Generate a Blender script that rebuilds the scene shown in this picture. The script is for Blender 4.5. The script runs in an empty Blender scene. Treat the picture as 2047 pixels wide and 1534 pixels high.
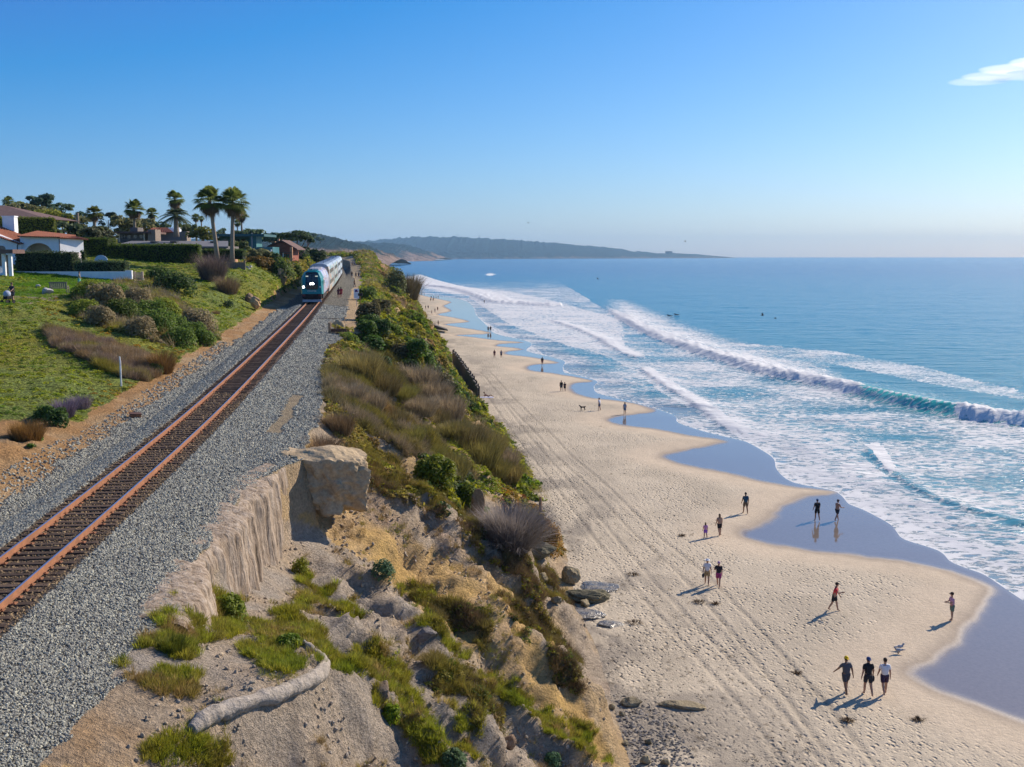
import bpy, bmesh, math, random
import numpy as np
from mathutils import Vector, Matrix, Euler, Quaternion
from mathutils.bvhtree import BVHTree

random.seed(7); RNG = np.random.default_rng(7)
SC = bpy.context.scene
COL = SC.collection
R = math.radians

# ------------------------------------------------------------------ camera, world, sun, exposure
CAM_H, FOC, YH, CX, CY = 22.0, 2050.0, 512.0, 1023.5, 767.0
TH = math.atan((CY - YH) / FOC); CT, ST = math.cos(TH), math.sin(TH)
cd = bpy.data.cameras.new('camera'); cam = bpy.data.objects.new('camera', cd); COL.objects.link(cam)
cam.location = (0, 0, CAM_H); cam.rotation_euler = (R(90) - TH, 0, 0)
cd.sensor_fit = 'HORIZONTAL'; cd.sensor_width = 36.0; cd.lens = 36.0 * FOC / 2047.0
cd.clip_start = 0.5; cd.clip_end = 60000
SC.camera = cam

SUN_AZ, SUN_EL = R(48), R(31)          # azimuth clockwise from +Y
SUND = Vector((math.sin(SUN_AZ) * math.cos(SUN_EL), math.cos(SUN_AZ) * math.cos(SUN_EL), math.sin(SUN_EL)))
W = bpy.data.worlds.new('World'); SC.world = W; W.use_nodes = True
wn = W.node_tree; wn.nodes.clear()
sky = wn.nodes.new('ShaderNodeTexSky'); sky.sky_type = 'NISHITA'; sky.sun_disc = False
sky.sun_elevation = SUN_EL; sky.sun_rotation = SUN_AZ
sky.altitude = 0; sky.air_density = 1.0; sky.dust_density = 0.5; sky.ozone_density = 4.0
bgn = wn.nodes.new('ShaderNodeBackground'); bgn.inputs[1].default_value = 0.088
won = wn.nodes.new('ShaderNodeOutputWorld')
tint = wn.nodes.new('ShaderNodeMix'); tint.data_type = 'RGBA'; tint.blend_type = 'MULTIPLY'; tint.inputs[0].default_value = 1
tint.inputs[7].default_value = (.80, .93, 1.12, 1)
gm = wn.nodes.new('ShaderNodeGamma'); gm.inputs[1].default_value = 1.12
wn.links.new(sky.outputs[0], tint.inputs[6]); wn.links.new(tint.outputs[2], gm.inputs[0]); 
# photo grade of the whole sky: deeper blue aloft, same everywhere
vm = wn.nodes.new('ShaderNodeVectorMath'); vm.operation = 'MULTIPLY_ADD'; vm.inputs[1].default_value = (1.0, .83, .66); vm.inputs[2].default_value = (-1.55, -.62, 1.55)
vx = wn.nodes.new('ShaderNodeVectorMath'); vx.operation = 'MAXIMUM'; vx.inputs[1].default_value = (.45, 1.35, 2.0)
wn.links.new(gm.outputs[0], vm.inputs[0]); wn.links.new(vm.outputs[0], vx.inputs[0]); wn.links.new(vx.outputs[0], bgn.inputs[0]); wn.links.new(bgn.outputs[0], won.inputs[0])
sl = bpy.data.lights.new('sun', 'SUN'); sl.energy = 5.0; sl.angle = R(0.55); sl.color = (1.0, 0.87, 0.72)
so = bpy.data.objects.new('sun', sl); COL.objects.link(so)
so.rotation_euler = SUND.to_track_quat('Z', 'Y').to_euler()
SC.view_settings.view_transform = 'Standard'; SC.view_settings.look = 'None'
SC.view_settings.exposure = 0.33; SC.view_settings.gamma = 1.0
SC.view_settings.use_curve_mapping = False
SC.cycles.max_bounces = 6; SC.cycles.diffuse_bounces = 2; SC.cycles.glossy_bounces = 3
SC.cycles.transmission_bounces = 4; SC.cycles.transparent_max_bounces = 8
SC.cycles.use_denoising = True
SC.cycles.use_adaptive_sampling = True

# ------------------------------------------------------------------ projection helpers (survey of the photograph)
def P(px, py, z=0.0):
    """world point at height z seen at photo pixel (px,py)"""
    u, v = px - CX, py - CY
    down = v * CT + FOC * ST; fwd = FOC * CT - v * ST
    t = (CAM_H - z) / down
    return (u * t, fwd * t, z)
def PD(px, py, D):
    u, v = px - CX, py - CY
    fwd = FOC * CT - v * ST; t = D / fwd
    return (u * t, D, CAM_H - (v * CT + FOC * ST) * t)
def PIX(x, y, z):
    dz = CAM_H - z
    zc = y * CT + dz * ST; yc = dz * CT - y * ST
    zc = np.maximum(zc, 0.1)
    return CX + FOC * x / zc, CY + FOC * yc / zc

# ------------------------------------------------------------------ numpy noise
def _h(ix, iy, s):
    n = (ix.astype(np.int64) * 374761393 + iy.astype(np.int64) * 668265263 + s * 1442695041) & 0x7fffffff
    n = ((n ^ (n >> 13)) * 1274126177) & 0x7fffffff
    n = (n ^ (n >> 16)) & 0x7fffffff
    return n / 0x7fffffff
def vn(x, y, s=0):
    x = np.asarray(x, float); y = np.asarray(y, float)
    ix, iy = np.floor(x), np.floor(y); fx, fy = x - ix, y - iy
    fx = fx * fx * fx * (fx * (fx * 6 - 15) + 10); fy = fy * fy * fy * (fy * (fy * 6 - 15) + 10)
    a, b, c, d = _h(ix, iy, s), _h(ix + 1, iy, s), _h(ix, iy + 1, s), _h(ix + 1, iy + 1, s)
    return (a + (b - a) * fx) * (1 - fy) + (c + (d - c) * fx) * fy
def fbm(x, y, s=0, o=4, g=0.5):
    t = 0; a = 1; n = 0
    for k in range(o):
        t = t + a * (vn(x * 2**k + 17.3 * k, y * 2**k - 9.1 * k, s + k) - 0.5) * 2; n += a; a *= g
    return t / n
def ridged(x, y, s=0, o=3):
    t = 0; a = 1; n = 0
    for k in range(o):
        t = t + a * (1 - np.abs(2 * vn(x * 2**k + 5.3 * k, y * 2**k + 3.1 * k, s + k) - 1)); n += a; a *= 0.5
    return t / n
def sstep(a, b, x):
    t = np.clip((x - a) / (b - a), 0, 1); return t * t * (3 - 2 * t)
def inpoly(x, y, poly):
    r = np.zeros(np.shape(x), bool); n = len(poly)
    for i in range(n):
        x1, y1 = poly[i]; x2, y2 = poly[(i + 1) % n]
        if y1 == y2: continue
        c = ((y1 > y) != (y2 > y)) & (x < (x2 - x1) * (y - y1) / (y2 - y1) + x1)
        r ^= c
    return r
def pldist(x, y, pts):
    """distance and signed side to a polyline (positive = right of travel)"""
    best = np.full(np.shape(x), 1e18); side = np.zeros(np.shape(x)); par = np.zeros(np.shape(x)); acc = 0
    for (x1, y1), (x2, y2) in zip(pts[:-1], pts[1:]):
        dx, dy = x2 - x1, y2 - y1; L2 = dx * dx + dy * dy + 1e-9; L = math.sqrt(L2)
        t = np.clip(((x - x1) * dx + (y - y1) * dy) / L2, 0, 1)
        d = (x - x1 - t * dx)**2 + (y - y1 - t * dy)**2
        m = d < best
        best = np.where(m, d, best); side = np.where(m, (x - x1) * dy - (y - y1) * dx, side); par = np.where(m, acc + t * L, par); acc += L
    return np.sqrt(best), np.sign(side), par

# ------------------------------------------------------------------ materials
MATS = {}
class NT:
    def __init__(s, name):
        s.m = bpy.data.materials.new(name); s.m.use_nodes = True; s.t = s.m.node_tree; s.t.nodes.clear()
        s.out = s.t.nodes.new('ShaderNodeOutputMaterial')
    def n(s, typ, **kw):
        nd = s.t.nodes.new('ShaderNode' + typ)
        for k, v in kw.items():
            if k.startswith('i_'):
                key = k[2:]; key = int(key) if key.isdigit() else key.replace('_', ' ')
                s.put(nd, key, v)
            else: setattr(nd, k, v)
        return nd
    def put(s, nd, key, v):
        if hasattr(v, 'is_output') or isinstance(v, bpy.types.NodeSocket): s.t.links.new(v, nd.inputs[key])
        else: nd.inputs[key].default_value = v
    def math(s, op, a, b=0.0, c=None, clamp=False):
        nd = s.n('Math', operation=op, use_clamp=clamp); s.put(nd, 0, a); s.put(nd, 1, b)
        if c is not None: s.put(nd, 2, c)
        return nd.outputs[0]
    def mix(s, f, a, b, mode='MIX'):
        nd = s.n('Mix', data_type='RGBA', blend_type=mode); s.put(nd, 0, f)
        for k, v in ((6, a), (7, b)):
            if isinstance(v, tuple) and len(v) == 3: v = (*v, 1)
            s.put(nd, k, v)
        return nd.outputs[2]
    def noise(s, scale, detail=4, rough=0.55, vec=None, dist=0.0, out=0):
        nd = s.n('TexNoise'); nd.inputs['Scale'].default_value = scale; nd.inputs['Detail'].default_value = detail
        nd.inputs['Roughness'].default_value = rough; nd.inputs['Distortion'].default_value = dist
        if vec is not None: s.t.links.new(vec, nd.inputs['Vector'])
        return nd.outputs[out]
    def vor(s, scale, vec=None, feat='F1', out='Distance', rnd=1.0):
        nd = s.n('TexVoronoi', feature=feat); nd.inputs['Scale'].default_value = scale; nd.inputs['Randomness'].default_value = rnd
        if vec is not None: s.t.links.new(vec, nd.inputs['Vector'])
        return nd.outputs[out]
    def ramp(s, f, stops, interp='LINEAR'):
        nd = s.n('ValToRGB'); cr = nd.color_ramp; cr.interpolation = interp
        while len(cr.elements) > 1: cr.elements.remove(cr.elements[0])
        for i, (p, c) in enumerate(stops):
            if isinstance(c, (int, float)): c = (c, c, c)
            e = cr.elements[0] if i == 0 else cr.elements.new(p)
            e.position = p; e.color = (*c, 1)
        s.put(nd, 0, f); return nd.outputs[0]
    def maprange(s, v, a, b, c=0.0, d=1.0, smooth=False):
        nd = s.n('MapRange'); nd.interpolation_type = 'SMOOTHSTEP' if smooth else 'LINEAR'
        s.put(nd, 0, v); nd.inputs[1].default_value = a; nd.inputs[2].default_value = b; nd.inputs[3].default_value = c; nd.inputs[4].default_value = d
        return nd.outputs[0]
    def geo(s): return s.n('NewGeometry').outputs['Position']
    def obj(s): return s.n('TexCoord').outputs['Object']
    def scaled(s, vec, sc, rot=(0, 0, 0)):
        nd = s.n('Mapping'); s.t.links.new(vec, nd.inputs[0]); nd.inputs['Scale'].default_value = sc; nd.inputs['Rotation'].default_value = rot
        return nd.outputs[0]
    def attr(s, name, out='Color', typ='GEOMETRY'):
        return s.n('Attribute', attribute_name=name, attribute_type=typ).outputs[out]
    def bump(s, h, strength=0.5, dist=0.1, normal=None):
        nd = s.n('Bump'); nd.inputs['Strength'].default_value = strength; nd.inputs['Distance'].default_value = dist
        s.t.links.new(h, nd.inputs['Height'])
        if normal is not None: s.t.links.new(normal, nd.inputs['Normal'])
        return nd.outputs[0]
    def bsdf(s, col, rough=0.8, normal=None, spec=0.3, **kw):
        b = s.n('BsdfPrincipled')
        if isinstance(col, tuple) and len(col) == 3: col = (*col, 1)
        s.put(b, 'Base Color', col); s.put(b, 'Roughness', rough); s.put(b, 'Specular IOR Level', spec)
        if normal is not None: s.t.links.new(normal, b.inputs['Normal'])
        for k, v in kw.items(): s.put(b, k.replace('_', ' '), v)
        s.t.links.new(b.outputs[0], s.out.inputs[0]); return b

def flat(name, col, rough=0.7, var=0.18, scale=6.0, spec=0.3, metal=0.0, bump=0.0, bscale=30.0, **kw):
    """plain procedural paint / cloth / wood: base colour, mottled by noise"""
    if name in MATS: return MATS[name]
    t = NT(name); p = t.obj()
    n = t.noise(scale, 5, 0.6, p)
    f = t.maprange(n, 0.3, 0.7, 1 - var, 1 + var)
    c = t.mix(1.0, col, t.n('CombineColor', i_0=f, i_1=f, i_2=f).outputs[0], 'MULTIPLY')
    nm = t.bump(t.noise(bscale, 3, 0.6, p), bump, 0.02) if bump else None
    t.bsdf(c, rough, nm, spec, Metallic=metal, **kw)
    MATS[name] = t.m; return t.m
def emit(name, col, s):
    if name in MATS: return MATS[name]
    t = NT(name); e = t.n('Emission'); e.inputs[0].default_value = (*col, 1); e.inputs[1].default_value = s
    t.t.links.new(e.outputs[0], t.out.inputs[0]); MATS[name] = t.m; return t.m

# ------------------------------------------------------------------ object helpers
def tag(o, label=None, cat=None, group=None, kind=None):
    if label: o['label'] = label
    if cat: o['category'] = cat
    if group: o['group'] = group
    if kind: o['kind'] = kind
    return o
def link(o, parent=None):
    COL.objects.link(o)
    if parent is not None: o.parent = parent
    return o
def empty(name, loc=(0, 0, 0), rz=0.0, label=None, cat=None, group=None):
    o = bpy.data.objects.new(name, None); o.empty_display_size = 0.2
    o.location = loc; o.rotation_euler = (0, 0, rz); link(o); return tag(o, label, cat, group)
def mesh_np(name, V, F, mat, parent=None, smooth=False, attrs=None, link_it=True):
    """V (n,3), F (m,k) all faces with the same number of corners"""
    V = np.asarray(V, np.float32); F = np.asarray(F, np.int32)
    me = bpy.data.meshes.new(name); n, k = F.shape
    me.vertices.add(len(V)); me.vertices.foreach_set('co', V.ravel())
    me.loops.add(n * k); me.loops.foreach_set('vertex_index', F.ravel())
    me.polygons.add(n); me.polygons.foreach_set('loop_start', np.arange(0, n * k, k, dtype=np.int32))
    me.polygons.foreach_set('loop_total', np.full(n, k, np.int32))
    if smooth: me.polygons.foreach_set('use_smooth', np.ones(n, bool))
    me.update(calc_edges=True)
    for an, av in (attrs or {}).items():
        av = np.asarray(av, np.float32)
        if av.ndim == 2:
            if av.shape[1] == 3: av = np.concatenate([av, np.ones((len(av), 1), np.float32)], 1)
            a = me.attributes.new(an, 'FLOAT_COLOR', 'POINT'); a.data.foreach_set('color', av.ravel())
        else:
            a = me.attributes.new(an, 'FLOAT', 'POINT'); a.data.foreach_set('value', av.ravel())
    if mat is not None: me.materials.append(mat)
    if not link_it: return me
    return link(bpy.data.objects.new(name, me), parent)
def grid_faces(n, m):
    i = np.arange(n * m).reshape(n, m)
    return np.stack([i[:-1, :-1], i[:-1, 1:], i[1:, 1:], i[1:, :-1]], -1).reshape(-1, 4)

class MB:
    """collects simple shapes into one mesh"""
    def __init__(s): s.v = []; s.f = []; s.n = 0; s.mi = []; s.cur = 0
    def add(s, V, F):
        s.v += [tuple(v) for v in V]; s.f += [tuple(i + s.n for i in f) for f in F]; s.mi += [s.cur] * len(F); s.n += len(V); return s
    def box(s, x0, x1, y0, y1, z0, z1, M=None):
        V = [Vector((x, y, z)) for x in (x0, x1) for y in (y0, y1) for z in (z0, z1)]
        if M is not None: V = [M @ v for v in V]
        return s.add(V, [(0, 1, 3, 2), (4, 6, 7, 5), (0, 4, 5, 1), (2, 3, 7, 6), (0, 2, 6, 4), (1, 5, 7, 3)])
    def prism(s, pts, a, b, axis='y'):
        """polygon pts in the plane across axis, extruded from a to b"""
        n = len(pts); V = []
        for t in (a, b):
            for (p, q) in pts:
                V.append({'y': (p, t, q), 'x': (t, p, q), 'z': (p, q, t)}[axis])
        F = [tuple(range(n)), tuple(reversed(range(n, 2 * n)))] + [(i, i + n, (i + 1) % n + n, (i + 1) % n) for i in range(n)]
        return s.add(V, F)
    def tube(s, pts, rad, k=8, cap=True):
        pts = [Vector(p) for p in pts]
        if not isinstance(rad, (list, tuple)): rad = [rad] * len(pts)
        V = []; F = []; up = None
        for i, p in enumerate(pts):
            d = (pts[min(i + 1, len(pts) - 1)] - pts[max(i - 1, 0)])
            d = d.normalized() if d.length > 1e-9 else Vector((0, 0, 1))
            a = d.orthogonal().normalized() if up is None else (up - d * up.dot(d)).normalized()
            up = a; b = d.cross(a)
            for j in range(k):
                t = 2 * math.pi * j / k; V.append(p + (a * math.cos(t) + b * math.sin(t)) * rad[i])
        for i in range(len(pts) - 1):
            for j in range(k):
                F.append((i * k + j, i * k + (j + 1) % k, (i + 1) * k + (j + 1) % k, (i + 1) * k + j))
        if cap: F.append(tuple(reversed(range(k)))); F.append(tuple(range((len(pts) - 1) * k, len(pts) * k)))
        return s.add(V, F)
    def ball(s, c, r, k=8, m=6):
        if not isinstance(r, (tuple, list)): r = (r, r, r)
        V = [(c[0], c[1], c[2] - r[2])]; F = []
        for i in range(1, m):
            ph = -math.pi / 2 + math.pi * i / m
            for j in range(k):
                t = 2 * math.pi * j / k
                V.append((c[0] + r[0] * math.cos(ph) * math.cos(t), c[1] + r[1] * math.cos(ph) * math.sin(t), c[2] + r[2] * math.sin(ph)))
        V.append((c[0], c[1], c[2] + r[2])); top = len(V) - 1
        for j in range(k):
            F.append((0, 1 + (j + 1) % k, 1 + j)); F.append((top, 1 + (m - 2) * k + j, 1 + (m - 2) * k + (j + 1) % k))
            for i in range(m - 2):
                a = 1 + i * k; F.append((a + j, a + (j + 1) % k, a + k + (j + 1) % k, a + k + j))
        return s.add(V, F)
    def build(s, name, mat, parent=None, smooth=False, link_it=True):
        me = bpy.data.meshes.new(name); me.from_pydata([tuple(v) for v in s.v], [], s.f); me.update()
        for m in (mat if isinstance(mat, (list, tuple)) else [mat]): me.materials.append(m)
        if max(s.mi, default=0): me.polygons.foreach_set('material_index', s.mi)
        if smooth: me.polygons.foreach_set('use_smooth', [True] * len(me.polygons))
        if not link_it: return me
        return link(bpy.data.objects.new(name, me), parent)
def bevel(o, w=0.02, seg=1):
    bm = bmesh.new(); bm.from_mesh(o.data)
    bmesh.ops.recalc_face_normals(bm, faces=bm.faces)
    bmesh.ops.bevel(bm, geom=list(bm.edges), offset=w, segments=seg, affect='EDGES', clamp_overlap=True)
    bm.to_mesh(o.data); bm.free(); return o
# ------------------------------------------------------------------ track alignment and bluff cross-sections
_ty = np.arange(-20, 1100, 4.0)
def smooth_tab(xs, ys, w=9):
    v = np.interp(_ty, xs, ys); k = np.hanning(w + 2)[1:-1]; k /= k.sum()
    vp = np.concatenate([2 * v[0] - v[w:0:-1], v, 2 * v[-1] - v[-2:-w - 2:-1]])
    return np.convolve(vp, k, 'same')[w:-w]
_tc = smooth_tab([-40, 0, 28.3, 48.5, 60, 76, 106, 137, 200, 260, 350, 450, 600, 1100], [-8, -11.3, -13.8, -15.75, -16.95, -18.7, -22.3, -26.6, -35.5, -44.3, -58.5, -78, -118, -270])
_tz = smooth_tab([-40, 0, 28, 48, 60, 76, 106, 137, 260, 350, 450, 1100], [13.1, 13.25, 13.46, 13.75, 14.1, 14.65, 15.4, 15.85, 17.3, 18.4, 19.5, 22])
def xc(y): return np.interp(y, _ty, _tc)
def zt(y): return np.interp(y, _ty, _tz)
def I(xs, ys): return lambda y: np.interp(y, xs, ys)
toe = I([-40, 0, 40, 54, 62, 72, 87, 110, 144, 189, 258, 339, 494, 560, 700, 1100], [4.6, 4.5, 4.2, 3.9, 3.0, 3.1, 1.2, -1.3, -5.5, -11.4, -20.5, -31, -50, -60, -85, -170])
te = I([-40, 10, 18, 26, 31.5, 41, 45, 54, 63, 86, 94, 100, 106, 110, 130, 157, 200, 260, 340, 420, 1100], [4, 4.2, 4.2, 4.7, 4.3, 4.6, 6, 6, 5.7, 5.2, 6, 4.4, 3.9, 7.2, 7.8, 7.6, 7.6, 7.4, 9, 13, 20])
wallh = I([0, 24, 27, 30, 35, 40, 46, 50, 60, 90, 98, 106, 112, 130], [.3, .3, .9, 1.7, 2.4, 2.9, 3.2, 1.6, .8, .7, 2.5, 2.5, .6, .6])
ys_ = [-40, 12, 50, 70, 84, 100, 120, 135, 150, 180, 220, 260, 350, 500, 1100]
LA = (I(ys_, [-24, -25, -25, -28, -30, -31, -34, -34.5, -35, -40, -46, -52, -66, -100, -290]), I(ys_, [13.2, 13.4, 13.9, 14.9, 15.5, 15.7, 16.3, 16.9, 18.0, 18.8, 19.8, 20.5, 21, 22, 24]))
LB = (I(ys_, [-32, -32, -31, -35, -36, -36.5, -38.5, -38.6, -39.5, -43, -49.5, -56, -72, -108, -300]), I(ys_, [13.4, 13.6, 14.1, 15.7, 16.8, 17.1, 17.7, 18.7, 20.3, 20.9, 21.4, 21.8, 22, 23, 26]))
LC = (I(ys_, [-42, -42, -42, -45, -42, -42, -46, -47, -48, -55, -65, -75, -95, -140, -340]), I(ys_, [13.8, 14, 14.6, 16.6, 18.1, 18.4, 18.6, 19.8, 20.8, 21.5, 22.2, 22.8, 23, 26, 30]))
LD = (I(ys_, [-90, -90, -95, -100, -100, -105, -110, -110, -112, -120, -130, -140, -160, -220, -420]), I(ys_, [15, 15, 16, 18, 20, 21, 23, 24.5, 26, 28, 29, 29, 29, 28, 30]))
LE = (I(ys_, [-400] * 15), I(ys_, [25, 25, 26, 28, 30, 34, 38, 40, 42, 46, 46, 46, 40, 30, 30]))
mesa = I([235, 300, 370, 700], [0, .55, 1, 1])
_hump = I([14, 20, 27, 34, 44], [.6, 1.3, 1.5, .8, 0])
def knots(y):
    c, z = xc(y), zt(y); e = c + te(y); ze = z - 0.72 + mesa(y) * (22.3 - z)
    T = toe(y); K = []
    for L in (LE, LD, LC, LB, LA): K.append((L[0](y), L[1](y)))
    K.append((c - 6.0, z - 0.45)); K.append((c - 4.4, z - 0.68)); K.append((c - 3.2, z - 0.80)); K.append((c - 2.3, z - 0.42))
    K.append((c - 1.5, z - 0.215)); K.append((c + 1.5, z - 0.215)); K.append((c + 2.4, z - 0.38))
    K.append((c + 3.6, z - .55 + mesa(y) * (22.3 - z) * .6)); K.append((e, ze))
    wx = np.interp(y, [24, 46, 52, 1100], [.9, .55, 1.6, 2.5])
    K.append((e + wx, ze - wallh(y)))
    zF = ze - wallh(y); xF = e + wx; zT = 1.25
    K.append((xF + .30 * (T - xF), zT + .74 * (zF - zT) + _hump(y)))
    K.append((xF + .72 * (T - xF), zT + .32 * (zF - zT)))
    K.append((T, zT - .35 + 0 * y)); K.append((T + 2.5, .1 + 0 * y))
    return K
NC = [8, 14, 26, 34, 40, 16, 16, 10, 10, 22, 14, 16, 18, 26, 84, 96, 60, 6]
def loft(ys):
    K = knots(ys); X = []; Z = []; U = []
    for i, n in enumerate(NC):
        t = np.arange(n) / n
        for tt in t:
            X.append(K[i][0] * (1 - tt) + K[i + 1][0] * tt); Z.append(K[i][1] * (1 - tt) + K[i + 1][1] * tt); U.append(i + tt)
    X.append(K[-1][0]); Z.append(K[-1][1]); U.append(len(NC))
    return np.array(X).T, np.array(Z).T, np.array(U)
NR = 640
_yy = 13 * (1100 / 13) ** (np.linspace(0, 1, NR) ** 0.93)
GX, GZ, GU = loft(_yy)
# soften knots along the section
for _ in range(3):
    GZ[:, 1:-1] = (GZ[:, :-2] + 2 * GZ[:, 1:-1] + GZ[:, 2:]) / 4 * (GU[1:-1] > 13.6) + GZ[:, 1:-1] * (GU[1:-1] <= 13.6)
GY = np.repeat(_yy[:, None], GX.shape[1], 1); U2 = np.repeat(GU[None], NR, 0)
GT = GX - xc(GY)
cl = sstep(13.95, 14.9, U2) * (1 - sstep(16.6, 17.3, U2))
hl = (1 - sstep(4.3, 5.0, U2))
# bluff relief: gullies run down the slope, blocks and ledges across it
dist = (U2 - 14)
gul = ridged(GY / 2.3 + fbm(GX / 6, GY / 6, 3) * 1.2, GX / 9.0 + 3, 11, 3)
big = fbm(GX / 7, GY / 9, 21, 3)
blk = fbm(GX / 1.5, GY / 1.7, 31, 4)
led = fbm(GX / 5, GZ / 0.8 + GY / 30, 41, 3)
wl = ridged(GX / 3.2 + fbm(GY / 3, GX / 3, 5), GY / 3.6, 15, 3)
dn = cl * (.36 * (ridged(GX / .9 + fbm(GY / .8, GX / .8, 8), GY / .75, 17, 3) - .6)) + cl * (1 + .9 * sstep(80, 220, GY)) * (1.2 * big + 2.3 * (gul - .62) + 1.4 * (wl - .6) + .5 * blk + .35 * led)
dn = dn * (1 - .85 * sstep(122, 138, GY) * (1 - sstep(190, 210, GY)) * sstep(15.2, 16.2, U2))
GX = GX + dn * .62; GZ = GZ + dn * .66 + cl * .12 * fbm(GX / .5, GY / .5, 51, 3)
# wall face: smooth flutes
wf = sstep(12.9, 13.0, U2) * (1 - sstep(14.0, 14.2, U2))
GX = GX + wf * (.32 * fbm(GY / 1.6, GY * 0, 61, 3) + .08 * fbm(GY / .35, GY * 0, 62, 2))
GZ = GZ + hl * (.35 * fbm(GX / 6, GY / 6, 71, 4) + .06 * fbm(GX / .7, GY / .7, 72, 3)) * sstep(-3.5, -8, GT)
shoulder = sstep(-4.0, -6.5, GT) * sstep(-30, -8, GT)
GZ = GZ + shoulder * (.18 * fbm(GX / 1.4, GY / 1.8, 73, 4))
# dirt bank lower left
GZ = GZ + 1.15 * np.exp(-(((GX + 22.3) / 2.0) ** 2 + ((GY - 40.5) / 5.5) ** 2)) * (.8 + .4 * fbm(GX / .8, GY / .8, 74, 3))
bed = (np.abs(GT) < 6)
GZ = GZ + bed * .02 * fbm(GX / .3, GY / .3, 75, 3)
# mesa lumps
GZ = GZ + sstep(350, 430, GY) * sstep(3, 10, GT) * (U2 < 14) * (1.6 * fbm(GX / 12, GY / 25, 76, 3) + .4)
# hollow undercut below the soil tube
_ax, _ay, _bx, _by2 = -7.6, 19.6, -3.9, 27.6
_L = math.hypot(_bx - _ax, _by2 - _ay); _d = ((GX - _ax) * (_by2 - _ay) - (GY - _ay) * (_bx - _ax)) / _L; _s = ((GX - _ax) * (_bx - _ax) + (GY - _ay) * (_by2 - _ay)) / _L
GZ = GZ - 2.1 * sstep(.15, 1.3, _d) * (1 - sstep(2.4, 5.5, _d)) * sstep(-1.5, 2.0, _s) * (1 - sstep(6.0, 9.5, _s)) * (1 + .3 * fbm(GX / .8, GY / .8, 77, 3))
GPX, GPY = PIX(GX, GY, GZ)

# ---- zones painted in the survey (photo pixel polygons, laid onto the surface)
jx = fbm(GX / 1.2, GY / 1.2, 81, 3) * 14; jy = fbm(GX / 1.2, GY / 1.2, 82, 3) * 9
def zone(*polys):
    m = np.zeros(GX.shape, bool)
    for p in polys: m |= inpoly(GPX + jx, GPY + jy, p)
    return m
def c3(a): return np.array(a, float)
n1 = fbm(GX / 1.1, GY / 1.4, 91, 4)[..., None]; n2 = fbm(GX / 5, GY / 6, 92, 3)[..., None]; n3 = fbm(GX / .35, GY / .35, 93, 2)[..., None]
SAND_O, SAND_T, GREYC, YEL, PINK = c3((.44, .255, .11)), c3((.52, .37, .21)), c3((.47, .38, .28)), c3((.60, .40, .155)), c3((.45, .33, .24))
SOIL, GRAV, LAWN = c3((.10, .125, .028)), c3((.30, .29, .25)), c3((.15, .28, .018))
def lerp(a, b, t): return a + (b - a) * t
BC = np.zeros(GX.shape + (3,)) + np.where((U2 < 5.6)[..., None], lerp(SOIL * 2.4, c3((.34, .32, .04)), np.clip(.4 + n2 + .5 * n1, 0, 1)), c3((.36, .29, .19)))
isR = (U2 > 13)
cliffc = lerp(GREYC, YEL, np.clip(.45 + 1.0 * n2 + .35 * n1, 0, 1)); cliffc = lerp(cliffc, PINK, np.clip(n1 * 1.2, 0, .8))
BC = np.where(isR[..., None], cliffc, BC)
lg = zone([(330, 1215), (520, 1090), (560, 1040), (700, 1060), (900, 1290), (1100, 1534), (100, 1534), (130, 1400), (300, 1240)])
BC = np.where(lg[..., None], lerp(c3((.43, .37, .30)), c3((.52, .40, .27)), np.clip(.5 + n1, 0, 1)), BC)
br = zone([(60, 1500), (130, 1385), (240, 1360), (330, 1400), (360, 1470), (330, 1534), (60, 1534)])
BC = np.where(br[..., None], lerp(c3((.42, .27, .14)), c3((.44, .35, .25)), np.clip(.5 + n1, 0, 1)), BC)
yel = zone([(700, 1010), (800, 1080), (1000, 1150), (1120, 1330), (1160, 1440), (1080, 1420), (860, 1230), (740, 1130), (600, 1030)], [(1100, 1250), (1190, 1440), (1240, 1534), (1160, 1534), (1110, 1420)])
BC = np.where(yel[..., None], lerp(c3((.62, .41, .15)), c3((.56, .40, .23)), np.clip(.5 + n1, 0, 1)), BC)
dirt = ((GT < -4.05 + .35 * n1[..., 0]) & (GT > -6.3 + .6 * n1[..., 0]) & (GY < 200)) | ((U2 < 5.5) & (GY < 64) & (GPY + jy > 842))
BC = np.where(dirt[..., None], lerp(SAND_O, SAND_T, np.clip(.35 + n1 + n2, 0, 1)), BC)
pad = (GT > 4.6 + .5 * n1[..., 0]) & (GT < 8.2) & (GY > 104) & (GY < 200) & (U2 < 14.2)
BC = np.where(pad[..., None], SAND_T, BC)
lawn = zone([(0, 535), (60, 545), (160, 545), (250, 573), (150, 583), (110, 598), (20, 607), (0, 612)]) & (U2 < 5) & (GY > 80)
BC = np.where(lawn[..., None], LAWN * (1 + .25 * n1), BC)
path = zone([(20, 607), (110, 598), (150, 583), (125, 580), (105, 585), (100, 593), (60, 601)]) & (GY > 75)
BC = np.where(path[..., None], c3((.34, .26, .19)), BC)
grav = (GT > -4.25 + .5 * n1[..., 0] + .15 * n3[..., 0]) & (GT < te(GY) - .05 + .25 * n1[..., 0]) & ~pad & (GY < 330) & (GT < np.interp(GY, [130, 170, 230, 330], [8., 6., 4.7, 3.2]))
grav &= ~((np.abs(GT - 4.1 - .3 * n1[..., 0]) < .35) & (GY > 50) & (GY < 62))
BC = np.where(grav[..., None], GRAV * (1 + .10 * n3), BC)
ms = (GY > 330) & (U2 > 12.4)
BC = np.where(ms[..., None], lerp(c3((.43, .27, .15)), c3((.36, .23, .13)), np.clip(.5 + n1, 0, 1)), BC)
BC = np.where((ms & (U2 < 13.9))[..., None], lerp(c3((.10, .075, .04)), c3((.32, .22, .13)), np.clip(n2 * 1.4, 0, 1)), BC)
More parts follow.
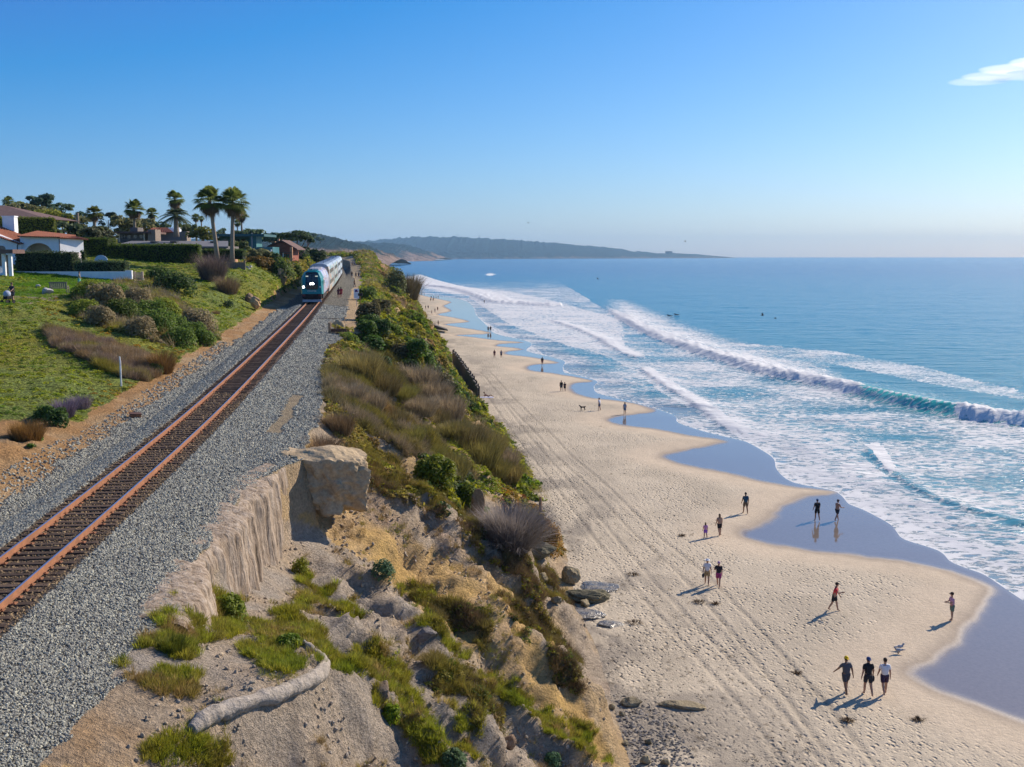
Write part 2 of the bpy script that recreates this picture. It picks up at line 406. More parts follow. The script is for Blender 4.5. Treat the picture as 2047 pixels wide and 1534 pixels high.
trackbed = (np.abs(GT) < 1.5) & (GY < 420)
BC = np.where(trackbed[..., None], c3((.17, .125, .09)) * (1 + .2 * n3), BC)
BC = np.clip(BC, .01, .8)

def m_ground():
    t = NT('ground_earth'); p = t.geo(); c = t.attr('base')
    g = t.attr('gravel', 'Fac')
    nf = t.noise(9, 6, .65, p); nf2 = t.noise(2.2, 5, .6, p)
    f = t.math('MULTIPLY', t.maprange(nf, .3, .7, .66, 1.3), t.maprange(nf2, .3, .7, .82, 1.18))
    col = t.mix(1.0, c, t.n('CombineColor', i_0=f, i_1=f, i_2=f).outputs[0], 'MULTIPLY')
    v = t.n('TexVoronoi'); v.inputs['Scale'].default_value = 17; t.t.links.new(p, v.inputs['Vector'])
    gcol = t.ramp(t.n('SeparateColor', i_0=v.outputs['Color']).outputs[0], [(0, (.15, .15, .13)), (.45, (.33, .31, .25)), (.8, (.47, .44, .35)), (1, (.62, .59, .5))])
    edge = t.maprange(v.outputs['Distance'], .25, .75, 1.0, .35)
    gcol = t.mix(1.0, gcol, t.n('CombineColor', i_0=edge, i_1=edge, i_2=edge).outputs[0], 'MULTIPLY')
    vg = t.attr('veg', 'Fac'); sp1 = t.ramp(t.vor(7, p), [(0, 1.3), (.35, 1.0), (.62, .5)]); sp2 = t.maprange(t.noise(3.5, 5, .7, p), .35, .65, .6, 1.4)
    col = t.mix(vg, col, t.mix(1.0, t.mix(1.0, col, sp1, 'MULTIPLY'), t.n('CombineColor', i_0=sp2, i_1=sp2, i_2=sp2).outputs[0], 'MULTIPLY'))
    col = t.mix(g, col, gcol)
    hb = t.math('ADD', t.math('MULTIPLY', nf, 1.0), t.math('MULTIPLY', t.noise(30, 4, .6, p), .35))
    hb = t.math('ADD', hb, t.math('MULTIPLY', t.noise(1.3, 6, .6, p), 1.2))
    hb = t.math('SUBTRACT', hb, t.math('MULTIPLY', t.math('MULTIPLY', v.outputs['Distance'], g), .8))
    t.bsdf(col, .95, t.bump(hb, .95, .30), .12); return t.m
GROUND = mesh_np('ground', np.stack([GX, GY, GZ], -1).reshape(-1, 3), grid_faces(*GX.shape)[:, ::-1], m_ground(), smooth=True,
                 attrs={'veg': ((U2 < 5.6) & ~dirt & ~path).ravel().astype(float), 'base': BC.reshape(-1, 3), 'gravel': (grav & ~trackbed).ravel().astype(float) * .96})
tag(GROUND, kind='structure')
gv = np.stack([GX, GY, GZ], -1)
BVG = BVHTree.FromPolygons(gv.reshape(-1, 3).tolist(), grid_faces(*GX.shape).tolist())

# ------------------------------------------------------------------ beach and sea
DRY = [(2400, 1560), (2200, 1490), (2047, 1445), (1950, 1412), (1870, 1385), (1818, 1355), (1810, 1340), (1850, 1312), (1900, 1275), (1935, 1230), (1952, 1195), (1978, 1174), (1940, 1158), (1850, 1130), (1720, 1112), (1580, 1097), (1510, 1082), (1478, 1066), (1520, 1043), (1560, 1010), (1610, 988), (1660, 981), (1560, 969), (1460, 947), (1370, 930), (1318, 914), (1370, 897), (1442, 881), (1380, 871), (1300, 857), (1240, 850), (1208, 838), (1250, 828), (1304, 820), (1260, 804), (1180, 795), (1145, 785), (1134, 773), (1150, 764), (1180, 760), (1110, 747), (1060, 741), (1050, 733), (1075, 727), (1112, 724), (1060, 714), (1015, 709), (1008, 703), (1042, 697), (990, 692), (1000, 687), (1042, 684), (1000, 681), (940, 674), (910, 670), (980, 665), (900, 652), (890, 648), (935, 643), (905, 635), (872, 629), (900, 622), (885, 612), (900, 604), (870, 597), (835, 588), (800, 570), (780, 555), (775, 540)]
FRONT = [(2400, 1420), (2200, 1300), (2047, 1208), (2000, 1177), (1960, 1150), (1925, 1137), (1890, 1122), (1868, 1101), (1800, 1079), (1783, 1062), (1770, 1047), (1720, 1020), (1690, 1008), (1676, 992), (1655, 980), (1580, 965), (1547, 940), (1541, 918), (1522, 903), (1492, 886), (1478, 881), (1440, 872), (1400, 862), (1350, 845), (1345, 832), (1300, 815), (1235, 798), (1190, 786), (1183, 772), (1190, 762), (1150, 750), (1125, 745), (1122, 733), (1125, 722), (1090, 712), (1050, 702), (1060, 690), (1050, 682), (990, 668), (975, 655), (965, 645), (950, 630), (945, 615), (930, 602), (900, 595), (860, 590), (830, 584), (805, 566), (785, 552), (778, 538)]
FW = [P(x, y, .05)[:2] for x, y in FRONT]; DW = [P(x, y, .25)[:2] for x, y in DRY]
def dens(pts, n=4):
    o = []
    for i in range(len(pts) - 1):
        p0 = np.array(pts[max(i - 1, 0)]); p1 = np.array(pts[i]); p2 = np.array(pts[i + 1]); p3 = np.array(pts[min(i + 2, len(pts) - 1)])
        for k in range(n):
            t = k / n; o.append(tuple(.5 * ((2 * p1) + (-p0 + p2) * t + (2 * p0 - 5 * p1 + 4 * p2 - p3) * t * t + (-p0 + 3 * p1 - 3 * p2 + p3) * t**3)))
    o.append(tuple(pts[-1])); return o
DRYs = dens(DRY, 3); FRs = dens(FRONT, 3)
NBR, NBC = 560, 420
_by = 34 * (1050 / 34) ** np.linspace(0, 1, NBR)
BY = np.repeat(_by[:, None], NBC, 1)
xl = toe(_by) - 1.5; xr = np.interp(_by, [34, 60, 90, 160, 300, 600, 1100], [48, 48, 58, 70, 70, 60, 20])
u = np.linspace(0, 1, NBC)[None]
BX = xl[:, None] * (1 - u) + xr[:, None] * u
bpx, bpy_ = PIX(BX, BY, BX * 0 + .2); fpx, fpy = PIX(BX, BY, BX * 0 + .04)
dpoly = [(-3000, 3000)] + [(2400, 3000)] + DRYs + [(-3000, 540)]
fpoly = [(-3000, 3000)] + [(2400, 3000)] + FRs + [(-3000, 538)]
dry = inpoly(bpx, bpy_, dpoly); land = inpoly(fpx, fpy, fpoly)
DWs = [P(x, y, .2)[:2] for x, y in DRYs]; FWs = [P(x, y, .04)[:2] for x, y in FRs]
dd, _, _ = pldist(BX, BY, DWs); df, _, _ = pldist(BX, BY, FWs)
sd = np.where(dry, dd, -dd); sf = np.where(land, df, -df)     # metres inside dry sand / inside land
bz = np.where(sf > 0, .05 + .012 * np.minimum(sf, 12), .05 + .06 * np.maximum(sf, -14)) + np.where(sd > 0, .045 * np.minimum(sd, 14) * (1 - .3 * np.minimum(sd, 14) / 14), 0)
# wet cells flat, dry: footprints and ruts
tracked = sstep(2.0, 6.0, sd)
fp = fbm(BX / .45, BY / .6, 101, 3); foot = np.clip(.55 - vn(BX / .30, BY / .38, 102), 0, 1)
patch = sstep(-.15, .25, fbm(BX / 9, BY / 14, 103, 3) + .25)
bz += tracked * (.06 * fbm(BX / 5, BY / 7, 104, 3) + patch * (.035 * fp - .05 * foot))
RUT1 = [P(x, y, .9)[:2] for x, y in [(960, 740), (1010, 800), (1060, 850), (1110, 905), (1180, 970), (1260, 1050), (1350, 1130), (1480, 1270), (1580, 1390), (1680, 1534), (1760, 1700)]]
RUT2 = [(a + 1.75, b + .1) for a, b in RUT1]
RUT3 = [P(x, y, .9)[:2] for x, y in [(975, 790), (1030, 870), (1080, 930), (1150, 1020), (1260, 1160), (1400, 1310), (1500, 1420), (1580, 1534), (1680, 1700)]]
RUT4 = [(a + 1.7, b) for a, b in RUT3]
rut = np.zeros_like(bz)
for k, L in enumerate((RUT1, RUT2, RUT3, RUT4)):
    d, _, _ = pldist(BX, BY, L); rut = np.maximum(rut, np.exp(-(d / .16) ** 2) * (.8 if k < 2 else .35))
    bz += tracked * (-.04 * np.exp(-(d / .15) ** 2) + .02 * np.exp(-((d - .34) / .13) ** 2))
BZ = bz
damp = 1 - sstep(-1.2, 1.3, sd + .4 * fbm(BX / 1.5, BY / 3, 106, 3))     # 1 = wet
bn = fbm(BX / 3, BY / 4, 107, 4)[..., None]; bn2 = fbm(BX / .6, BY / .8, 108, 3)[..., None]
DRYC, SMO, WETC = c3((.52, .44, .325)), c3((.57, .465, .335)), c3((.21, .17, .14))
bcol = lerp(SMO, DRYC, (tracked)[..., None]) * (1 + .10 * bn + .06 * bn2)
dk = sstep(.15, .5, fbm(BX / 4, BY / 10, 109, 3)) * tracked * .10
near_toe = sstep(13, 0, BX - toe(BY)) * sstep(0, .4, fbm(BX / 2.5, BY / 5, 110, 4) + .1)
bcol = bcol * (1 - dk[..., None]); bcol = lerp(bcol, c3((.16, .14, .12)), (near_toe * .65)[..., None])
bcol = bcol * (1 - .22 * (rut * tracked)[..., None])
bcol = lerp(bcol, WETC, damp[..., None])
def m_sand():
    t = NT('beach_sand'); p = t.geo(); c = t.attr('base'); w = t.attr('wet', 'Fac')
    nf = t.noise(5, 6, .65, p); f = t.maprange(nf, .3, .7, .88, 1.1)
    col = t.mix(1.0, c, t.n('CombineColor', i_0=f, i_1=f, i_2=f).outputs[0], 'MULTIPLY')
    rough = t.maprange(w, .45, .98, .9, .06)
    hb = t.math('ADD', t.math('MULTIPLY', t.noise(3.2, 5, .65, p), .5), t.math('MULTIPLY', t.noise(14, 3, .6, p), .25))
    pn = t.maprange(t.noise(.16, 3, .6, p), .42, .58, .25, 1.0); vv = t.maprange(t.vor(2.6, t.scaled(p, (1.2, .8, 1))), .05, .42, -1, 0, True); vv2 = t.maprange(t.vor(5.5, p), .05, .4, -.4, 0, True)
    hb = t.math('ADD', hb, t.math('MULTIPLY', t.math('MULTIPLY', t.math('ADD', vv, vv2), pn), t.math('MULTIPLY', t.attr('prints', 'Fac'), .95)))
    hb = t.math('MULTIPLY', hb, t.math('MULTIPLY_ADD', w, -.996, 1.0))
    sp = t.maprange(w, .5, 1.0, .1, 1.0)
    t.bsdf(col, rough, t.bump(hb, 1.0, .13), sp); return t.m
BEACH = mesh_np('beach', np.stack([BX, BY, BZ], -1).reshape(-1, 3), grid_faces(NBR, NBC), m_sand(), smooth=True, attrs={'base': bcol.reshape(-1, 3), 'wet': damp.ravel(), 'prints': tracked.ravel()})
tag(BEACH, kind='structure')
BVB = BVHTree.FromPolygons(np.stack([BX, BY, BZ], -1).reshape(-1, 3).tolist(), grid_faces(NBR, NBC).tolist())

# sea: fan of cells that grow with distance
NSR, NSC = 620, 640
pr = np.concatenate([np.linspace(1500, 1250, 40, endpoint=False), 512 + (1250 - 512) * (1.6 / 738) ** (np.linspace(0, 1, NSR - 40) ** 1.15)])
sy = 22 * 2054 / (pr - 512)
sy = np.minimum(sy, 16500.); sy[-1] = 16500
SY = np.repeat(sy[:, None], NSC, 1)
ang = np.linspace(-.30, .72, NSC)[None]; ang = np.repeat(ang, NSR, 0)
xl = np.interp(sy, [40, 60, 90, 150, 300, 600, 1200], [14, 14, 6, -8, -40, -110, -400]) 
a0 = np.maximum(xl / sy, -.33)
a1 = np.interp(sy, [40, 100, 400, 30000], [1.2, .85, .66, .6])
u = np.linspace(0, 1, NSC)[None]
SX = (a0[:, None] * (1 - u) + a1[:, None] * u) * SY
spx, spy = PIX(SX, SY, SX * 0)
sland = inpoly(spx, spy, fpoly); sfd, _, _ = pldist(spx, spy, FRs); near = SY < 1200
s_in = np.where(sland, -sfd, sfd) * (SY / 2050)                       # rough metres across view
fr_d, _, _ = pldist(SX, SY, FWs); s_m = np.where(sland, -fr_d, fr_d)
s_m = np.where(near, s_m, 500.)
# breakers
WAVE = [(1180, 600), (1228, 628), (1300, 668), (1400, 705), (1500, 738), (1600, 763), (1700, 785), (1800, 808), (1900, 828), (1980, 842), (2060, 850), (2300, 870), (2700, 890)]
WAVE2 = [(810, 566), (850, 572), (890, 576), (930, 584), (960, 596), (1000, 606), (1100, 612)]
WAVE3 = [(1735, 905), (1765, 930), (1800, 955), (1850, 985), (1920, 1015), (2000, 1038), (2060, 1052), (2200, 1080)]
WAVE4 = [(1284, 738), (1320, 765), (1370, 795), (1420, 830), (1445, 850), (1470, 862)]
WAVE5 = [(1105, 642), (1160, 660), (1210, 685), (1240, 703), (1262, 712)]
WAVE6 = [(1870, 1100), (1930, 1115), (2047, 1145), (2200, 1180)]
def wv(L, z=0): return dens([P(x, y, z)[:2] for x, y in L], 3)
def prof(L, h, front, back, n1_=1):
    d, s, par = pldist(SX, SY, wv(L)); v = np.where(s > 0, d, -d)
    return v, par
def side_of(L):   # metres, positive seaward (right / far side)
    d, s, par = pldist(SX, SY, wv(L)); return d * np.where(s > 0, -1, 1), par
SZ = np.zeros_like(SX); foam = np.zeros_like(SX); spray = np.zeros_like(SX); green = np.zeros_like(SX)
calm = sstep(0, 8, s_m)
swell = .22 * fbm(SX / 22, SY / 14, 201, 3) + .10 * fbm(SX / 5, SY / 3.2, 202, 3) + .035 * fbm(SX / 1.2, SY / .9, 203, 2)
SZ += calm * swell * sstep(4000, 600, SY)
d1, p1 = side_of(WAVE)
hh = np.interp(SX, [15, 25, 40, 60, 80, 100], [.3, .8, 1.1, 1.7, 1.8, 1.4]) * sstep(10, 24, SX + 0)
lump = fbm(SX / 1.3, SY / 1.3, 211, 3)
curl = np.where(d1 < 0, np.exp(-(d1 / 1.9) ** 2), np.exp(-(d1 / 6.5) ** 2))
brk = 1 - sstep(1690, 1745, spx) * (1 - sstep(1895, 1925, spx)) - .0 * spx
brk = np.clip(brk, 0, 1)
endf = sstep(1190, 1260, spx)
SZ += hh * curl * endf * (1 + .35 * lump * brk)
foam = np.maximum(foam, endf * brk * sstep(-2.9, -1.2, d1 + .7 * lump) * (1 - sstep(1.0, 4.5, d1)) * 1.25)
green = np.maximum(green, sstep(-4.2, -1.8, d1) * (1 - sstep(.3, 2.4, d1)) * sstep(1540, 1690, spx))
foam = np.maximum(foam, endf * (1 - brk) * sstep(-.2, .2, d1) * (1 - sstep(.4, 1.2, d1)) * .75)
foam = np.maximum(foam, endf * sstep(0, 2, d1) * (1 - sstep(6, 26, d1)) * (.62 + .25 * fbm(SX / 8, SY / 5, 212, 3)) * (1 - .75 * sstep(1620, 1720, spx)))
# white water between breaker and shore
inner = sstep(.3, -1.5, d1) * sstep(-.1, .3, s_m)
nf = fbm(SX / 12, SY / 7, 213, 4)
base = .41 + .32 * nf
base = base + .20 * (1 - sstep(2, 20, s_m)) - .20 * sstep(900, 780, spy) * sstep(1500, 1700, spx)*0
foam = np.maximum(foam, inner * base * sstep(545, 590, spy))
for L, h, fw, bw, f0 in ((WAVE3, .17, .40, 1.3, -.5), (WAVE4, .32, .8, 2.4, .85), (WAVE5, .40, 1.1, 3.2, .85), (WAVE6, .14, .7, 2.0, .5), (WAVE2, 1.2, 3.0, 16.0, 1.0)):
    d, p_ = side_of(L); e = pldist(spx, spy, L)[0] < 60 * sstep(520, 900, spy) + 14
    SZ += e * h * np.where(d < 0, np.exp(-(d / fw) ** 2), np.exp(-(d / bw) ** 2)) * (1 + .5 * lump) * calm
    foam = np.where((f0 < 0) & e & (np.abs(d + .35) < .75), foam * .62, foam) if f0 < 0 else np.maximum(foam, e * f0 * sstep(-fw * 1.3, -fw * .2, d) * (1 - sstep(bw * .5, bw * 1.6, d)))
w3 = [(1725, 885), (1745, 880), (1775, 925), (1765, 940)]
foam = np.maximum(foam, inpoly(spx + 8 * lump, spy + 5 * lump, [(1730, 888), (1758, 885), (1790, 935), (1775, 945)]) * 1.0)
foam = np.maximum(foam, inpoly(spx + 6 * lump, spy + 2 * lump, [(805, 556), (838, 549), (850, 552), (880, 562), (930, 575), (960, 592), (905, 588), (850, 577), (815, 573)]) * .85)
foam = np.maximum(foam, inpoly(spx + 10 * lump, spy + 3 * lump, [(850, 578), (920, 575), (1010, 582), (1100, 600), (1190, 625), (1240, 640), (1250, 700), (1100, 700), (990, 650), (950, 600)]) * (.62 + .2 * nf))
foam = np.maximum(foam, inpoly(spx + 4 * lump, spy + lump, [(972, 549), (980, 546), (988, 549), (986, 551), (974, 551)]) * 1.1)
foam = np.maximum(foam, inpoly(spx + 9 * lump, spy + 2 * lump, [(770, 523), (800, 519), (818, 521), (800, 524), (775, 527)]) * .9)
foam = np.maximum(foam, inpoly(spx + 30 * nf, spy + 6 * nf, [(1650, 700), (1850, 735), (1990, 770), (2047, 780), (2047, 800), (1900, 775), (1700, 735), (1480, 700), (1400, 680), (1500, 690)]) * (.40 + .3 * nf))
foam *= np.where(inner > .5, 1, 1)
s_e = s_m + .22 * fbm(SX / .9, SY / 1.2, 220, 3)
edge = np.exp(-((s_e - .22) / .24) ** 2) * np.where(spy > 850, 1.0, .75)
foam = np.maximum(foam, edge * 1.05)
thin = 1 - sstep(.5, 9, s_m + 3 * nf)                        # thin sheet: sand colour through water
left_blue = inpoly(spx, spy, [(780, 560), (960, 640), (1060, 690), (1130, 740), (1200, 790), (1420, 860), (1500, 890), (1440, 850), (1330, 790), (1270, 745), (1220, 715), (1130, 690), (1020, 650), (930, 590)])
foam = np.where(left_blue & (edge < .3), foam * np.clip(.62 + .5 * nf, .3, .9), foam)
foam = foam * sstep(-.05, .12, s_m) 
SZ = SZ + .03
def m_sea():
    t = NT('sea_water'); p = t.geo(); f = t.attr('foam', 'Fac'); g = t.attr('green', 'Fac'); th = t.attr('thin', 'Fac')
    q = t.scaled(p, (.55, 1.0, .3), (0, 0, R(-20)))
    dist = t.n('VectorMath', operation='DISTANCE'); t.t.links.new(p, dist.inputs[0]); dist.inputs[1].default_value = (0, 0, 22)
    # foam lace
    wq = t.n('VectorMath', operation='ADD'); t.t.links.new(q, wq.inputs[0])
    nz = t.n('TexNoise'); nz.inputs['Scale'].default_value = .5; nz.inputs['Detail'].default_value = 3; t.t.links.new(q, nz.inputs['Vector'])
    sc = t.n('VectorMath', operation='SCALE'); t.t.links.new(nz.outputs['Color'], sc.inputs[0]); sc.inputs['Scale'].default_value = 2.2
    t.t.links.new(sc.outputs[0], wq.inputs[1])
    v1 = t.vor(.8, wq.outputs[0], 'DISTANCE_TO_EDGE'); v2 = t.vor(2.6, wq.outputs[0], 'DISTANCE_TO_EDGE')
    n1_ = t.noise(1.7, 7, .7, q); n2_ = t.noise(.22, 4, .6, q)
    lace = t.math('ADD', t.maprange(v1, 0, .22, .34, -.08), t.maprange(v2, 0, .2, .16, -.05))
    lace = t.math('ADD', lace, t.maprange(n1_, .25, .75, -.50, .52))
    lace = t.math('ADD', lace, t.maprange(n2_, .3, .7, -.14, .14))
    cov = t.math('ADD', t.math('MULTIPLY', f, 1.25), lace)
    cov = t.math('MULTIPLY', t.maprange(cov, .58, .92, 0, 1, True), t.maprange(f, .02, .2, 0, 1))
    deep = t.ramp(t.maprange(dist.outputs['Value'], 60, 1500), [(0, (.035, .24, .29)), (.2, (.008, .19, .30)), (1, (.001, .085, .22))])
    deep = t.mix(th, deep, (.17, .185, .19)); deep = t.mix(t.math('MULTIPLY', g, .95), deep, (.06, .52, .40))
    deep = t.mix(t.maprange(f, .15, .45, 0, .45), deep, (.26, .42, .50))
    col = t.mix(cov, deep, (.86, .87, .86))
    rg = t.maprange(cov, 0, 1, .16, .75)
    b1 = t.noise(.9, 6, .62, t.scaled(p, (.6, 1.1, 1), (0, 0, R(-25)))); b2 = t.noise(.14, 4, .6, t.scaled(p, (.5, 1.4, 1), (0, 0, R(-15)))); b3 = t.noise(4.5, 4, .6, p)
    h = t.math('ADD', t.math('MULTIPLY', b1, .55), t.math('ADD', t.math('MULTIPLY', b2, 3.4), t.math('MULTIPLY', b3, .10)))
    h = t.math('MULTIPLY', h, t.maprange(th, 0, 1, 1, .10))
    h = t.math('ADD', h, t.math('MULTIPLY', cov, .18))
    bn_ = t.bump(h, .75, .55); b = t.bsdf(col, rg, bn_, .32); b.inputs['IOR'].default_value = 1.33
    tl = t.n('BsdfTranslucent'); tl.inputs[0].default_value = (.86, .9, .9, 1); mx = t.n('MixShader'); t.t.links.new(t.math('MULTIPLY', cov, .22), mx.inputs[0]); t.t.links.new(b.outputs[0], mx.inputs[1]); t.t.links.new(tl.outputs[0], mx.inputs[2]); t.t.links.new(mx.outputs[0], t.out.inputs[0])
    return t.m
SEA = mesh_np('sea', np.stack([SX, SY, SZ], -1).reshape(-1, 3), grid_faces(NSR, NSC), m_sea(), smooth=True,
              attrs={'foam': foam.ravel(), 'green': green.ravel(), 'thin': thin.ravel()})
tag(SEA, kind='structure')

# ------------------------------------------------------------------ far coast
def far_hill(name, prof_pts, D0, depth, mat, basez=-1, cols=220, rows=26, seed=0, amp=.12, facebreak=.45):
    """ridge whose crest is seen along prof_pts [(px, py)], standing at distance D0..D0+depth"""
    px = np.linspace(prof_pts[0][0], prof_pts[-1][0], cols)
    Dm = np.interp(px, [p[0] for p in prof_pts], [p[2] for p in prof_pts]) 
    py = np.interp(px, [p[0] for p in prof_pts], [p[1] for p in prof_pts]) + fbm(px / 9., px * 0, seed, 3) * 2.0 - np.maximum(0, fbm(px / 2.2, px * 0, seed + 1, 2)) * 3.6
    V = np.zeros((rows, cols, 3))
    for j in range(cols):
        x, y, z = PD(px[j], py[j], Dm[j])
        for i in range(rows):
            t = i / (rows - 1)
            if t < .62:
                q = t / .62; yy = y - depth * (1 - q) * .55; hz = (q ** facebreak)
            else:
                q = (t - .62) / .38; yy = y + depth * .5 * q; hz = 1 - q * .9
            V[i, j] = (x * (1 + 0 * t), yy, basez + (z - basez) * hz)
    a = V[..., 2] - basez
    nn = ridged(V[..., 0] / (depth * .10), V[..., 1] / (depth * .28), seed + 3, 4) - .55
    prot = np.minimum(np.linspace(0, 1, rows)[:, None] * 5, 1) * (1 - np.exp(-((np.linspace(0, 1, rows)[:, None] - .62) / .08) ** 2))
    V[..., 2] += a * nn * amp * prot * 4
    V[..., 1] += nn * depth * .12 * prot
    o = mesh_np(name, V.reshape(-1, 3), grid_faces(rows, cols), mat, smooth=True); tag(o, kind='structure'); return o
def m_hill(name, veg, rock, lo, hi, sc):
    t = NT(name); p = t.geo(); z = t.n('SeparateXYZ', i_0=p).outputs[2]
    nz = t.noise(sc, 7, .65, p); k = t.math('ADD', z, t.maprange(nz, .25, .75, -(hi - lo) * .9, (hi - lo) * .9))
    m = t.maprange(k, lo, hi, 1, 0, True)
    n2_ = t.noise(sc * 6, 6, .7, p); f = t.maprange(n2_, .3, .7, .5, 1.5)
    c = t.mix(m, veg, rock); c = t.mix(1.0, c, t.n('CombineColor', i_0=f, i_1=f, i_2=f).outputs[0], 'MULTIPLY')
    t.bsdf(c, .95, t.bump(n2_, 1.0, 1.0 / sc * .25), .1); return t.m
m_la = m_hill('hazed_headland_scrub', (.02, .07, .11), (.18, .16, .16), 2, 22, .004)  # scrub colour pushed to blue: distance haze painted into the surface
m_tp = m_hill('hazed_cliff_scrub', (.022, .06, .075), (.38, .27, .21), 16, 40, .011)  # coastal scrub also carries a bluish haze tint in its colour
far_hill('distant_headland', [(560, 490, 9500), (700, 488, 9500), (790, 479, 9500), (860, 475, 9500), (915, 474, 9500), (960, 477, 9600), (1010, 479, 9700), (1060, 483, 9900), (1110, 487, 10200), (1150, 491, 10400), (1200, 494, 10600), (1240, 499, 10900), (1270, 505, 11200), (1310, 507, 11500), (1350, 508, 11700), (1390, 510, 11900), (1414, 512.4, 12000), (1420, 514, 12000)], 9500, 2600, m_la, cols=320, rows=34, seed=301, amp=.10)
far_hill('distant_hills', [(330, 480, 5200), (480, 478, 5200), (560, 472, 5200), (620, 476, 5200), (700, 483, 5200), (760, 486, 5200), (800, 488, 5200), (840, 497, 5300), (870, 508, 5400), (890, 516, 5500)], 5200, 1500, m_hill('hazed_coast_scrub', (.02, .065, .095), (.33, .24, .20), 6, 48, .006), cols=260, rows=34, seed=311, amp=.10, facebreak=.5)  # blue of the hazy distance mixed into this scrub colour
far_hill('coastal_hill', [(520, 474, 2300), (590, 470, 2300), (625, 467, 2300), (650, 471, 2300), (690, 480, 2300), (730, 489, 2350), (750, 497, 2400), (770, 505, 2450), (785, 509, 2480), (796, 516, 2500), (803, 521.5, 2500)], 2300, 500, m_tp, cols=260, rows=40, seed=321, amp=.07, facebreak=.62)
# ------------------------------------------------------------------ placing things on the real ground
CAMV = Vector((0, 0, CAM_H))
def hit(px, py, which='g'):
    u, v = px - CX, py - CY
    d = Vector((u, FOC * CT - v * ST, -(v * CT + FOC * ST))).normalized()
    best = None
    for b in ((BVG,) if which == 'g' else (BVB,) if which == 'b' else (BVG, BVB)):
        h = b.ray_cast(CAMV, d, 3000)
        if h[0] is not None and (best is None or h[3] < best[1]): best = (h[0], h[3])
    return best[0] if best else Vector(P(px, py, 1.0))
def gz(x, y, which='g'):
    for b in ((BVG, BVB) if which == 'g' else (BVB, BVG)):
        h = b.ray_cast(Vector((x, y, 200)), Vector((0, 0, -1)), 400)
        if h[0] is not None: return h[0].z
    return 0.0

# ------------------------------------------------------------------ foliage
def m_leaf(name, rough=.6, transl=.35, inst=True):
    t = NT(name); c = t.attr('tint', 'Color', 'INSTANCER') if inst else t.n('ObjectInfo').outputs['Color']
    sh = t.attr('shade', 'Fac'); c = t.mix(1.0, c, t.n('CombineColor', i_0=sh, i_1=sh, i_2=sh).outputs[0], 'MULTIPLY')
    b = t.n('BsdfPrincipled'); t.t.links.new(c, b.inputs['Base Color']); b.inputs['Roughness'].default_value = rough; b.inputs['Specular IOR Level'].default_value = .2
    tr = t.n('BsdfTranslucent'); t.t.links.new(c, tr.inputs['Color'])
    mx = t.n('MixShader'); mx.inputs[0].default_value = transl + .12; t.t.links.new(b.outputs[0], mx.inputs[1]); t.t.links.new(tr.outputs[0], mx.inputs[2])
    t.t.links.new(mx.outputs[0], t.out.inputs[0]); return t.m
M_LI = m_leaf('leaf_cover'); M_LO = m_leaf('leaf_shrub', inst=False); M_TW = m_leaf('dry_stalk', .8, .15); M_TWO = m_leaf('dry_twig', .8, .15, False)
def m_stone_i():
    t = NT('stone'); c = t.attr('tint', 'Color', 'INSTANCER'); n = t.noise(6, 3, .6, t.obj())
    f = t.maprange(n, .3, .7, .8, 1.2); c = t.mix(1.0, c, t.n('CombineColor', i_0=f, i_1=f, i_2=f).outputs[0], 'MULTIPLY')
    t.bsdf(c, .9, None, .15); return t.m
M_ST = m_stone_i()

def leaves(n, shape, size, seed, up=.4, shade=(.55, 1.3), aspect=1.0):
    """n small leaf quads; shape(rng,n)->(n,3) centres, (n,3) outward"""
    g = np.random.default_rng(seed); C, N = shape(g, n)
    N = N + g.normal(0, .55, (n, 3)) + np.array([0, 0, up]); N /= np.linalg.norm(N, axis=1, keepdims=True) + 1e-9
    a = np.cross(N, g.normal(0, 1, (n, 3))); a /= np.linalg.norm(a, axis=1, keepdims=True) + 1e-9; b = np.cross(N, a)
    s = size * g.uniform(.6, 1.35, (n, 1)); V = np.stack([C + a * s * aspect, C + b * s * .7, C - a * s * aspect, C - b * s * .7], 1).reshape(-1, 3)
    sh = np.repeat(g.uniform(shade[0], shade[1], n), 4)
    return V, np.arange(4 * n).reshape(n, 4), sh
def dome(rx, rz, thick=.35, low=-.15):
    def f(g, n):
        d = g.normal(0, 1, (n, 3)); d /= np.linalg.norm(d, axis=1, keepdims=True); d[:, 2] = np.where(d[:, 2] < low, -d[:, 2], d[:, 2])
        r = 1 - thick * g.random((n, 1)) ** 1.5
        return d * r * np.array([rx, rx, rz]), d
    return f
def blades(n, rad, h, w, seed, lean=.5, shade=(.55, 1.3), curve=.3, spread=1.0):
    g = np.random.default_rng(seed); a = g.uniform(0, 2 * np.pi, n); r = rad * np.sqrt(g.random(n)) * spread
    base = np.stack([r * np.cos(a), r * np.sin(a), np.zeros(n)], 1)
    ln = lean * (.35 + r / rad) * g.uniform(.4, 1.2, n); a2 = a + g.normal(0, .6, n); hh = h * g.uniform(.55, 1.1, n)
    tip = base + np.stack([np.cos(a2) * ln * hh, np.sin(a2) * ln * hh, hh * np.sqrt(np.maximum(.1, 1 - ln * ln * .6))], 1)
    mid = (base + tip) / 2 + np.array([0, 0, 1]) * (curve * .3 * hh)[:, None]
    t = np.stack([-np.sin(a2), np.cos(a2), np.zeros(n)], 1) * w
    V = np.stack([base - t, base + t, mid + t * .8, mid - t * .8, tip], 1).reshape(-1, 3)
    F = []; 
    for i in range(n):
        k = i * 5; F += [(k, k + 1, k + 2, k + 3), (k + 3, k + 2, k + 4, k + 4)]
    return V, np.array(F), np.repeat(g.uniform(shade[0], shade[1], n), 5)
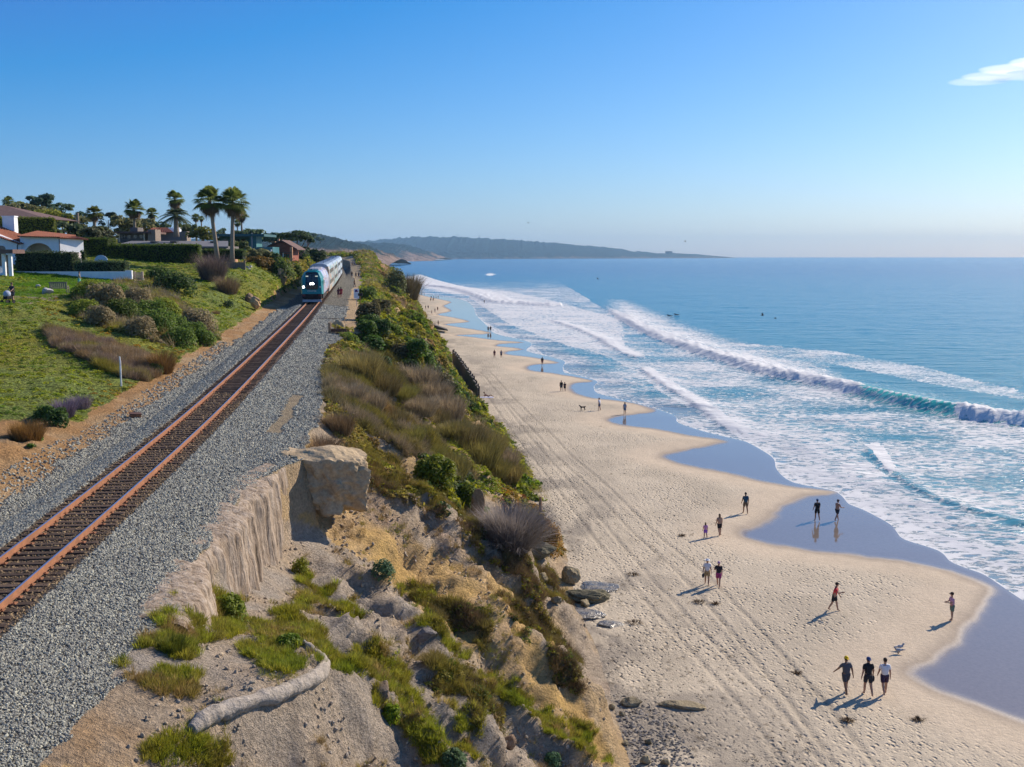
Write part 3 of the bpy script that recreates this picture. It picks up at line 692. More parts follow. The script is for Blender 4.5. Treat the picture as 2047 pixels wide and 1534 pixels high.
def tri_fix(name, V, F, sh, mat):
    me = bpy.data.meshes.new(name); me.from_pydata(V.tolist(), [], [tuple(dict.fromkeys(f)) for f in F.tolist()])
    a = me.attributes.new('shade', 'FLOAT', 'POINT'); a.data.foreach_set('value', sh.astype(np.float32)); me.materials.append(mat); me.update(); return me
T_LEAF = [tri_fix('leaf_clump', *leaves(26, dome(.5, .32), .15, 500 + k), M_LI) for k in range(3)]
T_TWIG = [tri_fix('twig_clump', *blades(44, .36, .75, .013, 510 + k, .75), M_TW) for k in range(3)]
T_GRASS = [tri_fix('grass_clump', *blades(34, .36, .8, .022, 520 + k, .6), M_LI) for k in range(3)]
def stone_me(seed):
    bm = bmesh.new(); bmesh.ops.create_icosphere(bm, subdivisions=1, radius=.5); g = random.Random(seed)
    for v in bm.verts: v.co = Vector((v.co.x * 1.15, v.co.y * .85, v.co.z * .7)) * g.uniform(.75, 1.2)
    me = bpy.data.meshes.new('stone'); bm.to_mesh(me); bm.free(); me.materials.append(M_ST); return me
T_STONE = [stone_me(k) for k in range(3)]

def gn_instances(name, pts, rot, scl, tint, templates, label=None):
    """a real point cloud on the surface that carries the clumps"""
    n = len(pts); me = bpy.data.meshes.new(name); me.vertices.add(n); me.vertices.foreach_set('co', np.asarray(pts, np.float32).ravel())
    for an, ty, key, arr in (('rot', 'FLOAT_VECTOR', 'vector', rot), ('scl', 'FLOAT_VECTOR', 'vector', scl)):
        a = me.attributes.new(an, ty, 'POINT'); a.data.foreach_set(key, np.asarray(arr, np.float32).ravel())
    a = me.attributes.new('tint', 'FLOAT_COLOR', 'POINT'); a.data.foreach_set('color', np.concatenate([tint, np.ones((n, 1))], 1).astype(np.float32).ravel())
    a = me.attributes.new('pick', 'INT', 'POINT'); a.data.foreach_set('value', RNG.integers(0, len(templates), n).astype(np.int32))
    o = link(bpy.data.objects.new(name, me))
    ng = bpy.data.node_groups.new(name, 'GeometryNodeTree'); ng.interface.new_socket('Geometry', in_out='INPUT', socket_type='NodeSocketGeometry'); ng.interface.new_socket('Geometry', in_out='OUTPUT', socket_type='NodeSocketGeometry')
    N = ng.nodes; L = ng.links; gi = N.new('NodeGroupInput'); go = N.new('NodeGroupOutput')
    m2p = N.new('GeometryNodeMeshToPoints'); L.new(gi.outputs[0], m2p.inputs[0])
    def at(nm, ty):
        q = N.new('GeometryNodeInputNamedAttribute'); q.data_type = ty; q.inputs[0].default_value = nm; return q.outputs[0]
    g2 = N.new('GeometryNodeGeometryToInstance')
    for tm in reversed(templates):
        to = bpy.data.objects.new(tm.name, tm); oi = N.new('GeometryNodeObjectInfo'); oi.inputs['Object'].default_value = to; oi.inputs['As Instance'].default_value = True
        L.new(oi.outputs['Geometry'], g2.inputs[0])
    iop = N.new('GeometryNodeInstanceOnPoints'); L.new(m2p.outputs[0], iop.inputs['Points'])
    jn = N.new('GeometryNodeJoinGeometry')
    for nd in [x for x in N if x.bl_idname == 'GeometryNodeObjectInfo']: L.new(nd.outputs['Geometry'], jn.inputs[0])
    L.new(jn.outputs[0], iop.inputs['Instance']); iop.inputs['Pick Instance'].default_value = True
    N.remove(g2)
    L.new(at('pick', 'INT'), iop.inputs['Instance Index'])
    try:
        e2r = N.new('FunctionNodeEulerToRotation'); L.new(at('rot', 'FLOAT_VECTOR'), e2r.inputs[0]); L.new(e2r.outputs[0], iop.inputs['Rotation'])
    except Exception: L.new(at('rot', 'FLOAT_VECTOR'), iop.inputs['Rotation'])
    L.new(at('scl', 'FLOAT_VECTOR'), iop.inputs['Scale']); L.new(iop.outputs[0], go.inputs[0])
    md = o.modifiers.new('scatter', 'NODES'); md.node_group = ng
    tag(o, label, kind='stuff'); return o

_dx = np.linalg.norm(gv[:-1, 1:] - gv[:-1, :-1], axis=2); _dy = np.linalg.norm(gv[1:, :-1] - gv[:-1, :-1], axis=2)
CAREA = _dx * _dy
def sample(mask, n, size):
    """n points on the ground where mask, density falling with clump size"""
    m = mask[:-1, :-1]; w = (CAREA * m / size(GY[:-1, :-1]) ** 2).ravel(); s = w.sum()
    if s <= 0: return np.zeros((0, 3)), np.zeros(0, int)
    idx = RNG.choice(len(w), n, p=w / s); i, j = idx // m.shape[1], idx % m.shape[1]
    a, b = RNG.random((n, 1)), RNG.random((n, 1))
    p = gv[i, j] * (1 - a) * (1 - b) + gv[i + 1, j] * a * (1 - b) + gv[i, j + 1] * (1 - a) * b + gv[i + 1, j + 1] * a * b
    return p, idx
def cover(name, mask, n, size, tint, templates, hs=1.0, tilt=.25, jit=.25, sink=0.0, label=None):
    p, _ = sample(mask, n, size)
    if len(p) == 0: return
    n = len(p); s = size(p[:, 1]) * RNG.uniform(.65, 1.35, n)
    rot = np.stack([RNG.normal(0, tilt, n), RNG.normal(0, tilt, n), RNG.uniform(0, 6.28, n)], 1)
    h = hs * RNG.uniform(.8, 1.25, n); scl = np.stack([s, s, s * h], 1)
    tt = tint(p) * RNG.uniform(1 - jit, 1 + jit, (n, 1)); p = p - np.array([0, 0, 1]) * (sink * s)[:, None]
    return gn_instances(name, p, rot, scl, np.clip(tt, .004, .9), templates, label)
def pal(*cols, f=4.0, seed=0, k=1.3):
    """patchy palette over the ground"""
    C = [c3(c) for c in cols]
    def fn(p):
        q = np.clip(.5 + k * .5 * fbm(p[:, 0] / f, p[:, 1] / f, seed, 4) * 1.6, 0, .999) * (len(C) - 1)
        i = np.floor(q).astype(int); t = (q - i)[:, None]; A = np.array(C); return A[i] * (1 - t) + A[np.minimum(i + 1, len(C) - 1)] * t
    return fn
GRN, GRN2, YGR, DKG, OLV, BRN, GBR, ORG, RED, STR = (.17, .24, .018), (.10, .165, .020), (.34, .34, .018), (.045, .085, .022), (.32, .27, .045), (.34, .225, .09), (.38, .29, .19), (.42, .22, .025), (.34, .10, .02), (.40, .29, .13)

# left hillside
HB = [[(80, 655), (150, 672), (240, 700), (320, 730), (330, 748), (290, 765), (220, 748), (160, 718), (100, 690)]]
HS = [[(150, 575), (270, 560), (330, 580), (380, 625), (435, 670), (420, 692), (340, 690), (240, 668), (165, 640), (145, 610)]]
HO = [[(100, 603), (175, 610), (215, 640), (300, 690), (420, 700), (400, 715), (300, 705), (200, 665), (60, 625)], [(170, 770), (270, 745), (300, 760), (250, 830), (180, 800)]]
zb, zs, zo = zone(*HB), zone(*HS), zone(*HO)
hillm = (U2 < 5.6) & (GT < -6.0 + .7 * n1[..., 0]) & ~lawn & ~path & ~dirt
nearh = hillm & (GY < 175)
cover('ice_plant_cover', nearh & ~zb & ~zs, 120000, lambda y: .24 + y / 330, lambda p: np.where((inpoly(*[a + 14 * fbm(p[:, 0], p[:, 1], 7) for a in PIX(p[:, 0], p[:, 1], p[:, 2])], HO[0]) | (inpoly(*[a for a in PIX(p[:, 0], p[:, 1], p[:, 2])], HO[1])))[:, None], pal(YGR, ORG, GRN, ORG, f=1.2, seed=5)(p), pal((.17, .26, .03), (.26, .34, .025), (.37, .38, .025), (.24, .32, .025), (.16, .24, .035), f=2.6, seed=3)(p)), T_LEAF, .55, label='short green and orange ice plant covering the hillside left of the railway')
cover('brown_brush', zb & (n1[..., 0] > -.35), 4200, lambda y: .50 + y * 0, pal(BRN, GBR, BRN, (.30, .22, .17), OLV, f=3, seed=8), T_TWIG, 1.5, .3, label='bare greyish brown brush lying in a band across the green hillside')
cover('hillside_scrub', zs, 12000, lambda y: .55 + y * 0, pal(GRN2, OLV, GRN, GBR, GRN2, YGR, (.20, .19, .06), f=2.2, seed=9), T_LEAF, 1.4, .5, label='tall mixed scrub with pale flower heads below the lawn')
cover('hillside_twigs', zs, 500, lambda y: .8 + y * 0, pal(BRN, OLV, GBR, (.2, .17, .12), f=2, seed=10), T_TWIG, 1.5, .4, label='dry stalks standing up through the scrub below the lawn')
farh = hillm & (GY >= 165) & (GY < 700)
cover('far_hillside_scrub', farh & (GX > -190), 15000, lambda y: 1.0 + (y - 165) / 110, pal(GRN2, DKG, OLV, YGR, BRN, GRN2, OLV, f=9, seed=12), T_LEAF, .9, label='dark mixed scrub on the hillside beyond the train')
cover('lawn_grass', lawn, 6000, lambda y: .30 + y * 0, pal((.17, .32, .015), (.13, .26, .015), (.22, .36, .02), f=2.5, seed=13), T_GRASS, .28, label='mown bright green lawn in front of the white house')
# seaward bluff
RB = [[(690, 722), (760, 715), (850, 750), (870, 790), (930, 830), (1000, 890), (1028, 950), (985, 940), (900, 870), (830, 810), (780, 790), (720, 760)],
      [(655, 745), (720, 770), (780, 830), (850, 870), (920, 930), (950, 960), (900, 960), (830, 930), (760, 880), (700, 850), (655, 800)]]
RB2 = [[(690, 890), (720, 880), (820, 960), (900, 1010), (960, 1060), (1040, 1110), (1100, 1150), (1125, 1200), (1130, 1250), (1060, 1200), (1000, 1140), (930, 1080), (850, 1010), (760, 990), (715, 950)],
       [(820, 1170), (900, 1200), (970, 1240), (960, 1300), (920, 1290), (850, 1250)], [(850, 1320), (930, 1330), (1000, 1430), (980, 1480), (900, 1420), (840, 1370)], [(1000, 1180), (1100, 1260), (1160, 1330), (1170, 1400), (1120, 1380), (1050, 1290)]]
RG = [[(780, 800), (850, 845), (900, 885), (960, 935), (1005, 958), (1015, 1010), (960, 975), (900, 930), (840, 885), (790, 850)], [(715, 572), (760, 585), (800, 640), (850, 680), (893, 735), (870, 725), (820, 685), (770, 640), (720, 612)]]
RD = [[(720, 640), (790, 640), (840, 690), (880, 740), (940, 795), (940, 815), (870, 775), (820, 745), (760, 722), (700, 690)], [(840, 915), (900, 925), (955, 985), (965, 1025), (900, 1015), (850, 970)]]
RO = [[(985, 955), (1040, 985), (1085, 1030), (1128, 1085), (1122, 1108), (1080, 1100), (1050, 1060), (1000, 1010)], [(870, 735), (900, 745), (945, 790), (935, 810), (890, 780)]]
RL = [[(645, 690), (720, 700), (800, 750), (780, 790), (700, 760), (655, 770)], [(655, 800), (700, 835), (740, 900), (800, 960), (860, 1010), (820, 1010), (740, 950), (700, 930), (690, 900), (650, 850)]]
RGR = [[(345, 1195), (400, 1180), (490, 1200), (485, 1270), (400, 1290), (330, 1275), (300, 1245)], [(225, 1330), (300, 1270), (380, 1290), (395, 1350), (380, 1395), (300, 1385), (250, 1365)], [(585, 1140), (640, 1160), (700, 1205), (722, 1250), (690, 1240), (640, 1190), (590, 1165)],
       [(540, 1225), (590, 1220), (640, 1270), (680, 1310), (710, 1350), (640, 1325), (570, 1265)], [(495, 1240), (560, 1260), (585, 1300), (520, 1290)], [(590, 1190), (640, 1195), (655, 1225), (600, 1215)], [(680, 1250), (715, 1270), (720, 1290), (690, 1285)],
       [(735, 1275), (790, 1330), (830, 1400), (870, 1470), (905, 1534), (840, 1534), (780, 1440), (720, 1370), (700, 1320)], [(860, 1390), (960, 1430), (990, 1490), (950, 1520), (890, 1480)],
       [(960, 1350), (1030, 1375), (1100, 1430), (1160, 1455), (1210, 1500), (1225, 1534), (1150, 1505), (1060, 1455), (990, 1400)], [(280, 1495), (350, 1465), (440, 1485), (465, 1534), (275, 1534)], [(480, 1290), (560, 1300), (615, 1335), (560, 1348), (500, 1325)], [(820, 1215), (870, 1235), (935, 1320), (880, 1295), (830, 1250)], [(770, 1120), (860, 1190), (880, 1230), (800, 1180)]]
rb, rb2, rg, rd, ro, rl, rgr = (zone(*z) & (U2 > 12.6) for z in (RB, RB2, RG, RD, RO, RL, RGR))
vis = (GY < 420)
cover('tall_brown_brush', rb & (n2[..., 0] < .22 + .3 * n1[..., 0]) & vis, 16000, lambda y: .50 + y / 330, pal(BRN, OLV, GBR, (.20, .17, .06), OLV, (.24, .20, .07), f=4, seed=21), T_TWIG, 1.05, .45, label='tall olive brown brush thick on the bluff slope above the beach')
cover('low_dry_scrub', rb2 & (n1[..., 0] > -.08), 6000, lambda y: .34 + y / 420, pal(BRN, OLV, (.16, .11, .06), BRN, f=2.5, seed=22), T_TWIG, 1.0, .4, label='low dry scrub scattered over the sandy bluff')
cover('bright_ice_plant', rg & vis, 9000, lambda y: .28 + y / 330, pal((.33, .36, .015), (.20, .27, .015), (.36, .36, .02), (.17, .28, .015), f=4, seed=23), T_LEAF, .6, label='bright green ice plant running down the bluff')
cover('dark_shrub_cover', rd & vis, 5200, lambda y: .5 + y / 200, pal(DKG, GRN2, DKG, YGR, (.16, .14, .02), DKG, f=3.5, seed=24), T_LEAF, 1.1, .5, label='dark green shrubs packed on the bluff beside the path')
cover('orange_ice_plant', ro & vis, 3600, lambda y: .3 + y / 300, pal(OLV, ORG, GRN2, RED, YGR, f=2.4, seed=25), T_LEAF, .7, label='orange tinged ice plant at the foot of the bluff')
cover('olive_ground_cover', rl & vis, 6500, lambda y: .34 + y / 300, pal(OLV, BRN, YGR, GBR, OLV, f=3, seed=26), T_LEAF, .6, .5, label='olive and straw coloured cover along the edge of the gravel')
cover('tufted_grass', rgr & (n1[..., 0] > -.25), 10500, lambda y: .18 + y / 290, pal((.24, .28, .025), (.34, .32, .03), (.30, .26, .05), (.33, .37, .03), BRN, (.40, .36, .05), f=1.1, seed=27), T_GRASS, .85, .25, label='tufts of green grass on the grey sandy spur')
cover('brush_leaves', (rb | rb2 | rl) & vis & (n1[..., 0] > -.1), 9000, lambda y: .26 + y / 300, pal(OLV, YGR, BRN, GRN2, OLV, (.34, .27, .05), f=1.5, seed=31), T_LEAF, .9, .5, label='small olive leaves in the brush of the bluff')
# thin scatter on bare slope
sp = (U2 > 14.2) & (U2 < 16.8) & vis & ~rgr & ~rb & (n1[..., 0] > .12)
cover('sparse_dry_tufts', sp, 5200, lambda y: .22 + y / 330, pal(OLV, BRN, STR, YGR, BRN, f=1.8, seed=28), T_TWIG, .8, .4, label='sparse dry tufts dotted over bare sandstone')
midR = (U2 > 12.6) & (GY > 88) & (GY < 620) & ~pad & ~grav & ~rb & ~rg & ~rd & ~((GT < te(GY) - .4) & (GY < 300)) & ~((GY > 130) & (GY < 205) & (U2 > 16.75)) & ~(ms & (U2 > 14) & (U2 < 16.2) & (n1[..., 0] < .3))
cover('bluff_scrub', midR & (n2[..., 0] < .16 + .4 * n1[..., 0]) & (GPX > 640), 17000, lambda y: .55 + y / 150, pal(BRN, OLV, GRN, GRN2, YGR, OLV, GRN, f=9, seed=29), T_LEAF, .8, .3, label='mixed brown and green scrub on the bluff between track and far beach')
cover('bluff_twigs', midR & (GPX > 640), 2600, lambda y: .5 + y / 260, pal(BRN, GBR, OLV, f=6, seed=30), T_TWIG, 1.2, .3, label='brown brush along the far bluff edge')
# ballast
nearb = grav & ~trackbed & (GY < 135)
def gt(p):
    q = RNG.random((len(p), 1)); return np.where(q < .18, c3((.15, .145, .13)), np.where(q < .82, c3((.33, .32, .26)), c3((.52, .50, .38)))) * (1 + 0 * q)
cover('ballast_gravel', nearb, 150000, lambda y: .028 + y * .0014, gt, T_STONE, 1.0, .6, .15, -.1, label='grey crushed stone ballast beside and between the sleepers')
bt = trackbed & (GY < 60)
cover('tie_gravel', bt, 12000, lambda y: .045 + y * .0009, lambda p: gt(p) * c3((.75, .55, .38)), T_STONE, .9, .6, .2, -.1, label='rust stained gravel lying between the rails')
eg = (np.abs(GT + 4.6) < .9) & (GY < 90) & ~grav
cover('spilled_gravel', eg, 2500, lambda y: .07 + y * .001, gt, T_STONE, 1.0, .6, .15, -.1, label='stray ballast stones spilled over the dirt strip')
er = (U2 > 14) & (U2 < 16.9) & (GY < 60)
cover('slope_rubble', er & (n1[..., 0] > -.1), 4200, lambda y: .07 + y * .0016, pal((.36, .31, .25), (.42, .33, .22), (.3, .26, .21), f=2, seed=33), T_STONE, .9, .8, .15, -.15, label='small clods and rubble on the eroded slope')
# beach pebbles and kelp scraps
def beach_pts(poly, n):
    xs = [p[0] for p in poly]; ys = [p[1] for p in poly]; o = []
    while len(o) < n:
        x = RNG.uniform(min(xs), max(xs)); y = RNG.uniform(min(ys), max(ys)) 
        if inpoly(np.array(x), np.array(y), poly): o.append(tuple(hit(x, y, 'b')))
    return np.array(o)
def litter(name, poly, n, s0, s1, tint, templ, flat_=1.0, label=None):
    p = beach_pts(poly, n); s = RNG.uniform(s0, s1, n) ** 1.0
    rot = np.stack([RNG.normal(0, .3, n), RNG.normal(0, .3, n), RNG.uniform(0, 6.28, n)], 1)
    return gn_instances(name, p, rot, np.stack([s, s, s * flat_], 1), tint(p) * RNG.uniform(.7, 1.3, (n, 1)), templ, label)
litter('beach_cobbles', [(1195, 1385), (1250, 1390), (1330, 1430), (1370, 1480), (1400, 1534), (1230, 1534), (1205, 1460)], 750, .06, .22, pal((.13, .125, .12), (.2, .18, .16), f=1, seed=41), T_STONE, .6, 'grey cobbles strewn on the sand at the bluff foot')
litter('dark_pebbles', [(1000, 860), (1050, 880), (1060, 940), (1030, 960), (1005, 920)], 900, .06, .16, pal((.12, .11, .10), (.18, .16, .14), f=1, seed=42), T_STONE, .6, 'patch of dark pebbles beside the brush on the upper beach')
kelp = [(960, 740), (1300, 900), (1500, 1100), (1420, 1200), (1560, 1400), (1640, 1534), (1240, 1534), (1190, 1380), (1130, 1100), (1040, 950), (960, 800)]
litter('kelp_scraps', kelp, 520, .10, .34, pal((.05, .035, .02), (.10, .065, .035), f=1, seed=43), T_TWIG, .25, 'dark dried kelp scraps over the dry sand')
litter('shore_pebbles', kelp, 1500, .04, .12, pal((.11, .10, .09), (.22, .2, .17), f=1, seed=44), T_STONE, .6, 'small dark pebbles dotted over the upper beach')
# ------------------------------------------------------------------ railway track
def heading(y): return math.atan2(-(xc(y + 1) - xc(y - 1)), 2.0)     # rotation about z that turns +Y onto the track
def tpt(y, t, dz=0): 
    a = heading(y); return Vector((xc(y) + t * math.cos(a), y + t * math.sin(a), zt(y) + dz))
track = empty('railway_track', (0, 0, 0), label='rusty single railway track on dark timber sleepers curving away under the train', cat='railway track')
m_rail = flat('rail_rust', (.30, .135, .065), .75, .25, 3); m_top = flat('rail_top', (.55, .50, .50), .28, .1, 2, .5, .85)
RPROF = [(-.07, -.17), (-.07, -.155), (-.012, -.14), (-.012, -.05), (-.036, -.035), (-.036, -.004), (-.030, 0), (.030, 0), (.036, -.004), (.036, -.035), (.012, -.05), (.012, -.14), (.07, -.155), (.07, -.17)]
ysr = np.concatenate([np.arange(8, 120, 1.2), np.arange(120, 440, 3.5)])
for t0 in (-.755, .755):
    V = []; F = []; mi = []; k = len(RPROF)
    for y in ysr:
        a = heading(y)
        for (p, q) in RPROF: V.append((xc(y) + (t0 + p) * math.cos(a), y + (t0 + p) * math.sin(a), zt(y) + q))
    for i in range(len(ysr) - 1):
        for j in range(k - 1):
            F.append((i * k + j, i * k + j + 1, (i + 1) * k + j + 1, (i + 1) * k + j)); mi.append(1 if j == 6 else 0)
    me = bpy.data.meshes.new('rail'); me.from_pydata(V, [], F); me.materials.append(m_rail); me.materials.append(m_top); me.polygons.foreach_set('material_index', mi)
    link(bpy.data.objects.new('rail', me), track)
def m_sleeper():
    t = NT('sleeper_timber'); p = t.obj(); rnd = t.n('ObjectInfo').outputs['Random']
    g = t.noise(4, 6, .7, t.scaled(p, (1, 14, 14))); c = t.ramp(g, [(.25, (.035, .022, .016)), (.5, (.085, .058, .042)), (.75, (.17, .125, .09))])
    f = t.maprange(rnd, 0, 1, .7, 1.35); c = t.mix(1.0, c, t.n('CombineColor', i_0=f, i_1=f, i_2=f).outputs[0], 'MULTIPLY')
    t.bsdf(c, .9, t.bump(g, .6, .02), .15); return t.m
MSL = m_sleeper()
mb = MB(); mb.box(-1.3, 1.3, -.115, .115, -.18, 0); slm = mb.build('sleeper', MSL, link_it=False)
bm = bmesh.new(); bm.from_mesh(slm); bmesh.ops.bevel(bm, geom=list(bm.edges), offset=.012, segments=1, affect='EDGES'); bm.to_mesh(slm); bm.free()
y = 21.0; n = 0; far = MB(); tp = MB(); rnd = random.Random(4)
while y < 420:
    a = heading(y) + rnd.uniform(-.018, .018)
    M = Matrix.Translation(tpt(y, rnd.uniform(-.08, .08), -.168 - rnd.uniform(0, .018))) @ Matrix.Rotation(a, 4, 'Z')
    if n < 300:
        o = link(bpy.data.objects.new('sleeper', slm), track); o.matrix_local = M; n += 1
    else: far.box(-1.3, 1.3, -.115, .115, -.18, 0, M)
    if y < 110:
        for s in (-.755, .755):
            tp.box(s - .18, s + .18, -.09, .09, 0, .022, M)
            for q in (-.13, .13): tp.box(s + q - .02, s + q + .02, -.06, -.02, .02, .06, M)
    y += .495 + rnd.uniform(-.03, .03)
tag(far.build('far_sleepers', MSL, track), kind='stuff'); tag(tp.build('tie_plates', m_rail, track), kind='stuff')

# ------------------------------------------------------------------ train
M_TEAL = flat('teal_paint', (.0, .20, .21), .32, .05, 2, .5); M_DARK = flat('black_panel', (.012, .016, .02), .22, .1, 3, .6); M_UND = flat('underframe', (.025, .022, .022), .8, .3, 4)
M_GRYM = flat('grey_steel', (.35, .35, .36), .5, .1, 4, .5); M_GLASS = flat('dark_glass', (.02, .035, .045), .08, .05, 2, .8); M_WHT = flat('white_paint', (.78, .78, .76), .5, .06, 4)
M_ROOF = flat('coach_roof', (.30, .38, .46), .5, .08, 2, .4)
def m_wrap(name, cols, seed):
    t = NT(name); p = t.obj(); q = t.scaled(p, (1, .30, .75)); q2 = t.n('VectorMath', operation='ADD', i_0=q).outputs[0]
    t.t.nodes[-1].inputs[1].default_value = (seed * 3.1, seed * 1.7, 0)
    n = t.noise(.55, 2, .4, q2, 1.6); c = t.ramp(n, [(.0, cols[0])] + [(.30 + .42 * i / len(cols), cols[i]) for i in range(len(cols))], 'CONSTANT')
    t.bsdf(c, .35, None, .45); return t.m
WR = [m_wrap('wrap_lilac', [(.33, .38, .62), (.42, .44, .58), (.34, .19, .16), (.50, .50, .55), (.20, .32, .52)], 1), m_wrap('wrap_tan', [(.42, .25, .20), (.48, .37, .23), (.50, .48, .46), (.12, .34, .34), (.42, .26, .24)], 2),
      m_wrap('wrap_teal', [(.14, .36, .36), (.50, .52, .53), (.46, .38, .25), (.30, .55, .58), (.42, .36, .34)], 3), m_wrap('wrap_white', [(.58, .58, .6), (.45, .50, .55), (.25, .30, .34), (.75, .76, .76), (.30, .55, .58)], 4), m_wrap('wrap_blue', [(.35, .55, .66), (.70, .74, .76), (.22, .36, .48), (.74, .76, .78), (.3, .5, .55)], 5)]
def bogie(par, y0):
    mb = MB(); mb.box(-1.15, 1.15, y0 - 1.5, y0 + 1.5, .35, .8); b = mb.build('bogie', M_UND, par)
    for dy in (-1.15, 1.15):
        w = MB()
        for s in (-.75, .75): w.tube([(s - .06, y0 + dy, .46), (s + .06, y0 + dy, .46)], .46, 16)
        w.build('wheel', flat('wheel_steel', (.16, .12, .10), .5, .2, 3, .5, .5), b)
def car_at(e, y0, L):
    y1 = y0 + L * .985; a = math.atan2(-(xc(y1) - xc(y0)), y1 - y0); pit = math.atan2(zt(y1) - zt(y0), L)
    e.location = (xc(y0), y0, zt(y0)); e.rotation_euler = (pit, 0, a)
LF = 136.5
loco = empty('locomotive', label='teal diesel locomotive with lit headlights leading the train', cat='locomotive'); car_at(loco, LF, 21)
sec = [(-1.5, 1.15), (-1.5, 2.9), (-1.42, 3.25), (-1.05, 4.0), (-.6, 4.2), (.6, 4.2), (1.05, 4.0), (1.42, 3.25), (1.5, 2.9), (1.5, 1.15)]
def fy(z): return max(0, z - 2.35) * .36
V = []; 
for (x, z) in sec: V.append((x * (.80 if z > 2 else .86), fy(z), z - (.05 if z > 3.9 else 0)))
for (x, z) in sec: V.append((x, 1.15 + fy(z) * .4, z))
for (x, z) in sec: V.append((x, 21.0, z))
k = len(sec); F = [tuple(range(k))] 
F += [(i, (i + 1) % k, k + (i + 1) % k, k + i) for i in range(k)]; F += [(k + i, k + (i + 1) % k, 2 * k + (i + 1) % k, 2 * k + i) for i in range(k)]; F.append(tuple(range(3 * k - 1, 2 * k - 1, -1)))
# split: cab teal, rear body wrapped
mb = MB(); mb.add(V, F[:1] + F[1:1 + k]); mb.add([(x, y + (1.2 if y > 1.15 + 2 else 0), z) for (x, y, z) in []], [])
cab = mb.build('cab', M_TEAL, loco)
mb = MB(); a = [v for v in V[k:2 * k]]; b = [(x, 21.0, z) for (x, z) in sec]; mb.add(a + b, [(i, (i + 1) % k, k + (i + 1) % k, k + i) for i in range(k)] + [tuple(range(2 * k - 1, k - 1, -1))])
body = mb.build('body', [WR[0]], loco)
mb = MB(); mb.prism([(-1.06, 3.93), (-1.46, 3.2), (-1.44, 3.2), (-1.05, 3.98), (-.6, 4.23), (.6, 4.23), (1.05, 3.98), (1.44, 3.2), (1.47, 3.2), (1.07, 4.01), (.62, 4.26), (-.62, 4.26)], 1.3, 3.6); mb.build('cab_roof', M_TEAL, loco)
mb = MB(); 
for (z0, z1, w0, w1) in ((1.75, 2.35, .74, .82), (2.35, 4.02, .82, .74)):
    mb.add([(-w0, fy(z0) - .03, z0), (w0, fy(z0) - .03, z0), (w1, fy(z1) - .03, z1), (-w1, fy(z1) - .03, z1), (-w0, fy(z0) + .01, z0), (w0, fy(z0) + .01, z0), (w1, fy(z1) + .01, z1), (-w1, fy(z1) + .01, z1)], [(0, 1, 2, 3), (4, 7, 6, 5), (0, 4, 5, 1), (1, 5, 6, 2), (2, 6, 7, 3), (3, 7, 4, 0)])
mb.build('nose_panel', M_DARK, loco)
mb = MB(); z0, z1 = 2.75, 3.75
for s in (-1, 1): mb.add([(s * .04, fy(z0) - .04, z0), (s * .78, fy(z0) - .04, z0), (s * .70, fy(z1) - .04, z1), (s * .04, fy(z1) - .04, z1)], [(0, 1, 2, 3)])
mb.build('windscreen', M_GLASS, loco)
for s in (-1, 1):
    mb = MB(); mb.box(s * .62 - .17, s * .62 + .17, fy(3.5) - .10, fy(3.5) - .03, 3.43, 3.55); mb.build('number_board', emit('number_glow', (.75, .85, .8), .55), loco)
ML = emit('headlamp', (.92, .95, 1.0), 14)
for (x, z, r) in ((-.15, 2.50, .13), (.15, 2.50, .13), (-1.08, 2.08, .14)):
    mb = MB(); mb.ball((x, fy(z) - .05, z), (r, .05, r), 14, 8); mb.build('headlight', ML, loco, True)
    mb = MB(); mb.tube([(x, fy(z) - .05, z), (x, fy(z) + .04, z)], r + .03, 14); mb.build('lamp_housing', M_DARK, loco)
mb = MB(); mb.ball((1.08, -.03, 2.08), (.12, .05, .12), 12, 6); tag(mb.build('headlight', flat('lamp_off', (.5, .5, .5), .2, .05), loco), 'unlit ditch light')
mb = MB(); mb.box(-1.25, 1.25, -.05, 1.1, .55, 1.15); mb.build('buffer_beam', M_UND, loco)
for s in (-1, 1): mb = MB(); mb.box(s * 1.05 - .2, s * 1.05 + .2, -.09, 0, .85, 1.12); mb.build('marker_lamp', flat('marker_red', (.12, .02, .02), .4, .1), loco)
mb = MB(); mb.add([(-1.25, -.35, .12), (1.25, -.35, .12), (1.25, -.2, .42), (-1.25, -.2, .42), (-1.25, .1, .12), (1.25, .1, .12), (1.25, .1, .42), (-1.25, .1, .42)], [(0, 1, 2, 3), (4, 7, 6, 5), (0, 4, 5, 1), (1, 5, 6, 2), (2, 6, 7, 3), (3, 7, 4, 0)]); mb.build('pilot', M_GRYM, loco)
mb = MB(); mb.tube([(0, -.45, .85), (0, .1, .85)], .10, 8); mb.box(-.14, .14, -.6, -.38, .72, .98); mb.build('coupler', M_UND, loco)
fc = bpy.data.curves.new('coaster', 'FONT'); fc.body = 'COASTER'; fc.size = .27; fc.extrude = .01; fc.align_x = 'CENTER'
to = bpy.data.objects.new('t', fc); link(to); bpy.context.view_layer.update(); dm = bpy.data.meshes.new_from_object(to.evaluated_get(bpy.context.evaluated_depsgraph_get())); bpy.data.objects.remove(to)
dm.materials.clear(); dm.materials.append(flat('pale_lettering', (.72, .78, .74), .5, .02)); lo = link(bpy.data.objects.new('lettering', dm), loco); lo.location = (0, -.035, 1.46); lo.rotation_euler = (R(90), 0, 0)
for s in (-1, 1):
    mb = MB(); mb.box(s * 1.60 - .03, s * 1.60 + .03, .95, 1.1, 2.5, 2.95); mb.build('mirror', flat('mirror_cream', (.6, .6, .4), .4), loco)
    mb = MB(); mb.box(s * 1.505 - .01, s * 1.505 + .01, 1.6, 2.4, 2.35, 3.0); mb.build('side_window', M_GLASS, loco)
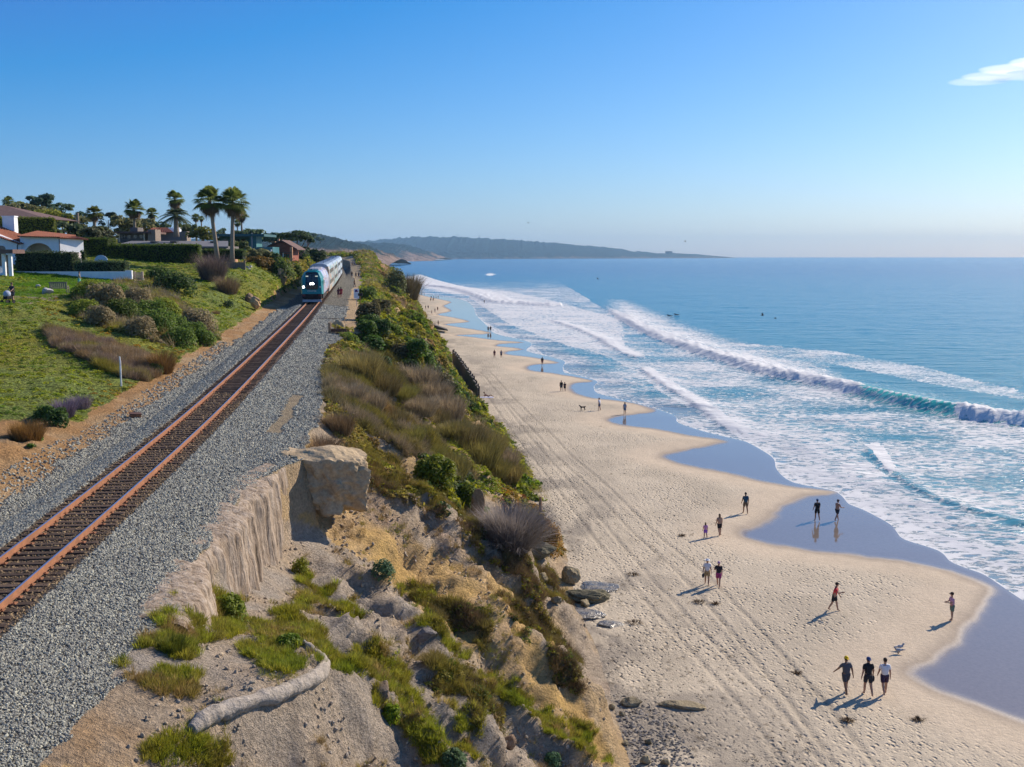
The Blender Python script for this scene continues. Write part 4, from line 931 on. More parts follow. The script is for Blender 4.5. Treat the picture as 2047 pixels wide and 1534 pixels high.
for (y0, y1) in ((5, 7.5), (8.5, 11), (12, 17)): mb = MB(); mb.box(-.7, .7, y0, y1, 4.18, 4.36); mb.build('roof_vent', M_GRYM, loco)
mb = MB(); mb.tube([(-.3, 2.4, 4.2), (-.3, 1.9, 4.45)], .05, 8); mb.tube([(-.1, 2.4, 4.2), (-.1, 1.8, 4.42)], .05, 8); mb.tube([(.3, 2.6, 4.2), (.3, 2.6, 4.9)], .012, 5); mb.build('horn', M_UND, loco)
mb = MB(); mb.box(-1.3, 1.3, 3.5, 17, .35, 1.15); mb.build('fuel_tank', M_UND, loco); bogie(loco, 3.2); bogie(loco, 17.8)
cy = LF + 21.8
LBL = ['lilac and brown wrapped double deck coach coupled right behind the locomotive', 'tan and teal wrapped double deck coach, second behind the locomotive', 'white patterned double deck coach, third behind the locomotive', 'blue and white double deck coach at the far end of the train']
mbw = MB(); mbw.box(-.012, .012, -.75, .75, -.32, .32); wme = mbw.build('window', M_GLASS, link_it=False)
for ci in range(4):
    c = empty('passenger_coach', label=LBL[ci], cat='train coach', group='double deck coaches of the train'); L = 25.6; car_at(c, cy, L)
    s2 = [(-1.5, .45), (-1.5, 3.7), (-1.38, 4.15), (-1.38, 4.15), (1.38, 4.15), (1.5, 3.7), (1.5, .45)]; s2 = [(-1.5, .5), (-1.5, 3.75), (-1.36, 4.25), (1.36, 4.25), (1.5, 3.75), (1.5, .5)]
    mb = MB(); mb.prism(s2, .15, L - .15); mb.build('body', WR[1 + ci], c)
    mb = MB(); mb.prism([(-1.37, 4.25), (-1.1, 4.55), (-.5, 4.72), (.5, 4.72), (1.1, 4.55), (1.37, 4.25)], .15, L - .15)
    for q in np.arange(1.5, L, 2.2): mb.prism([(-1.14, 4.55), (-.5, 4.745), (.5, 4.745), (1.14, 4.55), (1.1, 4.5), (-1.1, 4.5)], q, q + .06)
    mb.build('roof', M_ROOF, c)
    for s in (-1, 1):
        for lev, zz in ((0, 1.75), (1, 3.45)):
            for w in range(7):
                o = link(bpy.data.objects.new('window', wme), c); o.location = (s * 1.505, 4.2 + w * 2.8, zz)
        mb = MB(); mb.box(s * 1.51 - .012, s * 1.51 + .012, 1.2, 2.5, .7, 2.6); mb.build('door', flat('door_grey', (.45, .48, .5), .4), c)
    for q in (3.0, 22.5): mb = MB(); mb.tube([(-.55, q, 4.7), (-.55, q, 5.25)], .02, 5); mb.tube([(.55, q, 4.7), (.55, q, 5.25)], .02, 5); mb.build('aerial', M_UND, c)
    mb = MB(); mb.box(-1.2, 1.2, 6, 20, .3, .5); mb.build('underframe', M_UND, c); bogie(c, 2.8); bogie(c, 22.8); cy += 26.3

# ------------------------------------------------------------------ bluff-edge things
def m_shot():
    t = NT('sprayed_concrete'); p = t.geo(); q = t.scaled(p, (3.2, 3.2, .35)); n = t.noise(1.5, 6, .65, q, .5); n2 = t.noise(5, 5, .6, p)
    c = t.ramp(n, [(.3, (.10, .075, .05)), (.42, (.29, .22, .155)), (.6, (.43, .35, .27)), (.8, (.50, .42, .33))])
    f = t.maprange(n2, .3, .7, .8, 1.15); c = t.mix(1.0, c, t.n('CombineColor', i_0=f, i_1=f, i_2=f).outputs[0], 'MULTIPLY')
    t.bsdf(c, .95, t.bump(t.math('ADD', n, t.math('MULTIPLY', n2, .3)), .9, .15), .1); return t.m
M_SHOT = m_shot()
yw = np.linspace(25.2, 43.5, 300); Vw = []
for y in yw:
    xe = xc(y) + te(y); z = zt(y) - .72; h = wallh(y) + .5
    fl = .75 * fbm(y / 1.9, 3., 61, 2) + .22 * (abs((y / 1.35) % 1 - .5) * 2 - .5) + .07 * fbm(y / .25, 1., 64, 2)
    for k in range(34):
        t = k / 33
        if t < .35: q = t / .35 * math.pi / 2; px_ = -.85 + (1.28 + fl * .7) * math.sin(q); pz = .10 * math.cos(q * 1.2) * 1.0 - .30 * (1 - math.cos(q))
        else: q = (t - .35) / .65; px_ = .43 + fl * .7 + q * .35; pz = -.32 - q * h
        r_ = .07 * fbm(y / .5, k / 3.5, 65, 3) + .10 * ridged(y / .35, k / 14., 66, 2) * (t > .2)
        Vw.append((xe + px_ + float(r_), y, z + pz + .04 * float(fbm(y / .4, k / 3., 67, 2)) + .03))
wall = mesh_np('retaining_wall', Vw, grid_faces(300, 34), M_SHOT, smooth=True); tag(wall, 'streaked tan sprayed concrete wall dropping from the gravel edge', 'retaining wall')

def m_rock(name, a, b, sc=1.2, s2=6):
    t = NT(name); p = t.geo(); n = t.noise(sc, 6, .65, p); n2 = t.noise(s2, 5, .65, p)
    c = t.ramp(n, [(.3, a), (.7, b)]); f = t.maprange(n2, .3, .7, .7, 1.25); c = t.mix(1.0, c, t.n('CombineColor', i_0=f, i_1=f, i_2=f).outputs[0], 'MULTIPLY')
    t.bsdf(c, .93, t.bump(t.math('ADD', n, t.math('MULTIPLY', n2, .35)), .8, .12), .15); return t.m
M_RKT = m_rock('sandstone', (.36, .27, .16), (.52, .40, .25)); M_RKG = m_rock('olive_rock', (.10, .095, .06), (.22, .19, .12), 2, 9); M_RKB = m_rock('tan_boulder', (.22, .18, .11), (.38, .31, .19), 2, 8)
M_RKW = m_rock('pale_garden_rock', (.38, .38, .36), (.52, .50, .46), 2, 8)
def rock_me(seed, mat, sub=3, amp=.35, sharp=True):
    bm = bmesh.new(); bmesh.ops.create_icosphere(bm, subdivisions=sub, radius=1); V = np.array([v.co[:] for v in bm.verts])
    g = np.random.default_rng(seed); d = np.zeros(len(V))
    for _ in range(9):                                  # planar cuts give facets
        nrm = g.normal(0, 1, 3); nrm /= np.linalg.norm(nrm); h = g.uniform(.55, .85); e = V @ nrm - h; V = V - np.maximum(e, 0)[:, None] * nrm * .92
    V *= (1 + amp * .55 * fbm(V[:, 0] * 2 + V[:, 2] * 3.1 + seed, V[:, 1] * 2 - V[:, 2] * 1.7, seed, 4) + amp * .35 * (ridged(V[:, 0] * 1.6 + V[:, 1] + seed, V[:, 2] * 2.2 - V[:, 1], seed + 2, 3) - .6))[:, None]
    for v, c in zip(bm.verts, V): v.co = c
    me = bpy.data.meshes.new('rock'); bm.to_mesh(me); bm.free(); me.materials.append(mat); return me
def rock(name, px, py, w, h, dep, label, mat, seed, which='gb', cat='rock', sink=.3, rz=None, group=None, sub=3):
    """w,h in photo pixels at that distance, dep relative to w"""
    p = hit(px, py, which); s = p.y / FOC
    o = link(bpy.data.objects.new(name, rock_me(seed, mat, sub))); o.scale = (w * s / 2, w * s / 2 * dep, h * s / 2); o.location = (p.x, p.y + w * s / 2 * dep * .5, p.z + h * s / 2 * (1 - sink)); o.rotation_euler = (0, 0, rz if rz is not None else (seed * 1.3) % 6)
    return tag(o, label, cat, group)
def block(loc, half, rz, seed, label, mat=M_RKT):
    bm = bmesh.new(); bmesh.ops.create_icosphere(bm, subdivisions=5, radius=1)
    for v in bm.verts:
        c = v.co.copy(); q = max(abs(c.x), abs(c.y), abs(c.z)); p = c.lerp(c / q, .42); x, y, z = p.x * half[0], p.y * half[1], p.z * half[2]
        d = .26 * float(fbm(x / 1.1 + seed, y / 1.1 + z, seed, 4)) + .42 * (float(ridged(x / 1.5 + y / 1.7 + seed, z / 2.6, seed + 1, 3)) - .65) + .05 * float(fbm(x * 4 + z, y * 4 - z * 2, seed + 2, 2))
        v.co = Vector((x, y, z)) * (1 + d * (.35 if z > half[2] * .8 else 1))
    me = bpy.data.meshes.new('rock'); bm.to_mesh(me); bm.free(); me.materials.append(mat); o = link(bpy.data.objects.new('sandstone_block', me)); o.location = loc; o.rotation_euler = (.04, .06, rz)
    return tag(o, label, 'rock')
block((-8.35, 46.4, 11.75), (2.0, 1.6, 1.5), .15, 71, 'large sandstone block overhanging the slope at the end of the concrete wall')
block((-10.1, 46.2, 11.6), (1.0, 1.5, 1.6), -.2, 73, 'narrow sandstone block wedged between the concrete wall and the large block')
rock('rock', 1141, 1168, 44, 44, .8, 'big angular boulder at the bluff foot above the wet ledge', M_RKB, 74)
rock('rock', 1086, 1165, 30, 24, .8, 'rounded grey boulder against the bluff left of the big angular boulder', M_RKB, 75)
rock('rock', 1112, 1208, 24, 20, .8, 'small tan boulder just below the dark ledge at the bluff foot', M_RKB, 76)
rock('rock', 1170, 1214, 26, 20, .8, 'blocky boulder on the wet rock beside the dark ledge', M_RKB, 77)
rock('rock_ledge', 1178, 1205, 120, 34, .5, 'dark olive rock ledge jutting from the bluff foot', M_RKG, 78, rz=0.1, sub=4, sink=.45)
rock('rock_ledge', 1085, 1118, 60, 44, .7, 'dark eroded rock buttress under the orange ice plant', M_RKG, 79, rz=.2, sub=4)
rock('rock_ledge', 1262, 1412, 56, 22, .5, 'low flat rock outcrop, left of the two on the lower sand', M_RKB, 80, rz=.1, sink=.5)
rock('rock_ledge', 1365, 1418, 100, 18, .4, 'long low rock outcrop, right of the two on the lower sand', M_RKB, 81, rz=-.15, sink=.5)
rock('rock', 1224, 1420, 18, 14, .8, 'small tan rock among the cobbles left of the low outcrop', M_RKB, 82)
rock('rock', 1243, 1432, 16, 12, .8, 'grey rock among the cobbles just below the low outcrop', M_RKB, 83)
rock('rock', 1250, 1492, 18, 14, .8, 'tan rock on the cobbles near the bottom of the beach', M_RKB, 84)
rock('rock', 1297, 1490, 18, 14, .8, 'dark rounded rock right of the cobbles', M_RKG, 85)
rock('rock', 1292, 1528, 28, 20, .8, 'large tan rock at the bottom edge of the picture', M_RKB, 86)
rock('rock', 1330, 1530, 22, 14, .8, 'rock right of the large tan rock at the bottom edge', M_RKB, 87)
rock('rock', 1020, 1500, 34, 44, .7, 'upright brown rock sticking out of the grassy spur', m_rock('brown_rock', (.20, .13, .08), (.34, .23, .15), 3, 9), 88, rz=.3)
rock('rock', 845, 1285, 60, 40, .7, 'dark boulder in a hollow of the grey spur', m_rock('grey_rock', (.16, .14, .13), (.26, .23, .2), 3, 9), 89, rz=.3)
rock('rock', 760, 1400, 60, 46, .7, 'dark crumbling clod in the gully between grass strips', m_rock('dark_clod', (.12, .085, .055), (.26, .2, .15), 3, 9), 90, rz=.8)
# wet rock sheen
def patch(name, poly, mat, lift, label, cat, which='b', n=4):
    c = np.mean(poly, 0); pts = [hit(*q, which) for q in dens(poly + [poly[0]], n)[:-1]]; cc = hit(*c, which)
    V = [tuple(cc + Vector((0, 0, lift)))] + [tuple(p + Vector((0, 0, lift * .9))) for p in pts]; V += [tuple(p - Vector((0, 0, .15))) for p in pts]; m = len(pts)
    F = [(0, 1 + (i + 1) % m, 1 + i) for i in range(m)] + [(1 + i, 1 + (i + 1) % m, 1 + m + (i + 1) % m, 1 + m + i) for i in range(m)]
    mb = MB(); mb.add(V, F); o = mb.build(name, mat); return tag(o, label, cat)
def m_wetrock():
    t = NT('wet_rock'); p = t.geo(); n = t.noise(2.5, 6, .65, p); c = t.ramp(n, [(.3, (.10, .085, .06)), (.7, (.24, .20, .14))]); t.bsdf(c, t.maprange(n, .35, .6, .12, .5), t.bump(t.noise(6, 5, .6, p), .9, .08), .8); return t.m
MWR = m_wetrock()
rock('wet_rock_slab', 1165, 1236, 96, 16, .7, 'shiny wet rock slab seeping water at the bluff foot', MWR, 92, 'gb', 'wet rock', .75, .2, sub=4)
rock('wet_rock_slab', 1225, 1252, 60, 9, .7, 'low wet rock lip at the seaward end of the shiny slab', MWR, 93, 'gb', 'wet rock', .7, .1, sub=4)
rock('wet_rock_slab', 1200, 1180, 100, 10, .7, 'thin wet rock shelf behind the big angular boulder', MWR, 94, 'gb', 'wet rock', .75, -.2, sub=4)
# soil sock
sock = [(382, 1468), (392, 1450), (420, 1432), (460, 1420), (500, 1412), (540, 1400), (575, 1386), (610, 1372), (640, 1358), (656, 1342), (652, 1328), (635, 1312), (620, 1298), (608, 1288)]
sp_ = [hit(*q) for q in sock]; rr = [.13, .19, .20, .19, .19, .2, .2, .2, .2, .19, .15, .12, .10, .05]
for _ in range(2):
    for i in range(1, len(sp_) - 1): sp_[i] = (sp_[i - 1] + sp_[i] * 2 + sp_[i + 1]) / 4
dp = [Vector(q) for q in dens([tuple(p) for p in sp_], 6)]; dr = np.interp(np.linspace(0, 1, len(dp)), np.linspace(0, 1, len(rr)), rr)
mb = MB(); mb.tube([p + Vector((0, 0, .08 + .03 * float(fbm(i * .4, 0., 5, 2)))) for i, p in enumerate(dp)], [float(r * (1 + .16 * fbm(i * .5, 3., 6, 2))) for i, r in enumerate(dr)], 20)
me_s = mb.build('erosion_log', m_rock('crusted_soil', (.30, .26, .21), (.46, .40, .33), 5, 14), None, True); tag(me_s, 'grey crusted soil tube bent like a log across the grey slope', 'erosion tube')
for v in me_s.data.vertices: v.co += Vector((float(fbm(v.co.x * 5, v.co.z * 5, 9, 3)), float(fbm(v.co.x * 5, v.co.z * 5 + 7, 9, 3)), float(fbm(v.co.y * 5, v.co.x * 5, 8, 3)))) * .045
# sign, posts, stake, box, crib
sgn = hit(713, 612); s_ = sgn.y / FOC
sign = empty('warning_sign', sgn, label='white notice board with dark emblem at the cliff path', cat='sign')
mb = MB(); mb.tube([(0, 0, -.3), (0, 0, 2.0)], .035, 8); mb.build('post', M_GRYM, sign)
w_ = 5.2 * s_; mb = MB(); mb.box(-w_, w_, -.055, -.035, 1.0, 2.35); mb.build('board', flat('sign_face', (.75, .80, .85), .5, .03), sign)
mb = MB(); mb.tube([(-.02, -.065, 2.08), (-.02, -.057, 2.08)], .17, 14); mb.box(-.22, -.06, -.066, -.057, 1.86, 1.98); mb.box(.06, .14, -.066, -.057, 1.86, 2.04); mb.build('emblem', flat('emblem_purple', (.07, .03, .16), .5, .02), sign)
mb = MB(); mb.tube([(.20, -.068, 2.0), (.20, -.060, 2.0)], .06, 10); mb.build('red_mark', flat('sign_red', (.5, .03, .03), .5, .02), sign)
mb = MB()
for q in (1.65, 1.5, 1.35, 1.2): mb.box(-w_ * .7, w_ * .7, -.064, -.057, q, q + .05)
mb.build('print_line', flat('sign_blue', (.25, .45, .6), .5, .02), sign)
p2_ = hit(721, 628); pst = empty('marker_post', p2_, label='thin rusty post with a small box on top beside the sandy pad', cat='post')
mb = MB(); mb.tube([(0, 0, -.2), (0, 0, 2.3)], .03, 7); mb.build('post', m_rail, pst); mb = MB(); mb.box(-.28, .28, -.08, .08, 2.2, 2.5); mb.build('post_box', M_UND, pst)
q = hit(242.5, 772); mb = MB(); mb.tube([q + Vector((0, 0, -.3)), q + Vector((.0, 0, 60 * q.y / FOC * .8)), q + Vector((-.03, 0, 60 * q.y / FOC))], [.055, .05, .045], 10)
stk = mb.build('marker_stake', flat('whitewash', (.75, .75, .70), .6, .2, 5)); tag(stk, 'tall white marker stake standing in the ice plant beside the tracks', 'post')
q = hit(270, 835); bx = empty('trackside_box', q, label='small rusty metal box lying at the edge of the ballast', cat='metal box'); bx.rotation_euler = (.1, .1, .5)
mb = MB(); mb.box(-.28, .28, -.2, .2, -.08, .2); bevel(mb.build('casing', m_rail, bx), .01); mb = MB(); mb.box(-.31, .31, -.23, .23, .2, .25); mb.build('lid', flat('dark_rust', (.10, .05, .035), .8, .2), bx)
q = hit(662, 668); crib = empty('timber_crib', q, label='broken timber crib propping the gravel edge beside the washed out notch', cat='timber crib')
M_WD = flat('old_timber', (.34, .22, .13), .9, .3, 5, bump=.3); 
mb = MB(); mb.box(-.25, .0, -.12, .12, -1.2, 1.1); mb.build('post', M_WD, crib)
for k in range(4): mb = MB(); mb.box(0, 1.5, -.06, .06, -.9 + k * .36, -.57 + k * .36); mb.build('plank', flat('dark_timber', (.12, .06, .04), .9, .3, 5), crib)
rock('rock', 678, 668, 26, 34, .7, 'blocky tan boulder lodged beside the timber crib', M_RKT, 91, rz=.3, sink=.2)
a_, b_ = hit(622, 639), hit(690, 637.5); mb = MB(); mb.tube([a_ + Vector((0, 0, .04)), (a_ + b_) / 2 + Vector((0, 0, .06)), b_ + Vector((0, 0, .05))], .05, 6); tag(mb.build('dark_streak', M_UND), 'thin dark cable lying across the ballast before the sandy pad', 'streak')  # thin dark tube drawn as a line across the ballast
# seawalls
def seawall(name, pts, h, label, cat, mat, post=1.2, z0=.6):
    e = empty(name, label=label, cat=cat); P3 = [Vector((*P(x, y, 1.2)[:2], z0)) for x, y in pts]
    for a, b in zip(P3[:-1], P3[1:]):
        d = (b - a); L = d.length; n = max(1, int(L / post)); nn = Vector((-d.y, d.x, 0)).normalized() * .09
        for k in range(n):
            q0 = a + d * k / n; q1 = a + d * (k + .94) / n; hh = h * (1 + .05 * math.sin(k * 2.3)); mb = MB()
            mb.add([q0 - nn, q1 - nn, q1 + nn, q0 + nn] + [v + Vector((0, 0, hh)) for v in (q0 - nn, q1 - nn, q1 + nn, q0 + nn)], [(3, 2, 1, 0), (4, 5, 6, 7), (0, 1, 5, 4), (1, 2, 6, 5), (2, 3, 7, 6), (3, 0, 4, 7)]); mb.build('panel', mat, e)
            mb = MB(); mb.tube([q0 - nn * 1.5 - Vector((0, 0, .2)), q0 - nn * 1.5 + Vector((0, 0, hh + .25))], .10, 7); mb.build('post', M_UND, e)
    return e
seawall('seawall', [(956, 816), (945, 792), (930, 767), (915, 744), (905, 730)], 3.4, 'timber and pile seawall at the foot of the bluff above the sunbather', 'seawall', flat('weathered_wall', (.17, .15, .13), .9, .25, 3), 1.6)
seawall('seawall', [(834, 640), (830, 628), (824, 616)], 4.0, 'tall pale concrete seawall below the far green slope', 'seawall', flat('weathered_wall2', (.30, .26, .2), .9, .2, 1), 6)
q0, q1 = Vector(P(842, 656, 1)), Vector(P(896, 662, 1)); mb = MB(); d = (q1 - q0); mb.add([q0, q1, q1 + Vector((-.5, 5, 0)), q0 + Vector((0, 5, 0)), q0 + Vector((0, 0, 2.2)), q1 + Vector((0, 0, .3)), q1 + Vector((-.5, 5, .3)), q0 + Vector((0, 5, 2.2))], [(3, 2, 1, 0), (4, 5, 6, 7), (0, 1, 5, 4), (1, 2, 6, 5), (2, 3, 7, 6), (3, 0, 4, 7)])
tag(bevel(mb.build('groyne', flat('groyne_concrete', (.15, .13, .11), .9, .25, .6)), .15), 'low dark wedge shaped groyne reaching from the bluff over the sand', 'groyne')
q = Vector(P(1080, 1022, 1.2)); mb = MB(); mb.tube([q, q + Vector((.02, 0, 1.2))], [.16, .12], 8); tag(mb.build('timber_post', M_WD), 'short weathered post at the foot of the orange ice plant', 'post')
# ------------------------------------------------------------------ trees, shrubs, hedges
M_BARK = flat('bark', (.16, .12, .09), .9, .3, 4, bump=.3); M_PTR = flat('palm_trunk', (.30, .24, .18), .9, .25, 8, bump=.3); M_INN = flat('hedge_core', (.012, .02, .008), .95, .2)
def leafmesh(parts, mat, name='crown'):
    V = []; F = []; S = []; n = 0
    for (v, f, s) in parts: V.append(v); F.append(f + n); S.append(s); n += len(v)
    return mesh_np(name, np.concatenate(V), np.concatenate(F), mat, attrs={'shade': np.concatenate(S)}, link_it=False)
def crown_lobes(w, h, z0, seed, nl, lsize, per, flat_=.6, upb=.5, fill=.85):
    g = np.random.default_rng(seed); parts = []
    for i in range(nl):
        a = g.uniform(0, 6.28); r = w / 2 * fill * math.sqrt(g.random()); zz = z0 + h * g.uniform(.18, .85); k = math.sqrt(max(.1, 1 - ((zz - z0) / h * 2 - 1) ** 2 * .7))
        c = np.array([math.cos(a) * r * k, math.sin(a) * r * k, zz]); rr = w / 2 * g.uniform(.22, .42)
        v, f, s = leaves(per, dome(rr, rr * flat_, .45, -.5), lsize, seed * 50 + i, upb); parts.append((v + c, f, s))
    return parts
def base_at(px, py, D):
    x, y, z = PD(px, py, D); return Vector((x, y, z))
def tree(px, pyt, w, h, D, tint, label, seed, cat='tree', flat_=.6, nl=16, per=110, trunk=.35, group=None, name='tree', lean=0, zb=None):
    """pyt: photo row of the crown top; w,h crown width and height in photo px at distance D"""
    s = D / FOC; top = base_at(px, pyt, D); W_, H_ = w * s, h * s; g0 = gz(top.x, top.y); zb = g0 if g0 > 1 else top.z - H_ - 2
    e = empty(name, (top.x, top.y, zb - .2), label=label, cat=cat, group=group); z0 = top.z - H_ - zb + .2
    z0 = max(z0, -H_ * .2)
    parts = crown_lobes(W_, H_, z0, seed, nl, max(.16, W_ * .045), per, flat_)
    o = link(bpy.data.objects.new('crown', leafmesh(parts, M_LO)), e); o.color = (*tint, 1)
    mb = MB(); g = random.Random(seed); tz = z0 + H_ * .55; r0 = max(.12, W_ * .03)
    mb.tube([(lean, 0, 0), (lean * .6, 0, tz * .5), (0, 0, tz)], [r0 * 1.2, r0, r0 * .6], 8)
    for k in range(5):
        a = g.uniform(0, 6.28); rr = W_ * .36; mb.tube([(0, 0, tz * g.uniform(.55, .9)), (math.cos(a) * rr * .5, math.sin(a) * rr * .5, tz), (math.cos(a) * rr, math.sin(a) * rr, z0 + H_ * g.uniform(.45, .8))], [r0 * .5, r0 * .3, r0 * .12], 6)
    mb.build('trunk', M_BARK, e, True); return e
def shrub(px, pyb, w, h, tint, label, seed, cat='shrub', kind='leaf', which='g', per=None, group=None, name='shrub', ls=None, D=None):
    p = hit(px, pyb, which) if D is None else base_at(px, pyb, D); s = p.y / FOC; W_, H_ = w * s, h * s
    g = np.random.default_rng(seed)
    if kind == 'leaf':
        n = per or 900; parts = [leaves(int(n * .5), dome(W_ / 2, H_ * .92, .4), ls or max(.05, W_ * .045), seed, .4)]
        for i in range(7):
            a = g.uniform(0, 6.28); r = W_ * .30 * math.sqrt(g.random()); v, f, q = leaves(int(n * .12), dome(W_ * .24, H_ * .45, .4), ls or max(.05, W_ * .045), seed + i + 1, .4); parts.append((v + np.array([math.cos(a) * r, math.sin(a) * r, H_ * g.uniform(.2, .5)]), f, q))
        me = leafmesh(parts, M_LO, name)
    else:
        v, f, q = blades(per or 900, W_ * .38, H_, max(.008, W_ * .006), seed, .8 if kind == 'ball' else .55, curve=.5)
        me = tri_fix(name, v, f, q, M_TWO)
    o = link(bpy.data.objects.new(name, me)); o.location = (p.x, p.y, p.z - .05); o.color = (*tint, 1)
    return tag(o, label, cat, group)
def hedge(pts, w, h, label, seed, tint=(.10, .15, .025), z0=None, lsize=.11, dens_=75):
    """pts: world ground corners of the front line"""
    a, b = Vector(pts[0]), Vector(pts[1]); d = b - a; L = d.length; ang = math.atan2(d.y, d.x)
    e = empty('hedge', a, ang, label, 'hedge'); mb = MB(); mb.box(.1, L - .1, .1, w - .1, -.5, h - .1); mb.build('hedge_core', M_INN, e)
    g = np.random.default_rng(seed); A = [(L * w, 'top'), (L * h, 'front'), (w * h, 'l'), (w * h, 'r')]; C = []; N = []
    for ar, k in A:
        n = int(ar * dens_); u, v = g.random(n), g.random(n)
        if k == 'top': C.append(np.stack([u * L, v * w, h + 0 * u], 1)); N.append(np.tile((0, 0, 1.), (n, 1)))
        if k == 'front': C.append(np.stack([u * L, 0 * u, v * h], 1)); N.append(np.tile((0, -1., 0), (n, 1)))
        if k == 'l': C.append(np.stack([0 * u, u * w, v * h], 1)); N.append(np.tile((-1., 0, 0), (n, 1)))
        if k == 'r': C.append(np.stack([L + 0 * u, u * w, v * h], 1)); N.append(np.tile((1., 0, 0), (n, 1)))
    C = np.concatenate(C); N = np.concatenate(N); C = C + N * (.09 * g.normal(0, 1, (len(C), 1)) + .12 * fbm(C[:, 0] / .9, C[:, 2] / .9 + C[:, 1], seed, 2)[:, None])
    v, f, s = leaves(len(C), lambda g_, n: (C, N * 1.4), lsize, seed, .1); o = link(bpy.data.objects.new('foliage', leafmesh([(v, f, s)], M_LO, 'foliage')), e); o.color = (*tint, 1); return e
def palm(px, pyt, pyb, D, crw, label, seed, kind='fan', thick=.28, skirt=True, group=None, tint=(.19, .235, .05), lean=0.0, zg=None):
    s = D / FOC; top = base_at(px, pyt, D); bot = base_at(px, pyb, D); g = np.random.default_rng(seed); Rr = crw * s / 2 * 1.32
    e = empty('palm_tree', (top.x, top.y, bot.z - .3), label=label, cat='palm tree', group=group); H = top.z - bot.z + .3 - Rr * .62
    mb = MB(); mb.tube([(lean, 0, 0), (lean * .75, 0, H * .3), (lean * .35, 0, H * .7), (0, 0, H)], [thick * 1.3, thick, thick * .85, thick * .8], 10); mb.build('trunk', M_PTR, e, True)
    def fr(n, el0, el1, tint_, name, mat, drop, L0):
        V = []; F = []; S = []
        def add(q, sh):
            k = len(V); V.extend(q); F.append(tuple(range(k, k + 4))); S.extend([sh] * 4)
        for i in range(n):
            a = i * 2.399 + g.uniform(-.3, .3); el = g.uniform(el0, el1); L = L0 * g.uniform(.8, 1.1); d = np.array([math.cos(a) * math.cos(el), math.sin(a) * math.cos(el), math.sin(el)]); side = np.array([-math.sin(a), math.cos(a), 0]); up = np.cross(d, side); up = up if up[2] > 0 else -up
            o = np.array([0, 0, H]); sh = g.uniform(.6, 1.3)
            if kind == 'fan':
                st = L * .42; tip = o + d * st - np.array([0, 0, drop * st * .3]); w = .02 + Rr * .012
                add([o - side * w, o + side * w, tip + side * w, tip - side * w], sh)
                for b in range(13):
                    th = (b - 6) / 6 * 1.35; dd = d * math.cos(th) + side * math.sin(th); bl = L * .62 * (1 - .22 * abs(th)); m = tip + dd * bl * .6; en = tip + dd * bl - np.array([0, 0, bl * (.22 + drop * .3)]); ww = np.cross(dd, up) * bl * .075
                    add([tip, m + ww, en, m - ww], sh * g.uniform(.8, 1.2))
            else:
                pts = [o + d * L * t - np.array([0, 0, 1]) * L * .62 * t * t * (1 if el > -.2 else .4) for t in np.linspace(0, 1, 9)]
                for j in range(1, 9):
                    ax = pts[j] - pts[j - 1]; ax /= np.linalg.norm(ax); w = side * .03 * Rr * .5; add([pts[j - 1] - w, pts[j - 1] + w, pts[j] + w, pts[j] - w], sh)
                    for sgn in (-1, 1):
                        for q in (0, .5):
                            c = pts[j - 1] + (pts[j] - pts[j - 1]) * q; bl = L * .20 * math.sin(.35 + 2.6 * j / 9); t2 = c + (side * sgn * .85 + ax * .5) * bl - np.array([0, 0, bl * .35]); ww = ax * L * .022
                            add([c - ww, c + ww, t2 + ww * .3, t2 - ww * .3], sh * g.uniform(.8, 1.2))
        me = mesh_np(name, V, F, mat, attrs={'shade': np.array(S)}, link_it=False); ob = link(bpy.data.objects.new(name, me), e); ob.color = (*tint_, 1)
    if kind == 'fan':
        fr(52, -.55, 1.45, tint, 'crown', M_LO, .35, Rr)
        if skirt: fr(30, -1.35, -.5, (.20, .135, .08), 'dead_fronds', M_TWO, .9, Rr * .75)
    else: fr(60, -.35, 1.35, tint, 'crown', M_LO, .5, Rr * 1.05)
    return e

# palms
palm(418, 378, 522, 150, 56, 'tall fan palm, left of the pair in front of the grey flat roofed house', 1, lean=.9, thick=.30)
palm(465, 380, 528, 150, 56, 'tall fan palm, right of the pair in front of the grey flat roofed house', 2, lean=-.45, thick=.30)
palm(349, 384, 470, 190, 34, 'fan palm rising behind the broad date palm', 3, lean=.2, thick=.3)
palm(350, 408, 470, 180, 54, 'broad date palm with drooping fronds over the white round wall', 4, kind='date', thick=.4, skirt=False, tint=(.10, .13, .05))
palm(267, 402, 470, 220, 38, 'dark fan palm above the brown low roofed house', 5, thick=.3)
palm(303, 417, 470, 260, 22, 'small distant fan palm right of the dark fan palm', 6, thick=.3)
palm(187, 413, 460, 190, 30, 'short fan palm among the trees above the long hedge', 7, thick=.3, tint=(.16, .18, .04))
palm(391, 428, 480, 330, 16, 'thin distant palm just left of the tall pair', 8, thick=.25); palm(402, 432, 480, 350, 12, 'thinnest distant palm between the date palm and the tall pair', 9, thick=.25)
palm(482, 418, 478, 300, 26, 'thin distant palm directly right of the tall pair', 10, thick=.28); palm(474, 440, 478, 330, 14, 'short distant palm half hidden behind the right tall palm', 11, thick=.22)
palm(16, 394, 440, 230, 22, 'small palm on the skyline above the dark tiled roof', 12, thick=.3)
